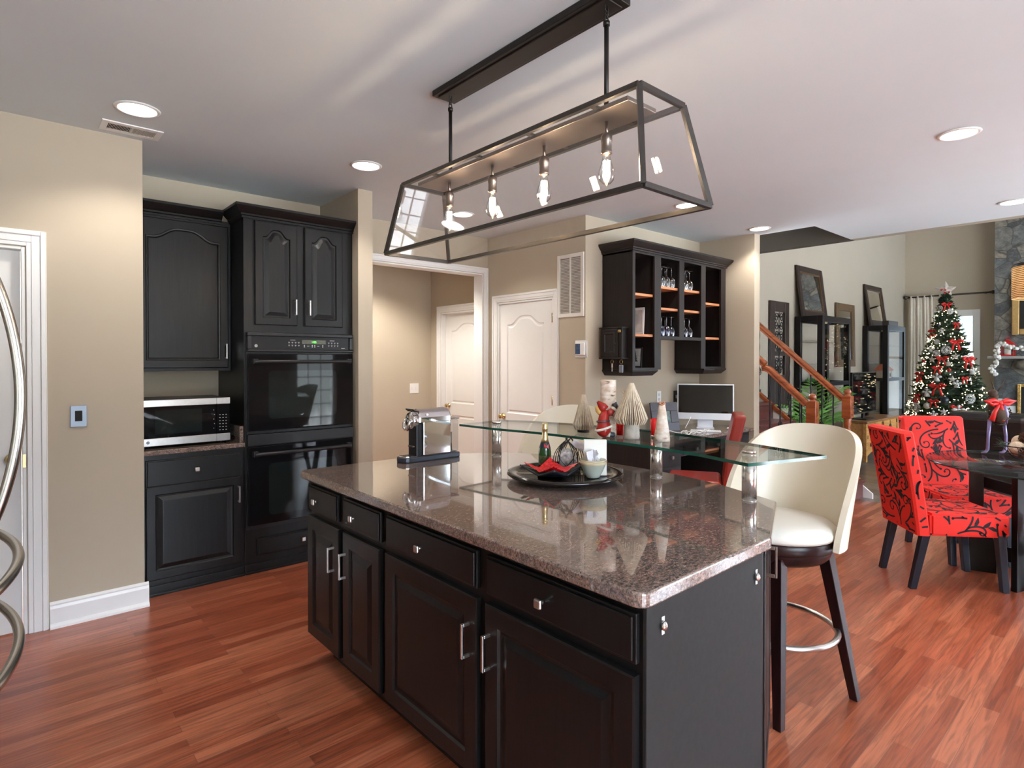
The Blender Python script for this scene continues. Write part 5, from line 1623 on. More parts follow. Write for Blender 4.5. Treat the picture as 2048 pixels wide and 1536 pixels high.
r = wall_plate('wall_outlet', 'black power outlet with a white charger plugged in beside the computer', 'outlet', fr, 5.30, 5.395, 1.00, 1.125, 'black_plastic')
mb = MB(); fbox(mb, fr, 5.325, 5.39, 1.045, 1.080, 0.0062, 0.035)
tag(build('charger', mb, 'white', bevel=0.005), 'white charger plugged into the black wall outlet', 'charger')

# red leather chair turned to the desk
def L2(x, y, z): return (x, y, z)
r = thing('desk_chair', 'red leather parsons chair pulled up to the desk', 'chair', (4.18, 2.55, 0), R(30))
mb = MB(); mb.box(-0.225, 0.225, -0.215, 0.19, 0.37, 0.525)
build('seat', mb, 'red_leather', r, local=True, bevel=0.03, seg=4)
mb = MB()
pr = [(-0.215, 0.25), (-0.225, 0.50), (-0.255, 0.80), (-0.305, 1.03)]
rings = []
for y, z in pr:
    rings.append([mb.bm.verts.new(q) for q in ((-0.215, y - 0.085, z), (0.215, y - 0.085, z), (0.215, y, z), (-0.215, y, z))])
mb.skin_rings(rings, smooth=False)
build('backrest', mb, 'red_leather', r, local=True, bevel=0.018, seg=3)
for sx in (-1, 1):
    for sy in (-1, 1):
        mb = MB(); mb.beam((sx * 0.19, sy * 0.17 - 0.02, 0), (sx * 0.19, sy * 0.165 - 0.02, 0.375), 0.04, 0.04)
        build('leg', mb, 'espresso', r, local=True, bevel=0.004)

# ================================================================== BAR STOOLS
def make_stool(label, loc, rotz):
    r = thing('bar_stool', label, 'bar stool', loc, rotz, 'cream leather bar stools at the island')
    mb = MB(); mb.lathe([(0.004, 0.702), (0.232, 0.702), (0.240, 0.715), (0.238, 0.735), (0.220, 0.752), (0.17, 0.765), (0.08, 0.772), (0.004, 0.774)], n=44)
    build('seat_pad', mb, 'seat_white', r, local=True)
    mb = MB(); mb.lathe([(0.004, 0.605), (0.195, 0.605), (0.208, 0.618), (0.220, 0.650), (0.220, 0.655), (0.230, 0.656), (0.234, 0.662), (0.234, 0.698), (0.230, 0.7015), (0.004, 0.7015)], n=44)
    build('seat_ring', mb, 'espresso', r, local=True)
    def back(u, v):
        th_ = R(-93 + 190 * u)
        q = abs(2 * u - 1)
        H = 0.715 + 0.430 * (1 - q ** 3.0) ** 0.62
        z = 0.672 + (H - 0.672) * v
        k = (z - 0.672) / 0.47
        rad = 0.246 + 0.016 * k
        sh = 0.118 * k ** 1.1
        return Vector((sh + rad * math.cos(th_), rad * math.sin(th_), z))
    mb = MB(); mb.grid(back, 56, 16)
    build('backrest', mb, 'cream', r, local=True, mods=[('SOLIDIFY', dict(thickness=0.026, offset=1.0)), ('BEVEL', dict(width=0.012, segments=3, limit_method='ANGLE')), ('SUBSURF', dict(levels=1, render_levels=1))])
    for a in (R(212), R(122), R(-51), R(38)):
        mb = MB()
        c, s_ = math.cos(a), math.sin(a)
        mb.hexa([Vector((0.311 * c, 0.311 * s_, 0)) + q for q in (Vector((-.017, -.017, 0)), Vector((.017, -.017, 0)), Vector((.017, .017, 0)), Vector((-.017, .017, 0)))] +
                [Vector((0.190 * c, 0.190 * s_, 0.64)) + q for q in (Vector((-.026, -.026, 0)), Vector((.026, -.026, 0)), Vector((.026, .026, 0)), Vector((-.026, .026, 0)))])
        build('leg', mb, 'espresso', r, local=True, bevel=0.003)
    mb = MB(); mb.tube([(0.238 * math.cos(t_), 0.238 * math.sin(t_), 0.292) for t_ in [2 * PI * k / 48 for k in range(48)]], 0.0125, 10, closed=True)
    build('footrest_ring', mb, 'steel', r, local=True)
    return r
st = make_stool('cream leather bar stool at the near right end of the island', (2.575, 1.155, 0), R(-6))
dup(st, (2.60, 2.57, 0), R(14), 'cream leather bar stool behind the glass bar near the closet door')

# ================================================================== DINING CORNER
def vines(W, H, seed, wd=0.0118):
    """scrolling vine print: a list of flat polygons (u,v) on a W x H sheet"""
    rg = random.Random(seed)
    out = []
    def leaf(x, y, a, L):
        pts = []
        for t, k in ((0, 0), (0.3, 0.16), (0.6, 0.17), (1.0, 0.0), (0.6, -0.17), (0.3, -0.16)):
            bend = 0.25 * t * t
            px = L * t * math.cos(a + bend) - L * k * math.sin(a + bend); py = L * t * math.sin(a + bend) + L * k * math.cos(a + bend)
            pts.append((x + px, y + py))
        out.append(pts)
    occ = {}
    cell = 0.02
    def near(x, y, me, dmin):
        ci, cj = int(x // cell), int(y // cell)
        for i in (ci - 1, ci, ci + 1):
            for j in (cj - 1, cj, cj + 1):
                for (px, py, q) in occ.get((i, j), ()):
                    if q not in me and (px - x) ** 2 + (py - y) ** 2 < dmin * dmin: return True
        return False
    sid = [0]
    def stroke(x, y, a, L, k0, k1, w_, me, depth):
        sid[0] += 1
        ids = me + (sid[0],)
        n = int(L / 0.009)
        P = [(x, y, a)]
        for i in range(n):
            t = i / n
            a += (k0 + (k1 - k0) * t ** 2.2) * L / n
            x += math.cos(a) * L / n; y += math.sin(a) * L / n
            if near(x, y, ids, 0.023) or not (-0.03 < x < W + 0.03 and -0.03 < y < H + 0.03): break
            P.append((x, y, a))
        if len(P) < 8: return
        for (px, py, pa) in P: occ.setdefault((int(px // cell), int(py // cell)), []).append((px, py, sid[0]))
        prev = None
        for i, (px, py, pa) in enumerate(P):
            q = w_ / 2 * (0.55 + 0.45 * math.sin(PI * min(1, 0.25 + 0.75 * i / len(P))))
            cur = ((px - math.sin(pa) * q, py + math.cos(pa) * q), (px + math.sin(pa) * q, py - math.cos(pa) * q))
            if prev: out.append([prev[0], cur[0], cur[1], prev[1]])
            prev = cur
        out.append([(P[-1][0] + w_ * 0.75 * math.cos(k * PI / 4), P[-1][1] + w_ * 0.75 * math.sin(k * PI / 4)) for k in range(8)])
        sg = -1 if k0 > 0 else 1
        for f_ in (0.22, 0.45):
            i = int(len(P) * f_)
            px, py, pa = P[i]
            la = pa + sg * 0.75
            if not near(px + 0.04 * math.cos(la), py + 0.04 * math.sin(la), ids, 0.014):
                if depth < 2 and f_ < 0.3: stroke(px, py, pa + sg * 0.5, L * 0.75, sg * abs(k0) * 1.2, sg * abs(k1) * 1.2, w_, ids, depth + 1)
                else:
                    leaf(px, py, la, 0.066)
                    occ.setdefault((int((px + 0.03 * math.cos(la)) // cell), int((py + 0.03 * math.sin(la)) // cell)), []).append((px + 0.03 * math.cos(la), py + 0.03 * math.sin(la), sid[0]))
    for _ in range(int(900 * W * H / 0.25) + 30):
        x, y = rg.uniform(0, W), rg.uniform(0, H)
        if near(x, y, (), 0.028): continue
        sg = rg.choice((-1, 1))
        stroke(x, y, rg.uniform(0, 6.28), rg.uniform(0.24, 0.38), sg * 3.5, sg * 58, wd, (), 0)
    keep = []
    for p in out:
        if all(0.004 < q[0] < W - 0.004 and 0.004 < q[1] < H - 0.004 for q in p): keep.append(p)
    return keep

def print_on(mb, fn, W, H, seed, mi=1):
    for p in vines(W, H, seed):
        try: mb.poly([fn(u, v) for u, v in p], mi)
        except ValueError: pass

def make_chair(label, loc, rotz):
    r = thing('dining_chair', label, 'chair', loc, rotz, 'red vine print dining chairs')
    SW, y0, y1, z0, z1 = 0.222, -0.20, 0.255, 0.345, 0.485
    mb = MB(); mb.box(-SW, SW, y0, y1, z0, z1)
    bmesh.ops.bevel(mb.bm, geom=mb.bm.edges[:] , offset=0.014, segments=2, affect='EDGES')
    e = 0.0012
    print_on(mb, lambda u, v: Vector((-SW + 0.014 + u, y0 + v, z1 + e)), 2 * SW - 0.028, y1 - y0 - 0.016, 3)
    print_on(mb, lambda u, v: Vector((-SW + 0.014 + u, y1 + e, z0 + v)), 2 * SW - 0.028, z1 - z0, 5)
    print_on(mb, lambda u, v: Vector((SW + e, y0 + 0.014 + u, z0 + v)), y1 - y0 - 0.028, z1 - z0, 7)
    print_on(mb, lambda u, v: Vector((-SW - e, y0 + 0.014 + u, z0 + v)), y1 - y0 - 0.028, z1 - z0, 9)
    build('seat_cover', mb, ['red_fabric', 'vine'], r, local=True)
    mb = MB()
    BT = 1.00
    def by(z): return -0.20 - 0.105 * max(0, (z - 0.33) / 0.67) ** 1.25
    def bw(z): return SW + 0.004 + 0.006 * (z - 0.33)
    rings = []
    zs = [0.345, 0.40, 0.5, 0.6, 0.7, 0.8, 0.9, 0.985, BT]
    for z in zs:
        w_ = bw(z) - (0.014 if z == BT else 0); y = by(z); th_ = 0.075 - (0.02 if z == BT else 0)
        rings.append([mb.bm.verts.new(q) for q in ((-w_, y - th_ + 0.012, z), (-w_ + 0.012, y - th_, z), (w_ - 0.012, y - th_, z), (w_, y - th_ + 0.012, z), (w_, y - 0.012, z), (w_ - 0.012, y, z), (-w_ + 0.012, y, z), (-w_, y - 0.012, z))])
    mb.skin_rings(rings, smooth=False)
    e = 0.0016
    print_on(mb, lambda u, v: Vector((-SW + 0.012 + u, by(0.49 + v) + e, 0.49 + v)), 2 * SW - 0.024, BT - 0.02 - 0.49, 13)
    print_on(mb, lambda u, v: Vector((-SW + 0.012 + u, by(0.35 + v) - 0.075 - e, 0.35 + v)), 2 * SW - 0.024, BT - 0.02 - 0.35, 17)
    for s, sd in ((-1, 19), (1, 23)):
        print_on(mb, lambda u, v: Vector((s * (bw(0.35 + v) + e), by(0.35 + v) - 0.066 + u, 0.35 + v)), 0.058, BT - 0.02 - 0.35, sd)
    build('back_cover', mb, ['red_fabric', 'vine'], r, local=True)
    for sx in (-1, 1):
        for sy in (-1, 1):
            x, ya = sx * 0.187, (0.215 if sy > 0 else -0.215)
            yb_ = ya + (0.03 if sy > 0 else -0.075)
            mb = MB()
            mb.hexa([(x - .019, yb_ - .019, 0), (x + .019, yb_ - .019, 0), (x + .019, yb_ + .019, 0), (x - .019, yb_ + .019, 0),
                     (x - .024, ya - .024, 0.36), (x + .024, ya - .024, 0.36), (x + .024, ya + .024, 0.36), (x - .024, ya + .024, 0.36)])
            build('leg', mb, 'navy_leg', r, local=True, bevel=0.003)
    return r
ch = make_chair('red vine print dining chair nearest the island, back turned to us', (4.685, 1.0, 0), R(-138.7))
dup(ch, (5.36, 1.06, 0), R(133.4), 'red vine print dining chair facing us across the left edge of the glass table')
dup(ch, (4.675, 0.305, 0), R(-76), 'red vine print dining chair cut off by the right edge of the picture')

TX, TY = 5.17, 0.52
r = thing('dining_table', 'round glass dining table on a black slab-legged base', 'table', (TX, TY, 0))
mb = MB()
mb.lathe([(0.004, 0.748), (0.675, 0.748), (0.680, 0.752), (0.675, 0.760), (0.004, 0.760)], c=(TX, TY), n=72, mis=[0, 1, 1, 0])
build('glass_top', mb, ['table_glass', plain('table_glass_edge', (0.01, 0.03, 0.025, 1), 0.08, var=0.1)], r)
ends = []
for a in (162, 107, -18, -73):
    c, s_ = math.cos(R(a)), math.sin(R(a))
    e = Vector((TX + 0.40 * c, TY + 0.40 * s_, 0)); ends.append(e)
    d = Vector((-s_, c, 0)) * 0.017; u = Vector((c, s_, 0))
    mb = MB()
    pts = [(-0.115, 0), (0.035, 0), (0.035, 0.746), (-0.045, 0.746), (-0.045, 0.34), (-0.115, 0.20)]
    lo = [mb.bm.verts.new(e + u * p + Vector((0, 0, z)) - d) for p, z in pts]; hi = [mb.bm.verts.new(e + u * p + Vector((0, 0, z)) + d) for p, z in pts]
    mb.bm.faces.new(lo[::-1]); mb.bm.faces.new(hi)
    for i in range(6): mb.bm.faces.new((lo[i], lo[(i + 1) % 6], hi[(i + 1) % 6], hi[i]))
    build('leg', mb, 'black_wood', r, bevel=0.003)
def inner(p): return p + (Vector((TX, TY, 0)) - p).normalized() * 0.06
for a, b, z, hh in ((0, 1, 0.615, 0.07), (2, 3, 0.615, 0.07), (0, 2, 0.14, 0.10), (1, 3, 0.14, 0.10)):
    mb = MB()
    mb.beam(inner(ends[a]) + Vector((0, 0, z)), inner(ends[b]) + Vector((0, 0, z)), 0.035, hh)
    build('rail' if z > 0.5 else 'stretcher', mb, 'black_wood', r, bevel=0.002)

# wire bowl with balls and pine cones
WX, WY, WZ = 5.27, 0.62, 0.7605
r = thing('wire_bowl', 'dark wire bowl of ornaments on the glass dining table', 'bowl', (WX, WY, WZ))
mb = MB()
def circ(rad, z, n=40): return [(WX + rad * math.cos(2 * PI * k / n), WY + rad * math.sin(2 * PI * k / n), z) for k in range(n)]
mb.tube(circ(0.185, WZ + 0.105), 0.004, 6, closed=True); mb.tube(circ(0.06, WZ + 0.003), 0.003, 6, closed=True); mb.tube(circ(0.15, WZ + 0.055), 0.0025, 6, closed=True)
build('rims', mb, 'iron', r)
mb = MB()
for k in range(16):
    a = 2 * PI * k / 16
    mb.tube([(WX + q * math.cos(a), WY + q * math.sin(a), WZ + z) for q, z in ((0.06, 0.003), (0.11, 0.016), (0.15, 0.055), (0.185, 0.105))], 0.002, 5)
build('ribs', mb, 'iron', r)
for k, (dx_, dy_, dz, rad) in enumerate(((-0.065, 0.085, 0.085, 0.048), (0.03, -0.06, 0.075, 0.046), (0.045, 0.085, 0.12, 0.045))):
    mb = MB(); mb.ell((WX + dx_, WY + dy_, WZ + dz), rad, n=18, m=12)
    for q in range(7):
        a = q * 0.9
        ax = Vector((math.cos(a), math.sin(a), math.sin(q * 1.7))).normalized(); b1_ = ax.orthogonal().normalized(); b2_ = ax.cross(b1_)
        mb.tube([Vector((WX + dx_, WY + dy_, WZ + dz)) + (b1_ * math.cos(t_) + b2_ * math.sin(t_)) * rad for t_ in [2 * PI * m / 24 for m in range(24)]], 0.0022, 4, closed=True)
    tag(build('wicker_ball', mb, 'ball'), ('pale wicker ball at the left of the wire bowl', 'pale wicker ball at the near side of the wire bowl', 'pale wicker ball at the top back of the wire bowl')[k], 'ornament', 'wicker balls in the wire bowl')
rg = random.Random(31)
cone0 = None
def pine_cone(loc, rot, label):
    global cone0
    if cone0 is None:
        mb = MB()
        for i in range(70):
            t_ = i / 70; a = i * 2.39996
            rad = 0.030 * math.sin(PI * (0.12 + 0.85 * t_)) + 0.003
            z = -0.035 + 0.075 * t_
            c = Vector((rad * 0.55 * math.cos(a), rad * 0.55 * math.sin(a), z)); o_ = Vector((math.cos(a), math.sin(a), 0.45)); sd = Vector((-math.sin(a), math.cos(a), 0))
            mb.hexa([c - sd * 0.004, c + sd * 0.004, c + sd * 0.004 + Vector((0, 0, 0.003)), c - sd * 0.004 + Vector((0, 0, 0.003)),
                     c + o_ * rad * 0.75 - sd * 0.008, c + o_ * rad * 0.75 + sd * 0.008, c + o_ * rad * 0.75 + sd * 0.006 + Vector((0, 0, 0.005)), c + o_ * rad * 0.75 - sd * 0.006 + Vector((0, 0, 0.005))])
        mb.ell((0, 0, 0.0), (0.016, 0.016, 0.036))
        o = build('pine_cone', mb, 'pinecone'); cone0 = o
    else:
        o = cone0.copy(); C.objects.link(o)
    o.location = loc; o.rotation_euler = rot
    return tag(o, label, 'pine cone', 'pine cones in the wire bowl')
for k in range(8):
    a = 2 * PI * k / 8 + 0.3
    q = 0.10 if k % 2 else 0.045
    pine_cone((WX + q * math.cos(a), WY + q * math.sin(a), WZ + (0.06 if k % 2 else 0.135) + 0.01 * (k % 3)), (rg.uniform(-1, 1), rg.uniform(-1, 1), rg.uniform(0, 6)), 'brown pine cone heaped in the wire bowl on the glass table')
mb = MB()
for k in range(26):
    b_ = Vector((WX - 0.105, WY + 0.13, WZ + 0.10)); d = Vector((-0.7 + rg.uniform(-0.4, 0.5), 0.7 + rg.uniform(-0.5, 0.4), rg.uniform(-0.1, 0.9))).normalized()
    mb.tube([b_, b_ + d * rg.uniform(0.05, 0.085)], [0.0018, 0.0006], 4)
tag(build('pine_sprig', mb, 'needles'), 'green pine sprig sticking out of the left of the wire bowl', 'sprig')

# twig figure with violet legs and a red bow
FX, FY2, FZ = 5.52, 0.86, 0.7605
r = thing('twig_animal', 'standing twig animal figure with violet legs and a red bow on the table', 'figurine', (FX, FY2, FZ))
FS = Vector((0.747, -0.665, 0))
def FP(a, z, b=0): return Vector((FX, FY2, FZ + z)) + FS * a + Vector((0.665, 0.747, 0)) * b
for a in (-0.07, 0.06):
    mb = MB(); mb.tube([FP(a - 0.045, 0.006), FP(a - 0.015, 0.010), FP(a, 0.03), FP(a + 0.004, 0.12), FP(a * 0.8, 0.25)], [0.006, 0.010, 0.011, 0.010, 0.012], 8)
    build('leg', mb, 'purple', r)
mb = MB()
for k in range(60):
    a = rg.uniform(0, 6.28); t0 = rg.uniform(0, 3.1)
    mb.tube([FP(0.02 + 0.085 * math.cos(a + q) * math.sin(t0), 0.285 + 0.075 * math.cos(t0 + q * 0.3), 0.05 * math.sin(a + q) * math.sin(t0)) for q in (0, 0.35, 0.7)], 0.004, 4)
mb.ell(FP(0.02, 0.285), (0.075, 0.05, 0.065))
build('body', mb, 'bark', r)
mb = MB(); mb.tube([FP(-0.03, 0.32), FP(-0.035, 0.38), FP(-0.02, 0.43)], [0.035, 0.026, 0.024], 10); mb.ell(FP(-0.035, 0.445), (0.04, 0.03, 0.028))
for s in (-1, 1): mb.tube([FP(-0.01 + s * 0.012, 0.46), FP(0.0 + s * 0.035, 0.50), FP(s * 0.05, 0.545)], [0.006, 0.004, 0.002], 5)
build('head', mb, 'bark', r)
mb = MB()
kn = FP(-0.01, 0.375, -0.035)
mb.ell(kn, 0.018)
for s in (-1, 1):
    mb.tube([kn, kn + FS * s * 0.045 + Vector((0, 0, 0.020)), kn + FS * s * 0.10 + Vector((0, 0, 0.012)), kn + FS * s * 0.055 - Vector((0, 0, 0.012)), kn], [0.010, 0.016, 0.018, 0.014, 0.008], 6)
    mb.tube([kn, kn + FS * (-0.035 if s < 0 else 0.02) - Vector((0, 0, 0.06)), kn + FS * (-0.06 if s < 0 else 0.015) - Vector((0, 0, 0.13))], [0.010, 0.014, 0.018], 6)
bow = build('ribbon_bow', mb, 'red', r)
mb = MB(); mb.tube([kn + FS * 0.03, kn + FS * 0.04 - Vector((0, 0, 0.08)), kn + FS * 0.05 - Vector((0, 0, 0.15))], [0.006, 0.022, 0.004], 6)
build('feather', mb, 'purple', bow)

# woven drum lampshade hanging above the table
r = thing('hanging_lamp', 'woven honey-coloured drum lampshade hanging at the right edge', 'pendant light', (TX, TY, CEIL))
mb = MB(); mb.lathe([(0.215, 1.858), (0.215, 2.065)], c=(TX, TY), n=60, cap=False)
build('lamp_shade', mb, 'shade', r, mods=[('SOLIDIFY', dict(thickness=0.006))])
mb = MB(); mb.lathe([(0.217, 2.065), (0.220, 2.070), (0.217, 2.085), (0.210, 2.085), (0.210, 2.065)], c=(TX, TY), n=60, cap=False)
for a in (0, 120, 240): mb.tube([(TX, TY, 2.078), (TX + 0.213 * math.cos(R(a)), TY + 0.213 * math.sin(R(a)), 2.078)], 0.004, 6)
build('rim', mb, 'bronze', r)
mb = MB(); mb.cyl((TX, TY, 2.08), (TX, TY, CEIL - 0.02), 0.006, n=8); mb.lathe([(0.004, CEIL - 0.03), (0.05, CEIL - 0.025), (0.06, CEIL - 0.001), (0.004, CEIL - 0.0008)], c=(TX, TY), n=24)
build('cord', mb, 'bronze', r)
mb = MB(); mb.ell((TX, TY, 1.97), (0.035, 0.035, 0.05)); mb.cyl((TX, TY, 2.01), (TX, TY, 2.08), 0.018)
build('bulb', mb, emit('shade_bulb', (1.0, 0.8, 0.55, 1), 9), r)

# ================================================================== STAIRCASE
r = thing('staircase', 'red-brown wooden staircase with iron balusters and two square newel posts', 'staircase', (6.4, 2.4, 0))
SX0, SX1 = 5.935, 6.845
SY, RISE, RUN = 2.16, 0.19, 0.2375
M['riser'] = wood('dark_cherry_stair', (0.07, 0.016, 0.014, 1), (0.13, 0.034, 0.026, 1), (2, 14, 14), 0.3, coat=0.3)
for k in range(9):
    mb = MB(); y = SY + RUN * k; z = RISE * (k + 1)
    mb.box(SX0 + 0.02, SX1 - 0.02, y, y + 0.018, z - RISE + 0.001, z - 0.03)
    build('riser', mb, 'riser', r)
    mb = MB(); mb.box(SX0 + 0.02, SX1 - 0.02, y - 0.022, y + RUN + 0.01, z - 0.03, z)
    build('tread', mb, 'riser', r, bevel=0.006)
SL = RISE / RUN
def capz(y): return 1.02 - 0.80 * (3.28 - y)
for X0, X1, nm in ((SX1 - 0.018, SX1 + 0.0, 'far'), (SX0, SX0 + 0.018, 'near')):
    mb = MB()
    yl = 2.07 if nm == 'far' else 2.07
    pts = [(yl, 0.0), (4.3, 0.0), (4.3, capz(4.3)), (yl, max(0.02, capz(yl)))]
    vs_ = [[mb.bm.verts.new((X, y, z)) for y, z in pts] for X in (X0, X1)]
    mb.bm.faces.new(vs_[0][::-1]); mb.bm.faces.new(vs_[1])
    for i in range(4): mb.bm.faces.new((vs_[0][i], vs_[0][(i + 1) % 4], vs_[1][(i + 1) % 4], vs_[1][i]))
    if nm == 'far':
        build('stringer', mb, 'trim', r)
        mb = MB(); mb.beam((SX1 - 0.01, 2.2, capz(2.2) + 0.02), (SX1 - 0.01, 4.25, capz(4.25) + 0.02), 0.055, 0.045)
        build('stringer_cap', mb, 'orange_wood', r, bevel=0.006)
    else:
        mb.bm.free()
        mb = MB()
        for k in range(9):
            y = SY + RUN * k; mb.box(X0, X1, y, y + RUN, 0.0, RISE * (k + 1) - 0.031)
        build('stringer', mb, 'trim', r)
def newel(x, y, z_top):
    mb = MB(); s = 0.046
    mb.box(x - s, x + s, y - s, y + s, 0.0, 0.36)
    mb.box(x - s, x + s, y - s, y + s, z_top - 0.315, z_top - 0.075)
    mb.lathe([(0.040, 0.36), (0.034, 0.38), (0.028, 0.40), (0.033, 0.55), (0.036, 0.66), (0.030, 0.74), (0.038, 0.765), (0.034, 0.785), (0.040, z_top - 0.315)], c=(x, y), n=18)
    mb.lathe([(0.044, z_top - 0.075), (0.030, z_top - 0.066), (0.024, z_top - 0.058), (0.034, z_top - 0.050), (0.036, z_top - 0.030), (0.030, z_top - 0.010), (0.012, z_top), (0.003, z_top)], c=(x, y), n=18)
    return build('newel_post', mb, 'orange_wood', r, bevel=0.008)
newel(5.995, 2.345, 1.118)
newel(6.848, 2.318, 1.136)
def rail(pts):
    mb = MB()
    prof = [(-0.030, -0.030), (0.030, -0.030), (0.024, -0.012), (0.034, 0.004), (0.030, 0.024), (0.014, 0.034), (-0.014, 0.034), (-0.030, 0.024), (-0.034, 0.004), (-0.024, -0.012)]
    rings = []
    P_ = [Vector(p) for p in pts]
    for i, p in enumerate(P_):
        d = (P_[min(i + 1, len(P_) - 1)] - P_[max(0, i - 1)]).normalized()
        n = Vector((0, 0, 1)) - d * d.z; n.normalize(); sx = d.cross(n)
        rings.append([mb.bm.verts.new(p + sx * a + n * b) for a, b in prof])
    mb.skin_rings(rings, smooth=False)
    return build('handrail', mb, 'orange_wood', r, bevel=0.004)
rail([(6.848, 2.36, 1.025), (6.848, 3.28, 1.845), (6.848, 4.2, 2.665)])
rail([(5.975, 2.39, 1.010), (5.975, 2.76, 1.345), (5.975, 2.80, 1.362), (5.975, 2.835, 1.362)])
rail([(5.955, 2.80, 1.40), (5.955, 3.3, 1.83)])
def baluster(x, y, z0, z1, basket=False):
    mb = MB()
    n = 26
    mb.tube([(x + 0.0018 * math.cos(k * 1.3), y + 0.0018 * math.sin(k * 1.3), z0 + (z1 - z0) * k / n) for k in range(n + 1)], 0.0078, 6)
    mb.box(x - 0.015, x + 0.015, y - 0.015, y + 0.015, z0, z0 + 0.03)
    if basket:
        zc = z0 + (z1 - z0) * 0.32
        for q in range(4):
            mb.tube([(x + 0.024 * math.sin(PI * t_) * math.cos(q * PI / 2 + t_ * 2.2), y + 0.024 * math.sin(PI * t_) * math.sin(q * PI / 2 + t_ * 2.2), zc - 0.05 + 0.10 * t_) for t_ in [k / 10 for k in range(11)]], 0.004, 5)
    build('baluster', mb, 'iron', r)
for k in range(9):
    y = 2.46 + 0.118 * k
    baluster(6.842, y, capz(y) + 0.04, 1.025 + 0.891 * (y - 2.36) - 0.03, basket=(k % 3 == 1))
for k in range(4):
    y = 2.44 + 0.105 * k
    st_ = int((y - SY) / RUN) + 1
    baluster(5.975, y, RISE * st_, 1.010 + 0.905 * (y - 2.39) - 0.03, basket=(k == 2))

# ================================================================== LIVING ROOM
# potted palm behind the stairs
QX, QY = 7.44, 3.02
r = thing('potted_palm', 'green palm plant in a dark pot behind the stair railing', 'plant', (QX, QY, 0))
mb = MB(); mb.lathe([(0.004, 0), (0.12, 0), (0.16, 0.30), (0.165, 0.33), (0.145, 0.33), (0.14, 0.29), (0.004, 0.29)], c=(QX, QY), n=28)
build('pot', mb, 'terracotta', r)
rg = random.Random(77)
for k in range(16):
    a = 2 * PI * k / 16 + rg.uniform(-0.2, 0.2)
    L = rg.uniform(0.62, 0.85); el = rg.uniform(0.75, 1.35)
    if math.sin(a) > 0.3: L *= 0.72
    hd = Vector((math.cos(a), math.sin(a), 0)); sd = Vector((-hd.y, hd.x, 0))
    spine = []
    for i in range(13):
        t_ = i / 12
        spine.append(Vector((QX, QY, 0.29)) + hd * (L * 0.62 * t_ ** 1.2) + Vector((0, 0, L * (math.sin(el) * 1.75 * t_ - 0.62 * t_ * t_))))
    mb = MB(); mb.tube(spine, [0.006 - 0.0004 * i for i in range(13)], 5)
    for i in range(3, 13):
        for s in (-1, 1):
            p = spine[i]; d = (spine[i] - spine[i - 1]).normalized()
            l_ = 0.20 * math.sin(PI * (i / 14)) + 0.05
            tip = p + (d * 0.75 + sd * s * 0.75 - Vector((0, 0, 0.25))).normalized() * l_
            m_ = (p + tip) / 2 + Vector((0, 0, 0.012)); w_ = d.cross(tip - p).normalized().cross(tip - p).normalized() * 0.014
            mb.poly([p, m_ - w_, tip, m_ + w_])
    build('frond', mb, 'palm', r)

# iron scroll panel on the wall
r = thing('scroll_panel', 'tall dark panel with wrought iron scrolls on the wall behind the stairs', 'wall decoration', (7.98, 3.58, 0.75))
ax0, ax1, az0, az1 = 7.70, 8.262, 0.78, 2.237
fr = Fr((0, 3.579, 0), (1, 0, 0), (0, -1, 0))
mb = MB()
for b in ((ax0, ax0 + 0.13, az0, az1), (ax1 - 0.13, ax1, az0, az1), (ax0 + 0.13, ax1 - 0.13, az1 - 0.14, az1), (ax0 + 0.13, ax1 - 0.13, az0, az0 + 0.46), (ax0 + 0.13, ax1 - 0.13, 1.50, 1.56)):
    fbox(mb, fr, *b, 0, 0.035)
build('frame', mb, 'frame_dark', r, bevel=0.004)
xm = (ax0 + ax1) / 2
def scroll(mb, x, z, s, sz, up):
    pts = []
    for k in range(28):
        t_ = k / 27; a = t_ * 4.6 * PI / 1.6
        rad = 0.055 * (1 - 0.8 * t_) * sz
        pts.append(fr(x + s * (0.075 * sz - rad * math.cos(a)), z + up * rad * math.sin(a) * 1.25, 0.018))
    mb.tube(pts, 0.0065, 5)
for z, up, sz in ((2.02, 1, 1.0), (1.92, -1, 1.0), (1.78, 1, 0.9), (1.72, -1, 1.0), (1.63, 1, 0.9), (1.585, -1, 0.5), (1.42, 1, 0.9), (1.36, -1, 0.9), (1.29, 1, 0.6)):
    mb = MB(); scroll(mb, xm, z, 1, sz, up); scroll(mb, xm, z, -1, sz, up)
    build('iron_scroll', mb, 'iron', r)
mb = MB(); mb.tube([fr(xm, 1.25, 0.018), fr(xm, 2.09, 0.018)], 0.006, 6)
build('iron_stem', mb, 'iron', r)

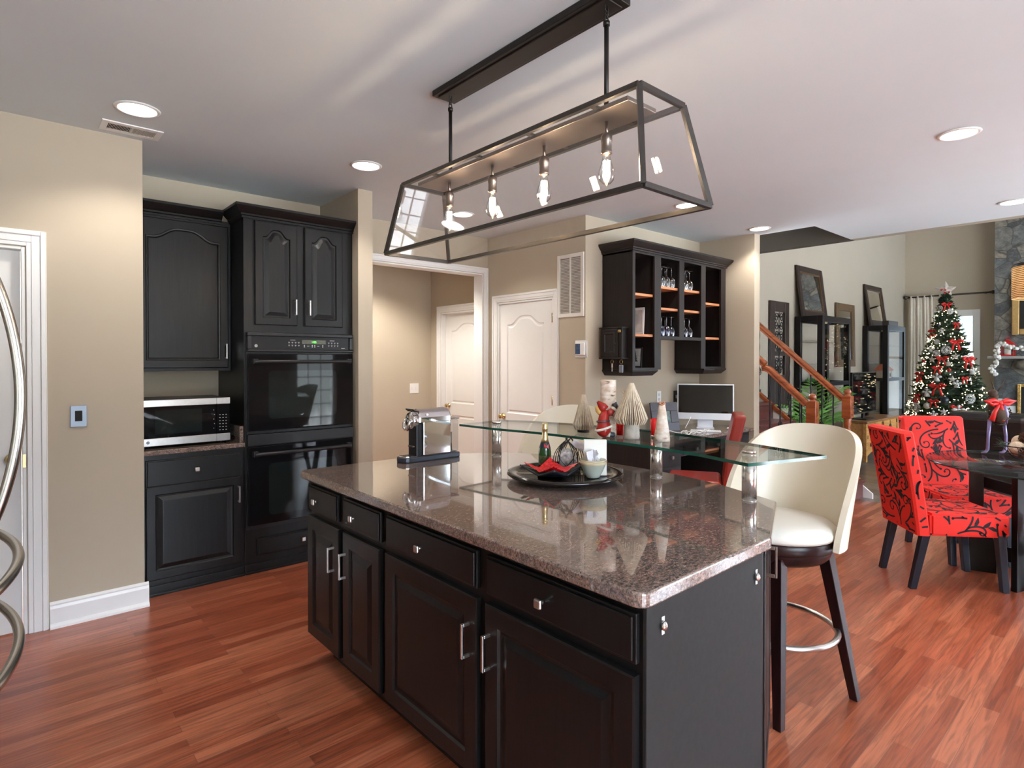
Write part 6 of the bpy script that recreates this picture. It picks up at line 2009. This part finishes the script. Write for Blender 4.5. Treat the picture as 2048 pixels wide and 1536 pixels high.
# two tall glass display cabinets
def glass_cabinet(x0, x1, H, label):
    y0, y1 = 3.19, 3.565
    r = thing('display_cabinet', label, 'cabinet', ((x0 + x1) / 2, (y0 + y1) / 2, 0), group='dark framed glass display cabinets')
    s = 0.075
    mb = MB()
    for x in (x0, x1 - s):
        for y in (y0, y1 - s): mb.box(x, x + s, y, y + s, 0, H)
    for z0, z1 in ((0, 0.12), (1.08, 1.135), (H - 0.085, H)):
        mb.box(x0 + s, x1 - s, y0, y0 + 0.03, z0, z1); mb.box(x0 + s, x1 - s, y1 - 0.03, y1, z0, z1)
        mb.box(x0, x0 + 0.03, y0 + s, y1 - s, z0, z1); mb.box(x1 - 0.03, x1, y0 + s, y1 - s, z0, z1)
    mb.box(x0 + 0.01, x1 - 0.01, y0 + 0.01, y1 - 0.01, H - 0.02, H); mb.box(x0 + 0.03, x1 - 0.03, y0 + 0.03, y1 - 0.03, 0.10, 0.12); mb.box(x0 + 0.03, x1 - 0.03, y0 + 0.03, y1 - 0.03, 1.08, 1.10)
    build('frame', mb, 'black_wood', r, bevel=0.004)
    for nm, b in (('front_pane', (x0 + s, x1 - s, y0 + 0.012, y0 + 0.017)), ('side_pane', (x0 + 0.012, x0 + 0.017, y0 + s, y1 - s)), ('side_pane', (x1 - 0.017, x1 - 0.012, y0 + s, y1 - s))):
        mb = MB(); mb.box(*b, 0.12, 1.08); mb.box(*b, 1.135, H - 0.085)
        build(nm, mb, 'cabinet_glass', r)
    for z in (0.56, 1.385, 1.69):
        mb = MB(); mb.box(x0 + 0.03, x1 - 0.03, y0 + 0.03, y1 - 0.03, z - 0.004, z + 0.004)
        build('glass_shelf', mb, ['glass'], r)
    mb = MB(); mb.lathe([(0.05, H - 0.088), (0.004, H - 0.090)], c=((x0 + x1) / 2, (y0 + y1) / 2), n=20); 
    mb.cyl(((x0 + x1) / 2, (y0 + y1) / 2, H - 0.088), ((x0 + x1) / 2, (y0 + y1) / 2, H - 0.021), 0.05)
    build('cabinet_light', mb, 'gold_foil', r)
    return r
glass_cabinet(8.49, 9.54, 2.058, 'tall glass display cabinet just behind the stair rail')
glass_cabinet(11.23, 12.20, 2.028, 'tall glass display cabinet beside the Christmas tree')
rg = random.Random(6)
mb = MB()
for k in range(110):
    b_ = Vector((8.80 + rg.uniform(-0.22, 0.22), 3.38 + rg.uniform(-0.08, 0.08), 1.1005)); d = Vector((rg.uniform(-0.5, 0.5), rg.uniform(-0.4, 0.4), 1)).normalized(); l_ = rg.uniform(0.04, 0.12)
    sd = d.cross(Vector((rg.uniform(-1, 1), rg.uniform(-1, 1), 0.1))).normalized() * 0.012
    mb.poly([b_ - sd * 0.3, b_ + d * l_ * 0.5 - sd, b_ + d * l_, b_ + d * l_ * 0.5 + sd])
tag(build('plant_arrangement', mb, 'moss'), 'low green plant arrangement inside the display cabinet behind the stair rail', 'plant')
r = thing('house_ornament', 'small orange house ornament inside the display cabinet beside the Christmas tree', 'ornament', (11.62, 3.36, 1.1005))
mb = MB(); mb.box(11.47, 11.77, 3.28, 3.44, 1.1006, 1.26)
build('walls', mb, 'ball', r, bevel=0.004)
mb = MB(); mb.hexa([(11.44, 3.25, 1.26), (11.80, 3.25, 1.26), (11.80, 3.47, 1.26), (11.44, 3.47, 1.26), (11.50, 3.345, 1.37), (11.74, 3.345, 1.37), (11.74, 3.375, 1.37), (11.50, 3.375, 1.37)])
build('roof', mb, plain('terracotta_roof', (0.62, 0.16, 0.07, 1), 0.6, var=0.15), r)
for x in (11.53, 11.66):
    mb = MB(); mb.box(x, x + 0.05, 3.2785, 3.2805, 1.15, 1.21)
    build('window', mb, 'void', r)

def mirror(label, x0, x1, z0, z1, ytop, lean, border, fmat, cat='mirror'):
    """a framed mirror leaning on the wall: its foot stands 'lean' in front of its top"""
    Hh = math.hypot(z1 - z0, lean)
    V_ = Vector((0, lean, z1 - z0)).normalized(); N_ = Vector((0, -V_.z, V_.y))
    o = Vector((x0, ytop - lean, z0))
    f = Fr(o, (1, 0, 0), N_, V_)
    r = thing('framed_mirror', label, cat, tuple(o))
    mb = MB(); W_ = x1 - x0
    for b in ((0, border, 0, Hh), (W_ - border, W_, 0, Hh), (border, W_ - border, 0, border), (border, W_ - border, Hh - border, Hh)):
        fbox(mb, f, *b, 0.0, 0.030)
    fr_ = build('frame', mb, fmat, r, bevel=0.006)
    mb = MB()
    i = border
    for b in ((i, i + 0.018, i, Hh - i), (W_ - i - 0.018, W_ - i, i, Hh - i), (i + 0.018, W_ - i - 0.018, i, i + 0.018), (i + 0.018, W_ - i - 0.018, Hh - i - 0.018, Hh - i)):
        fbox(mb, f, *b, 0.002, 0.022)
    build('inner_bead', mb, 'gilt', fr_)
    mb = MB(); fbox(mb, f, border + 0.018, W_ - border - 0.018, border + 0.018, Hh - border - 0.018, 0.004, 0.010)
    build('glass', mb, 'mirror', r)
    return r
mirror('large dark framed mirror leaning on top of the cabinet behind the stair rail', 8.50, 9.39, 2.060, 2.79, 3.575, 0.09, 0.085, 'frame_dark')
mirror('dark framed mirror leaning on top of the cabinet beside the Christmas tree', 11.24, 12.12, 2.030, 2.75, 3.575, 0.10, 0.085, 'frame_dark')
mirror('narrow gilt brown mirror hanging on the wall between the display cabinets', 9.98, 10.78, 1.33, 2.355, 3.578, 0.02, 0.10, 'gilt')
mb = MB(); mb.box(11.42, 11.93, 3.23, 3.33, 2.0285, 2.115)
tag(build('keepsake_box', mb, 'frame_dark', bevel=0.006), 'small dark box on top of the cabinet beside the Christmas tree', 'box')

# pine console with the television
KX0, KX1, KY0, KY1, KH = 9.17, 10.62, 2.86, 3.17, 0.575
r = thing('console', 'honey coloured pine console cabinet under the television', 'cabinet', ((KX0 + KX1) / 2, 3.0, 0))
mb = MB(); mb.box(KX0 + 0.02, KX1 - 0.02, KY0 + 0.02, KY1, 0.12, KH - 0.03)
build('body', mb, 'pine', r)
mb = MB(); mb.box(KX0 - 0.01, KX1 + 0.01, KY0 - 0.015, KY1 + 0.005, KH - 0.03, KH)
build('top', mb, wood('brown_pine_top', (0.18, 0.07, 0.02, 1), (0.30, 0.13, 0.04, 1), (2, 14, 14), 0.3), r, bevel=0.006)
for x in (KX0, KX1 - 0.05):
    for y in (KY0, KY1 - 0.05):
        mb = MB(); mb.box(x, x + 0.05, y, y + 0.05, 0, KH - 0.031)
        build('leg', mb, 'pine', r, bevel=0.004)
mb = MB()
mb.prism([(0.05, 0), (0.25, 0.05), (0.72, 0.055), (1.2, 0.05), (1.40, 0.0), (1.40, 0.10), (0.05, 0.10)], 0, 0.015, T=Matrix.Translation((KX0, KY0 + 0.02, 0.08)) @ Matrix.Rotation(R(90), 4, 'X'))
build('apron', mb, 'pine', r)
fr = Fr((0, KY0 + 0.02, 0), (1, 0, 0), (0, -1, 0))
for k in range(4):
    u0 = KX0 + 0.065 + 0.335 * k
    d = drawer_front('drawer', Fr((u0, KY0 + 0.02, 0.18), (1, 0, 0), (0, -1, 0)), 0.31, 0.105, r, 'pine', t=0.012)
    mb = MB(); fbox(mb, fr, u0 + 0.11, u0 + 0.20, 0.205, 0.255, 0.0125, 0.016)
    build('pull_plate', mb, 'iron', d)
    d = drawer_front('door', Fr((u0, KY0 + 0.02, 0.30), (1, 0, 0), (0, -1, 0)), 0.31, 0.235, r, 'pine', t=0.012)
    if k % 2 == 0:
        mb = MB(); mb.cyl(fr(u0 + 0.322, 0.42, 0.012), fr(u0 + 0.322, 0.42, 0.018), 0.055, n=24); fbox(mb, fr, u0 + 0.307, u0 + 0.337, 0.33, 0.41, 0.018, 0.024)
        build('clasp', mb, 'iron', d)
    for v in (0.325, 0.475):
        mb = MB(); u = u0 if k % 2 == 0 else u0 + 0.27
        fbox(mb, fr, u + 0.004, u + 0.030, v, v + 0.05, 0.0125, 0.015)
        build('hinge', mb, 'iron', d)
r = thing('television', 'black flat television reflecting the tree lights on the pine console', 'television', (9.58, 3.03, KH))
mb = MB(); mb.box(9.09, 10.08, 3.015, 3.050, KH + 0.085, KH + 0.690)
tv = build('screen_body', mb, 'black_plastic', r, bevel=0.006)
mb = MB(); mb.box(9.105, 10.065, 3.0125, 3.015, KH + 0.105, KH + 0.675)
build('screen', mb, 'screen', tv)
mb = MB(); mb.box(9.38, 9.78, 2.93, 3.13, KH + 0.0005, KH + 0.016); mb.box(9.54, 9.62, 3.02, 3.05, KH + 0.016, KH + 0.10)
build('stand', mb, 'black_plastic', r, bevel=0.004)

# curtain and rod
r = thing('curtain_rod', 'dark brown curtain rod with round finials above the tree', 'curtain rod', (13.50, 2.9, 2.67))
mb = MB(); mb.cyl((13.50, 2.20, 2.668), (13.50, 3.50, 2.668), 0.016, n=12)
build('pole', mb, 'frame_dark', r)
for y in (2.175, 3.53):
    mb = MB(); mb.ell((13.50, y, 2.668), 0.036); mb.cyl((13.50, y + (0.05 if y < 3 else -0.05), 2.668), (13.50, y, 2.668), 0.024, n=12)
    build('finial', mb, 'frame_dark', r)
for y in (2.30, 3.42):
    mb = MB(); mb.beam((13.50, y, 2.668), (13.649, y, 2.668), 0.02, 0.03)
    build('bracket', mb, 'frame_dark', r)
mb = MB()
def drape(u, v):
    y = 3.48 - u * (0.42 + 0.04 * (1 - v))
    return Vector((13.50 + 0.013 * math.sin(u * 48) * (0.6 + 0.4 * (1 - v)) + 0.012 * math.sin(u * 23 + 2 * v), y, 0.03 + v * 2.66))
mb.grid(drape, 110, 12)
tag(build('curtain', mb, 'curtain', mods=[('SOLIDIFY', dict(thickness=0.004))]), 'gathered linen curtain hanging left of the Christmas tree', 'curtain')

# stone chimney, mantel, picture
mb = MB()
rg = random.Random(17)
NY, NZ = 40, 90
def rock(u, v):
    y = 2.116 - u * 2.85; z = v * HIGH
    return Vector((13.25 - 0.0, y, z))
mb.box(13.25, 13.649, -0.75, 2.116, 0, HIGH)
o = struct('chimney_breast', mb, 'stone')
mb = MB(); mb.box(12.96, 13.2495, -0.6, 2.165, 1.462, 1.508)
tag(build('mantel_shelf', mb, 'slate', bevel=0.006), 'grey stone mantel shelf on the chimney', 'shelf')
mb = MB(); mb.ell((13.20, 1.70, 1.36), (0.09, 0.14, 0.09), n=16, m=10)
tag(build('corbel_stone', mb, 'stone'), 'rounded stone jutting out under the mantel shelf', 'stone')
r = thing('framed_picture', 'gilt framed picture with a black mat on the stone chimney', 'picture', (13.24, 1.2, 1.87))
fr = Fr((13.249, 1.875, 1.875), (0, -1, 0), (-1, 0, 0))
W_, H_ = 1.45, 1.05
mb = MB()
for b in ((0, 0.10, 0, H_), (W_ - 0.10, W_, 0, H_), (0.10, W_ - 0.10, 0, 0.10), (0.10, W_ - 0.10, H_ - 0.10, H_)): fbox(mb, fr, *b, 0, 0.05)
build('frame', mb, plain('gold_picture_frame', (0.55, 0.36, 0.14, 1), 0.35, 0.4, var=0.1), r, bevel=0.012)
mb = MB(); fbox(mb, fr, 0.10, W_ - 0.10, 0.10, H_ - 0.10, 0.002, 0.02)
build('mat', mb, 'void', r)
mb = MB(); fbox(mb, fr, 0.26, W_ - 0.26, 0.22, H_ - 0.22, 0.02, 0.023)
build('print', mb, 'seafoam', r)
r = thing('lantern', 'small red candle lantern on the mantel shelf', 'lantern', (13.08, 1.905, 1.5085))
mb = MB(); mb.box(12.985, 13.175, 1.81, 2.0, 1.509, 1.53)
for a in (12.99, 13.158):
    for b in (1.815, 1.983): mb.box(a, a + 0.012, b, b + 0.012, 1.53, 1.70)
build('cage', mb, 'red', r, bevel=0.002)
mb = MB(); mb.hexa([(12.97, 1.795, 1.70), (13.19, 1.795, 1.70), (13.19, 2.015, 1.70), (12.97, 2.015, 1.70), (13.05, 1.875, 1.775), (13.11, 1.875, 1.775), (13.11, 1.935, 1.775), (13.05, 1.935, 1.775)])
mb.cyl((13.08, 1.905, 1.775), (13.08, 1.905, 1.80), 0.02); mb.tube([(13.08, 1.905 + 0.03 * math.cos(t_), 1.82 + 0.03 * math.sin(t_)) for t_ in [2 * PI * k / 16 for k in range(16)]], 0.004, 5, closed=True)
build('roof', mb, 'red', r)
mb = MB(); mb.cyl((13.08, 1.905, 1.5305), (13.08, 1.905, 1.64), 0.045)
build('candle', mb, 'card', r)
r = thing('cotton_garland', 'white cotton boll garland draped over the mantel and lantern', 'garland', (13.0, 1.9, 1.51))
pth = [(12.95, 2.06, 1.20), (12.945, 2.10, 1.29), (12.945, 2.04, 1.38), (12.945, 2.02, 1.475), (12.97, 2.03, 1.53), (12.97, 2.035, 1.62), (12.96, 1.99, 1.72), (12.955, 1.91, 1.70), (12.95, 1.84, 1.66), (12.96, 1.74, 1.64), (12.96, 1.60, 1.63), (12.96, 1.45, 1.62)]
mb = MB(); mb.tube(pth, 0.005, 5)
build('twig', mb, 'bark', r)
rg = random.Random(9)
for p in pth + [tuple((Vector(a) + Vector(b)) / 2) for a, b in zip(pth, pth[1:])]:
    mb = MB()
    for k in range(4): mb.ell(Vector(p) + Vector((rg.uniform(-.02, .0), rg.uniform(-.028, .028), rg.uniform(-.024, .024))), 0.026, n=8, m=6)
    build('cotton_boll', mb, 'cotton', r)
fr = Fr((13.249, 2.116, 0), (0, -1, 0), (-1, 0, 0))
wall_plate('chimney_outlet', 'white outlet plate low on the left edge of the stone chimney', 'outlet', fr, 0.03, 0.12, 0.60, 0.76, 'white')
wall_plate('chimney_outlet', 'white double outlet plate on the chimney right of the first one', 'outlet', fr, 0.16, 0.30, 0.50, 0.64, 'white')
r = thing('fireplace_insert', 'brass edged fireplace opening in the stone chimney', 'fireplace', (13.24, 0.9, 0.0))
mb = MB(); fbox(mb, fr, 0.36, 1.85, 0.0, 0.98, 0.001, 0.02)
build('firebox', mb, 'void', r)
mb = MB()
for b in ((0.32, 0.37, 0, 1.03), (1.84, 1.89, 0, 1.03), (0.37, 1.84, 0.975, 1.03)): fbox(mb, fr, *b, 0.001, 0.035)
build('surround', mb, 'brass', r, bevel=0.006)

# sofa seen from behind
r = thing('sofa', 'dark brown leather sofa seen from behind, below the Christmas tree', 'sofa', (8.5, 0.6, 0))
mb = MB(); mb.box(8.05, 8.95, -0.55, 1.72, 0.06, 0.44)
build('base', mb, 'dark_leather', r, bevel=0.03)
mb = MB(); mb.box(8.02, 8.26, -0.55, 1.72, 0.10, 0.80)
build('back', mb, 'dark_leather', r, bevel=0.03)
for a, b in ((-0.53, 0.215), (0.22, 0.965), (0.97, 1.71)):
    mb = MB(); mb.box(8.00, 8.38, a, b, 0.60, 0.872)
    build('back_cushion', mb, 'dark_leather', r, bevel=0.085, seg=5)
for y in (-0.56, 1.54):
    mb = MB(); mb.box(8.06, 8.95, y, y + 0.2, 0.10, 0.62)
    build('arm', mb, 'dark_leather', r, bevel=0.06, seg=4)
mb = MB()
for x in (8.12, 8.86):
    for y in (-0.48, 1.64): mb.cyl((x, y, 0), (x, y, 0.065), 0.03)
build('feet', mb, 'black_wood', r)

# ================================================================== CHRISTMAS TREE
GX, GY = 11.50, 2.457
ZB, ZT = 0.22, 2.50
def trad(z):
    t_ = (z - ZB) / (ZT - ZB)
    return 0.67 * max(0.0, 1 - t_) ** 0.88 + 0.03
r = thing('christmas_tree', 'tall fir Christmas tree covered in warm white lights', 'christmas tree', (GX, GY, 0))
mb = MB(); mb.tube([(GX, GY, 0.0), (GX, GY, 1.2), (GX, GY, 2.5)], [0.05, 0.035, 0.01], 10)
mb.lathe([(0.004, 0), (0.26, 0), (0.22, 0.05), (0.06, 0.09), (0.004, 0.09)], c=(GX, GY), n=20)
build('trunk', mb, 'bark', r)
rg = random.Random(42)
mb = MB()
def sprig(b_, d, l_, w_):
    a = d.orthogonal().normalized() * w_; c = d.cross(a).normalized() * w_
    m_ = b_ + d * l_ * 0.35; tip = b_ + d * l_
    vb = [mb.bm.verts.new(q) for q in (b_, m_ + a, m_ - a * 0.5 + c * 0.87, m_ - a * 0.5 - c * 0.87, tip)]
    for i in range(3):
        j = 1 + i; k = 1 + (i + 1) % 3
        mb.bm.faces.new((vb[0], vb[j], vb[k])); mb.bm.faces.new((vb[4], vb[k], vb[j]))
z = ZB
lay = 0
while z < ZT:
    Rr = trad(z)
    nb = max(6, int(7 + 26 * Rr))
    for k in range(nb):
        a = 2 * PI * (k + 0.5 * (lay % 2)) / nb + rg.uniform(-0.12, 0.12)
        L = Rr * rg.uniform(0.80, 1.08) * (0.84 if math.sin(a) > 0.55 else 1.0); zj = rg.uniform(-0.035, 0.035)
        droop = rg.uniform(-0.10, 0.12) + 0.55 * ((z - ZB) / (ZT - ZB)) ** 2
        d = Vector((math.cos(a), math.sin(a), droop)).normalized()
        ns = max(6, int(L / 0.028))
        for i in range(ns):
            t_ = 0.22 + 0.78 * i / ns
            p = Vector((GX, GY, z)) + d * L * t_ - Vector((0, 0, 0.05 * t_ * t_ + zj))
            for s in (-1, 1, 0):
                dd = (d * 0.9 + Vector((-math.sin(a), math.cos(a), 0)) * s * rg.uniform(0.5, 1.0) + Vector((0, 0, rg.uniform(-0.25, 0.45)))).normalized()
                sprig(p, dd, rg.uniform(0.06, 0.11) * (0.7 + 0.4 * Rr), rg.uniform(0.010, 0.018))
    z += 0.055
    lay += 1
rk = random.Random(2)
mb.grid(lambda u, v: Vector((GX, GY, ZB + 0.02 + (ZT - ZB - 0.10) * v)) + Vector((math.cos(2 * PI * u), math.sin(2 * PI * u), 0)) * trad(ZB + 0.02 + (ZT - ZB - 0.1) * v) * (0.58 + 0.14 * rk.random()), 40, 44, smooth=False)
o = build('foliage', mb, 'needles', r); o['kind'] = 'stuff'

def surf(z, a, k=1.0):
    q = trad(z) * k * (0.86 if math.sin(a) > 0.55 else 1.0)
    return Vector((GX + q * math.cos(a), GY + q * math.sin(a), z))
view_a = math.atan2(-GY, -GX)
def octa(mb, p, rad):
    v = [mb.bm.verts.new(p + Vector(q) * rad) for q in ((1, 0, 0), (0, 1, 0), (-1, 0, 0), (0, -1, 0), (0, 0, 1), (0, 0, -1))]
    for i in range(4):
        mb.bm.faces.new((v[i], v[(i + 1) % 4], v[4])); mb.bm.faces.new((v[(i + 1) % 4], v[i], v[5]))
r = thing('string_lights', 'string of warm white mini lights wound round the Christmas tree', 'string lights', (GX, GY, 0.3))
mb = MB()
pts = []
for i in range(520):
    t_ = i / 519
    z = 0.32 + 2.2 * t_
    pts.append(surf(z, view_a + t_ * 15 * 2 * PI, 0.90 + 0.03 * math.sin(i)))
mb.tube(pts, 0.003, 4)
build('wire', mb, 'needles', r)
pb = []
rg = random.Random(12)
for i in range(1250):
    z = 0.30 + 2.24 * (1 - math.sqrt(1 - rg.random() * 0.985))
    a = rg.uniform(0, 2 * PI)
    pb.append(surf(z, a, rg.uniform(0.84, 1.04)))
front = [p for p in pb if math.cos(math.atan2(p.y - GY, p.x - GX) - view_a) > 0.1 and p.z > 0.5]
for p in front[:100]:
    mb = MB(); octa(mb, p, 0.0082)
    build('light_bulb', mb, 'fairy', r)
mb = MB()
ids = set(id(p) for p in front[:100])
for p in pb:
    if id(p) not in ids: octa(mb, p, 0.0082)
o = build('light_bulbs', mb, 'fairy', r); o['kind'] = 'stuff'

# star on top
r = thing('tree_star', 'rustic twig star on top of the Christmas tree', 'star', (GX, GY, 2.5))
ts = Vector((math.sin(-view_a), math.cos(-view_a), 0)); ts = Vector((-math.sin(view_a), math.cos(view_a), 0))
sc_ = Vector((GX, GY, 2.565)) + Vector((math.cos(view_a), math.sin(view_a), 0)) * 0.02
op = Vector((math.cos(view_a), math.sin(view_a), 0)) * 0.02
mb = MB()
ring_ = []
for k in range(10):
    a = PI / 2 + k * PI / 5; q = 0.155 if k % 2 == 0 else 0.078
    ring_.append(sc_ + ts * q * math.cos(a) + Vector((0, 0, q * math.sin(a))))
for s in (-1, 1):
    c = mb.bm.verts.new(sc_ + op * s)
    rv = [mb.bm.verts.new(p) for p in ring_]
    for i in range(10): mb.bm.faces.new((c, rv[i], rv[(i + 1) % 10]))
build('star', mb, 'silver_twig', r)
mb = MB(); 
for k in range(5): mb.ell(sc_ - op * 0 + Vector((math.cos(view_a), math.sin(view_a), 0)) * 0.03 + ts * rg.uniform(-0.05, 0.05) + Vector((0, 0, rg.uniform(-0.05, 0.03))), 0.014, n=8, m=6)
build('berries', mb, 'red', r)

# ornaments; off = sideways place on the tree as seen from the kitchen (-1 left ... 1 right), z = height
def tp(off, z, k=1.05):
    z = 1.455 + (z - 1.455) * 0.966
    a = view_a + math.asin(max(-0.98, min(0.98, -off)))
    # off>0 must lie to the right in the photo
    return surf(z, a, k), a
def bow(off, z, label, s=1.0):
    s *= 0.8
    p, a = tp(off, z, 1.06)
    r = thing('ribbon_bow', label, 'bow', tuple(p), group='red bows on the Christmas tree')
    t_ = Vector((-math.sin(a), math.cos(a), 0)); o_ = Vector((math.cos(a), math.sin(a), 0)); u_ = Vector((0, 0, 1))
    mb = MB()
    for sg in (-1, 1):
        mb.tube([p, p + t_ * sg * 0.045 * s + u_ * 0.028 * s + o_ * 0.02, p + t_ * sg * 0.085 * s + u_ * 0.015 * s + o_ * 0.02, p + t_ * sg * 0.045 * s - u_ * 0.012 * s, p], [0.010, 0.018 * s, 0.020 * s, 0.016 * s, 0.010], 6)
    mb.ell(p + o_ * 0.01, 0.017 * s, n=8, m=6)
    build('loops', mb, 'red', r)
    mb = MB()
    for sg in (-1, 1):
        mb.tube([p, p + t_ * sg * 0.035 * s - u_ * 0.05 * s + o_ * 0.02, p + t_ * sg * 0.05 * s - u_ * 0.12 * s + o_ * 0.015], [0.008, 0.014 * s, 0.017 * s], 5)
    build('tails', mb, 'red', r)
def flake(off, z, label, s=1.0, mat='snow', n=6):
    s *= 0.85
    p, a = tp(off, z, 1.07)
    t_ = Vector((-math.sin(a), math.cos(a), 0)); u_ = Vector((0, 0, 1))
    mb = MB()
    for k in range(n):
        q = PI * k / n
        d = t_ * math.cos(q) + u_ * math.sin(q)
        mb.beam(p - d * 0.068 * s, p + d * 0.068 * s, 0.010, 0.008)
        for sg in (-1, 1):
            e = d.cross(Vector((math.cos(a), math.sin(a), 0)))
            for w_ in (-1, 1): mb.beam(p + d * sg * 0.040 * s, p + (d * sg * 0.062 + e * w_ * 0.022) * s, 0.007, 0.006)
    mb.ell(p, 0.018 * s, n=8, m=6)
    tag(build('snowflake_ornament', mb, mat), label, 'ornament', 'snowflake ornaments on the Christmas tree')
def figure(off, z, label, mat='snow', s=1.0):
    s *= 0.8
    p, a = tp(off, z, 1.06)
    r = thing('angel_ornament', label, 'ornament', tuple(p), group='white angel ornaments on the Christmas tree')
    t_ = Vector((-math.sin(a), math.cos(a), 0)); u_ = Vector((0, 0, 1))
    mb = MB(); mb.tube([p - u_ * 0.075 * s, p - u_ * 0.03 * s, p + u_ * 0.015 * s], [0.048 * s, 0.034 * s, 0.016 * s], 10); mb.ell(p + u_ * 0.04 * s, 0.024 * s, n=10, m=8)
    build('body', mb, mat, r)
    for sg in (-1, 1):
        mb = MB(); mb.ell(p + t_ * sg * 0.045 * s, (0.030 * s, 0.030 * s, 0.022 * s), n=10, m=6)
        build('wing', mb, mat, r)
def ball(off, z, label, mat, s=0.045):
    s *= 0.75
    p, a = tp(off, z, 1.03)
    r = thing('bauble', label, 'ornament', tuple(p), group='baubles on the Christmas tree')
    mb = MB(); mb.ell(p, s, n=14, m=10)
    build('ball', mb, mat, r)
    mb = MB(); mb.cyl(p + Vector((0, 0, s * 0.95)), p + Vector((0, 0, s * 1.25)), s * 0.22, n=8)
    build('cap', mb, 'silver_twig', r)
def star_o(off, z, label, mat='silver_twig', s=0.065):
    p, a = tp(off, z, 1.07)
    t_ = Vector((-math.sin(a), math.cos(a), 0)); o_ = Vector((math.cos(a), math.sin(a), 0))
    mb = MB()
    ring_ = [p + t_ * (s if k % 2 == 0 else s * 0.42) * math.cos(PI / 2 + k * PI / 5) + Vector((0, 0, (s if k % 2 == 0 else s * 0.42) * math.sin(PI / 2 + k * PI / 5))) for k in range(10)]
    for sg in (-1, 1):
        c = mb.bm.verts.new(p + o_ * 0.014 * sg); rv = [mb.bm.verts.new(q) for q in ring_]
        for i in range(10): mb.bm.faces.new((c, rv[i], rv[(i + 1) % 10]))
    tag(build('star_ornament', mb, mat), label, 'ornament', 'star ornaments on the Christmas tree')

for o_, z_, l_, s_ in ((-0.15, 2.36, 'red bow nearest the top star of the tree', 1.0), (-0.62, 2.03, 'red bow high on the left edge of the tree', 0.8), (0.72, 1.92, 'red bow high on the right edge of the tree', 1.0),
                       (-0.42, 1.735, 'wide red bow in the upper left of the tree', 1.35), (-0.72, 1.45, 'largest red bow on the left edge at mid height of the tree', 1.5), (0.10, 1.47, 'red bow in the middle of the tree at mantel height', 1.15),
                       (0.22, 1.31, 'red bow right of centre just below mantel height', 1.0), (0.18, 1.02, 'long tailed red bow low in the middle of the tree', 1.5), (0.80, 1.20, 'red bow sticking out on the right edge of the tree', 1.3),
                       (-0.62, 0.60, 'red bow lowest on the left of the tree', 1.2), (-0.22, 0.70, 'red bow low left of centre beside the white angel', 1.0), (0.24, 0.78, 'red bow low right of centre of the tree', 1.0),
                       (0.62, 0.86, 'red bow on the lower right edge of the tree', 0.8), (-0.50, 1.15, 'dark red bow at the left below mid height', 0.8)):
    bow(o_, z_, l_, s_)
for o_, z_, l_, s_ in ((0.55, 2.30, 'white snowflake ornament near the top right of the tree', 0.8), (-0.42, 2.24, 'white snowflake ornament near the top left of the tree', 0.8), (-0.05, 1.60, 'white snowflake ornament at the centre of the tree', 1.2),
                       (0.30, 1.55, 'white snowflake ornament right of centre at mantel height', 0.9), (-0.55, 0.83, 'pale snowflake ornament in the lower left of the tree', 1.3), (-0.68, 0.48, 'pale snowflake ornament lowest on the left of the tree', 1.3),
                       (0.60, 0.66, 'white snowflake ornament in the lower right of the tree', 1.4), (0.34, 1.74, 'small white snowflake ornament in the upper right of the tree', 0.7)):
    flake(o_, z_, l_, s_)
for o_, z_, l_, s_ in ((-0.30, 1.07, 'white angel ornament left of centre below the mantel height', 1.1), (0.22, 1.17, 'white angel ornament right of centre of the tree', 1.2), (-0.28, 0.66, 'largest white angel ornament low left of centre', 1.5),
                       (0.42, 0.92, 'white dove-like angel ornament right of centre low on the tree', 1.2), (0.22, 0.58, 'small white angel ornament low right of centre', 1.0), (-0.78, 1.28, 'white angel ornament at the left edge of the tree', 1.1),
                       (0.18, 1.93, 'small white angel ornament in the upper middle of the tree', 0.8), (0.52, 1.62, 'slim white angel ornament at the right of the tree', 0.9)):
    figure(o_, z_, l_, 'snow', s_)
for o_, z_, l_, m_, s_ in ((0.38, 0.70, 'silvery wicker bauble low right of centre', 'silver_twig', 0.065), (0.35, 0.47, 'silvery wicker bauble lowest right of centre', 'silver_twig', 0.055), (-0.10, 1.38, 'grey wicker bauble at the middle of the tree', 'silver_twig', 0.05),
                           (-0.12, 1.28, 'purple red bauble at the middle of the tree', 'red_glaze', 0.04), (0.0, 0.80, 'dark blue bauble low at the middle of the tree', 'navy_plastic', 0.075), (0.66, 0.76, 'dark red bauble at the lower right edge', 'red_glaze', 0.055),
                           (0.02, 0.52, 'bright red bauble lowest at the middle', 'red_glaze', 0.04), (0.70, 1.42, 'red bauble on the right edge at mantel height', 'red_glaze', 0.035), (0.42, 2.02, 'dark bauble in the upper right', 'navy_plastic', 0.035)):
    ball(o_, z_, l_, m_, s_)
for o_, z_, l_ in ((-0.20, 1.13, 'brown star ornament left of centre of the tree'), (-0.35, 1.50, 'brown star ornament at the left at mantel height'), (0.42, 1.45, 'brown star ornament at the right at mantel height'), (0.02, 0.62, 'pale star ornament low at the middle of the tree')):
    star_o(o_, z_, l_)
bpy.context.view_layer.update()
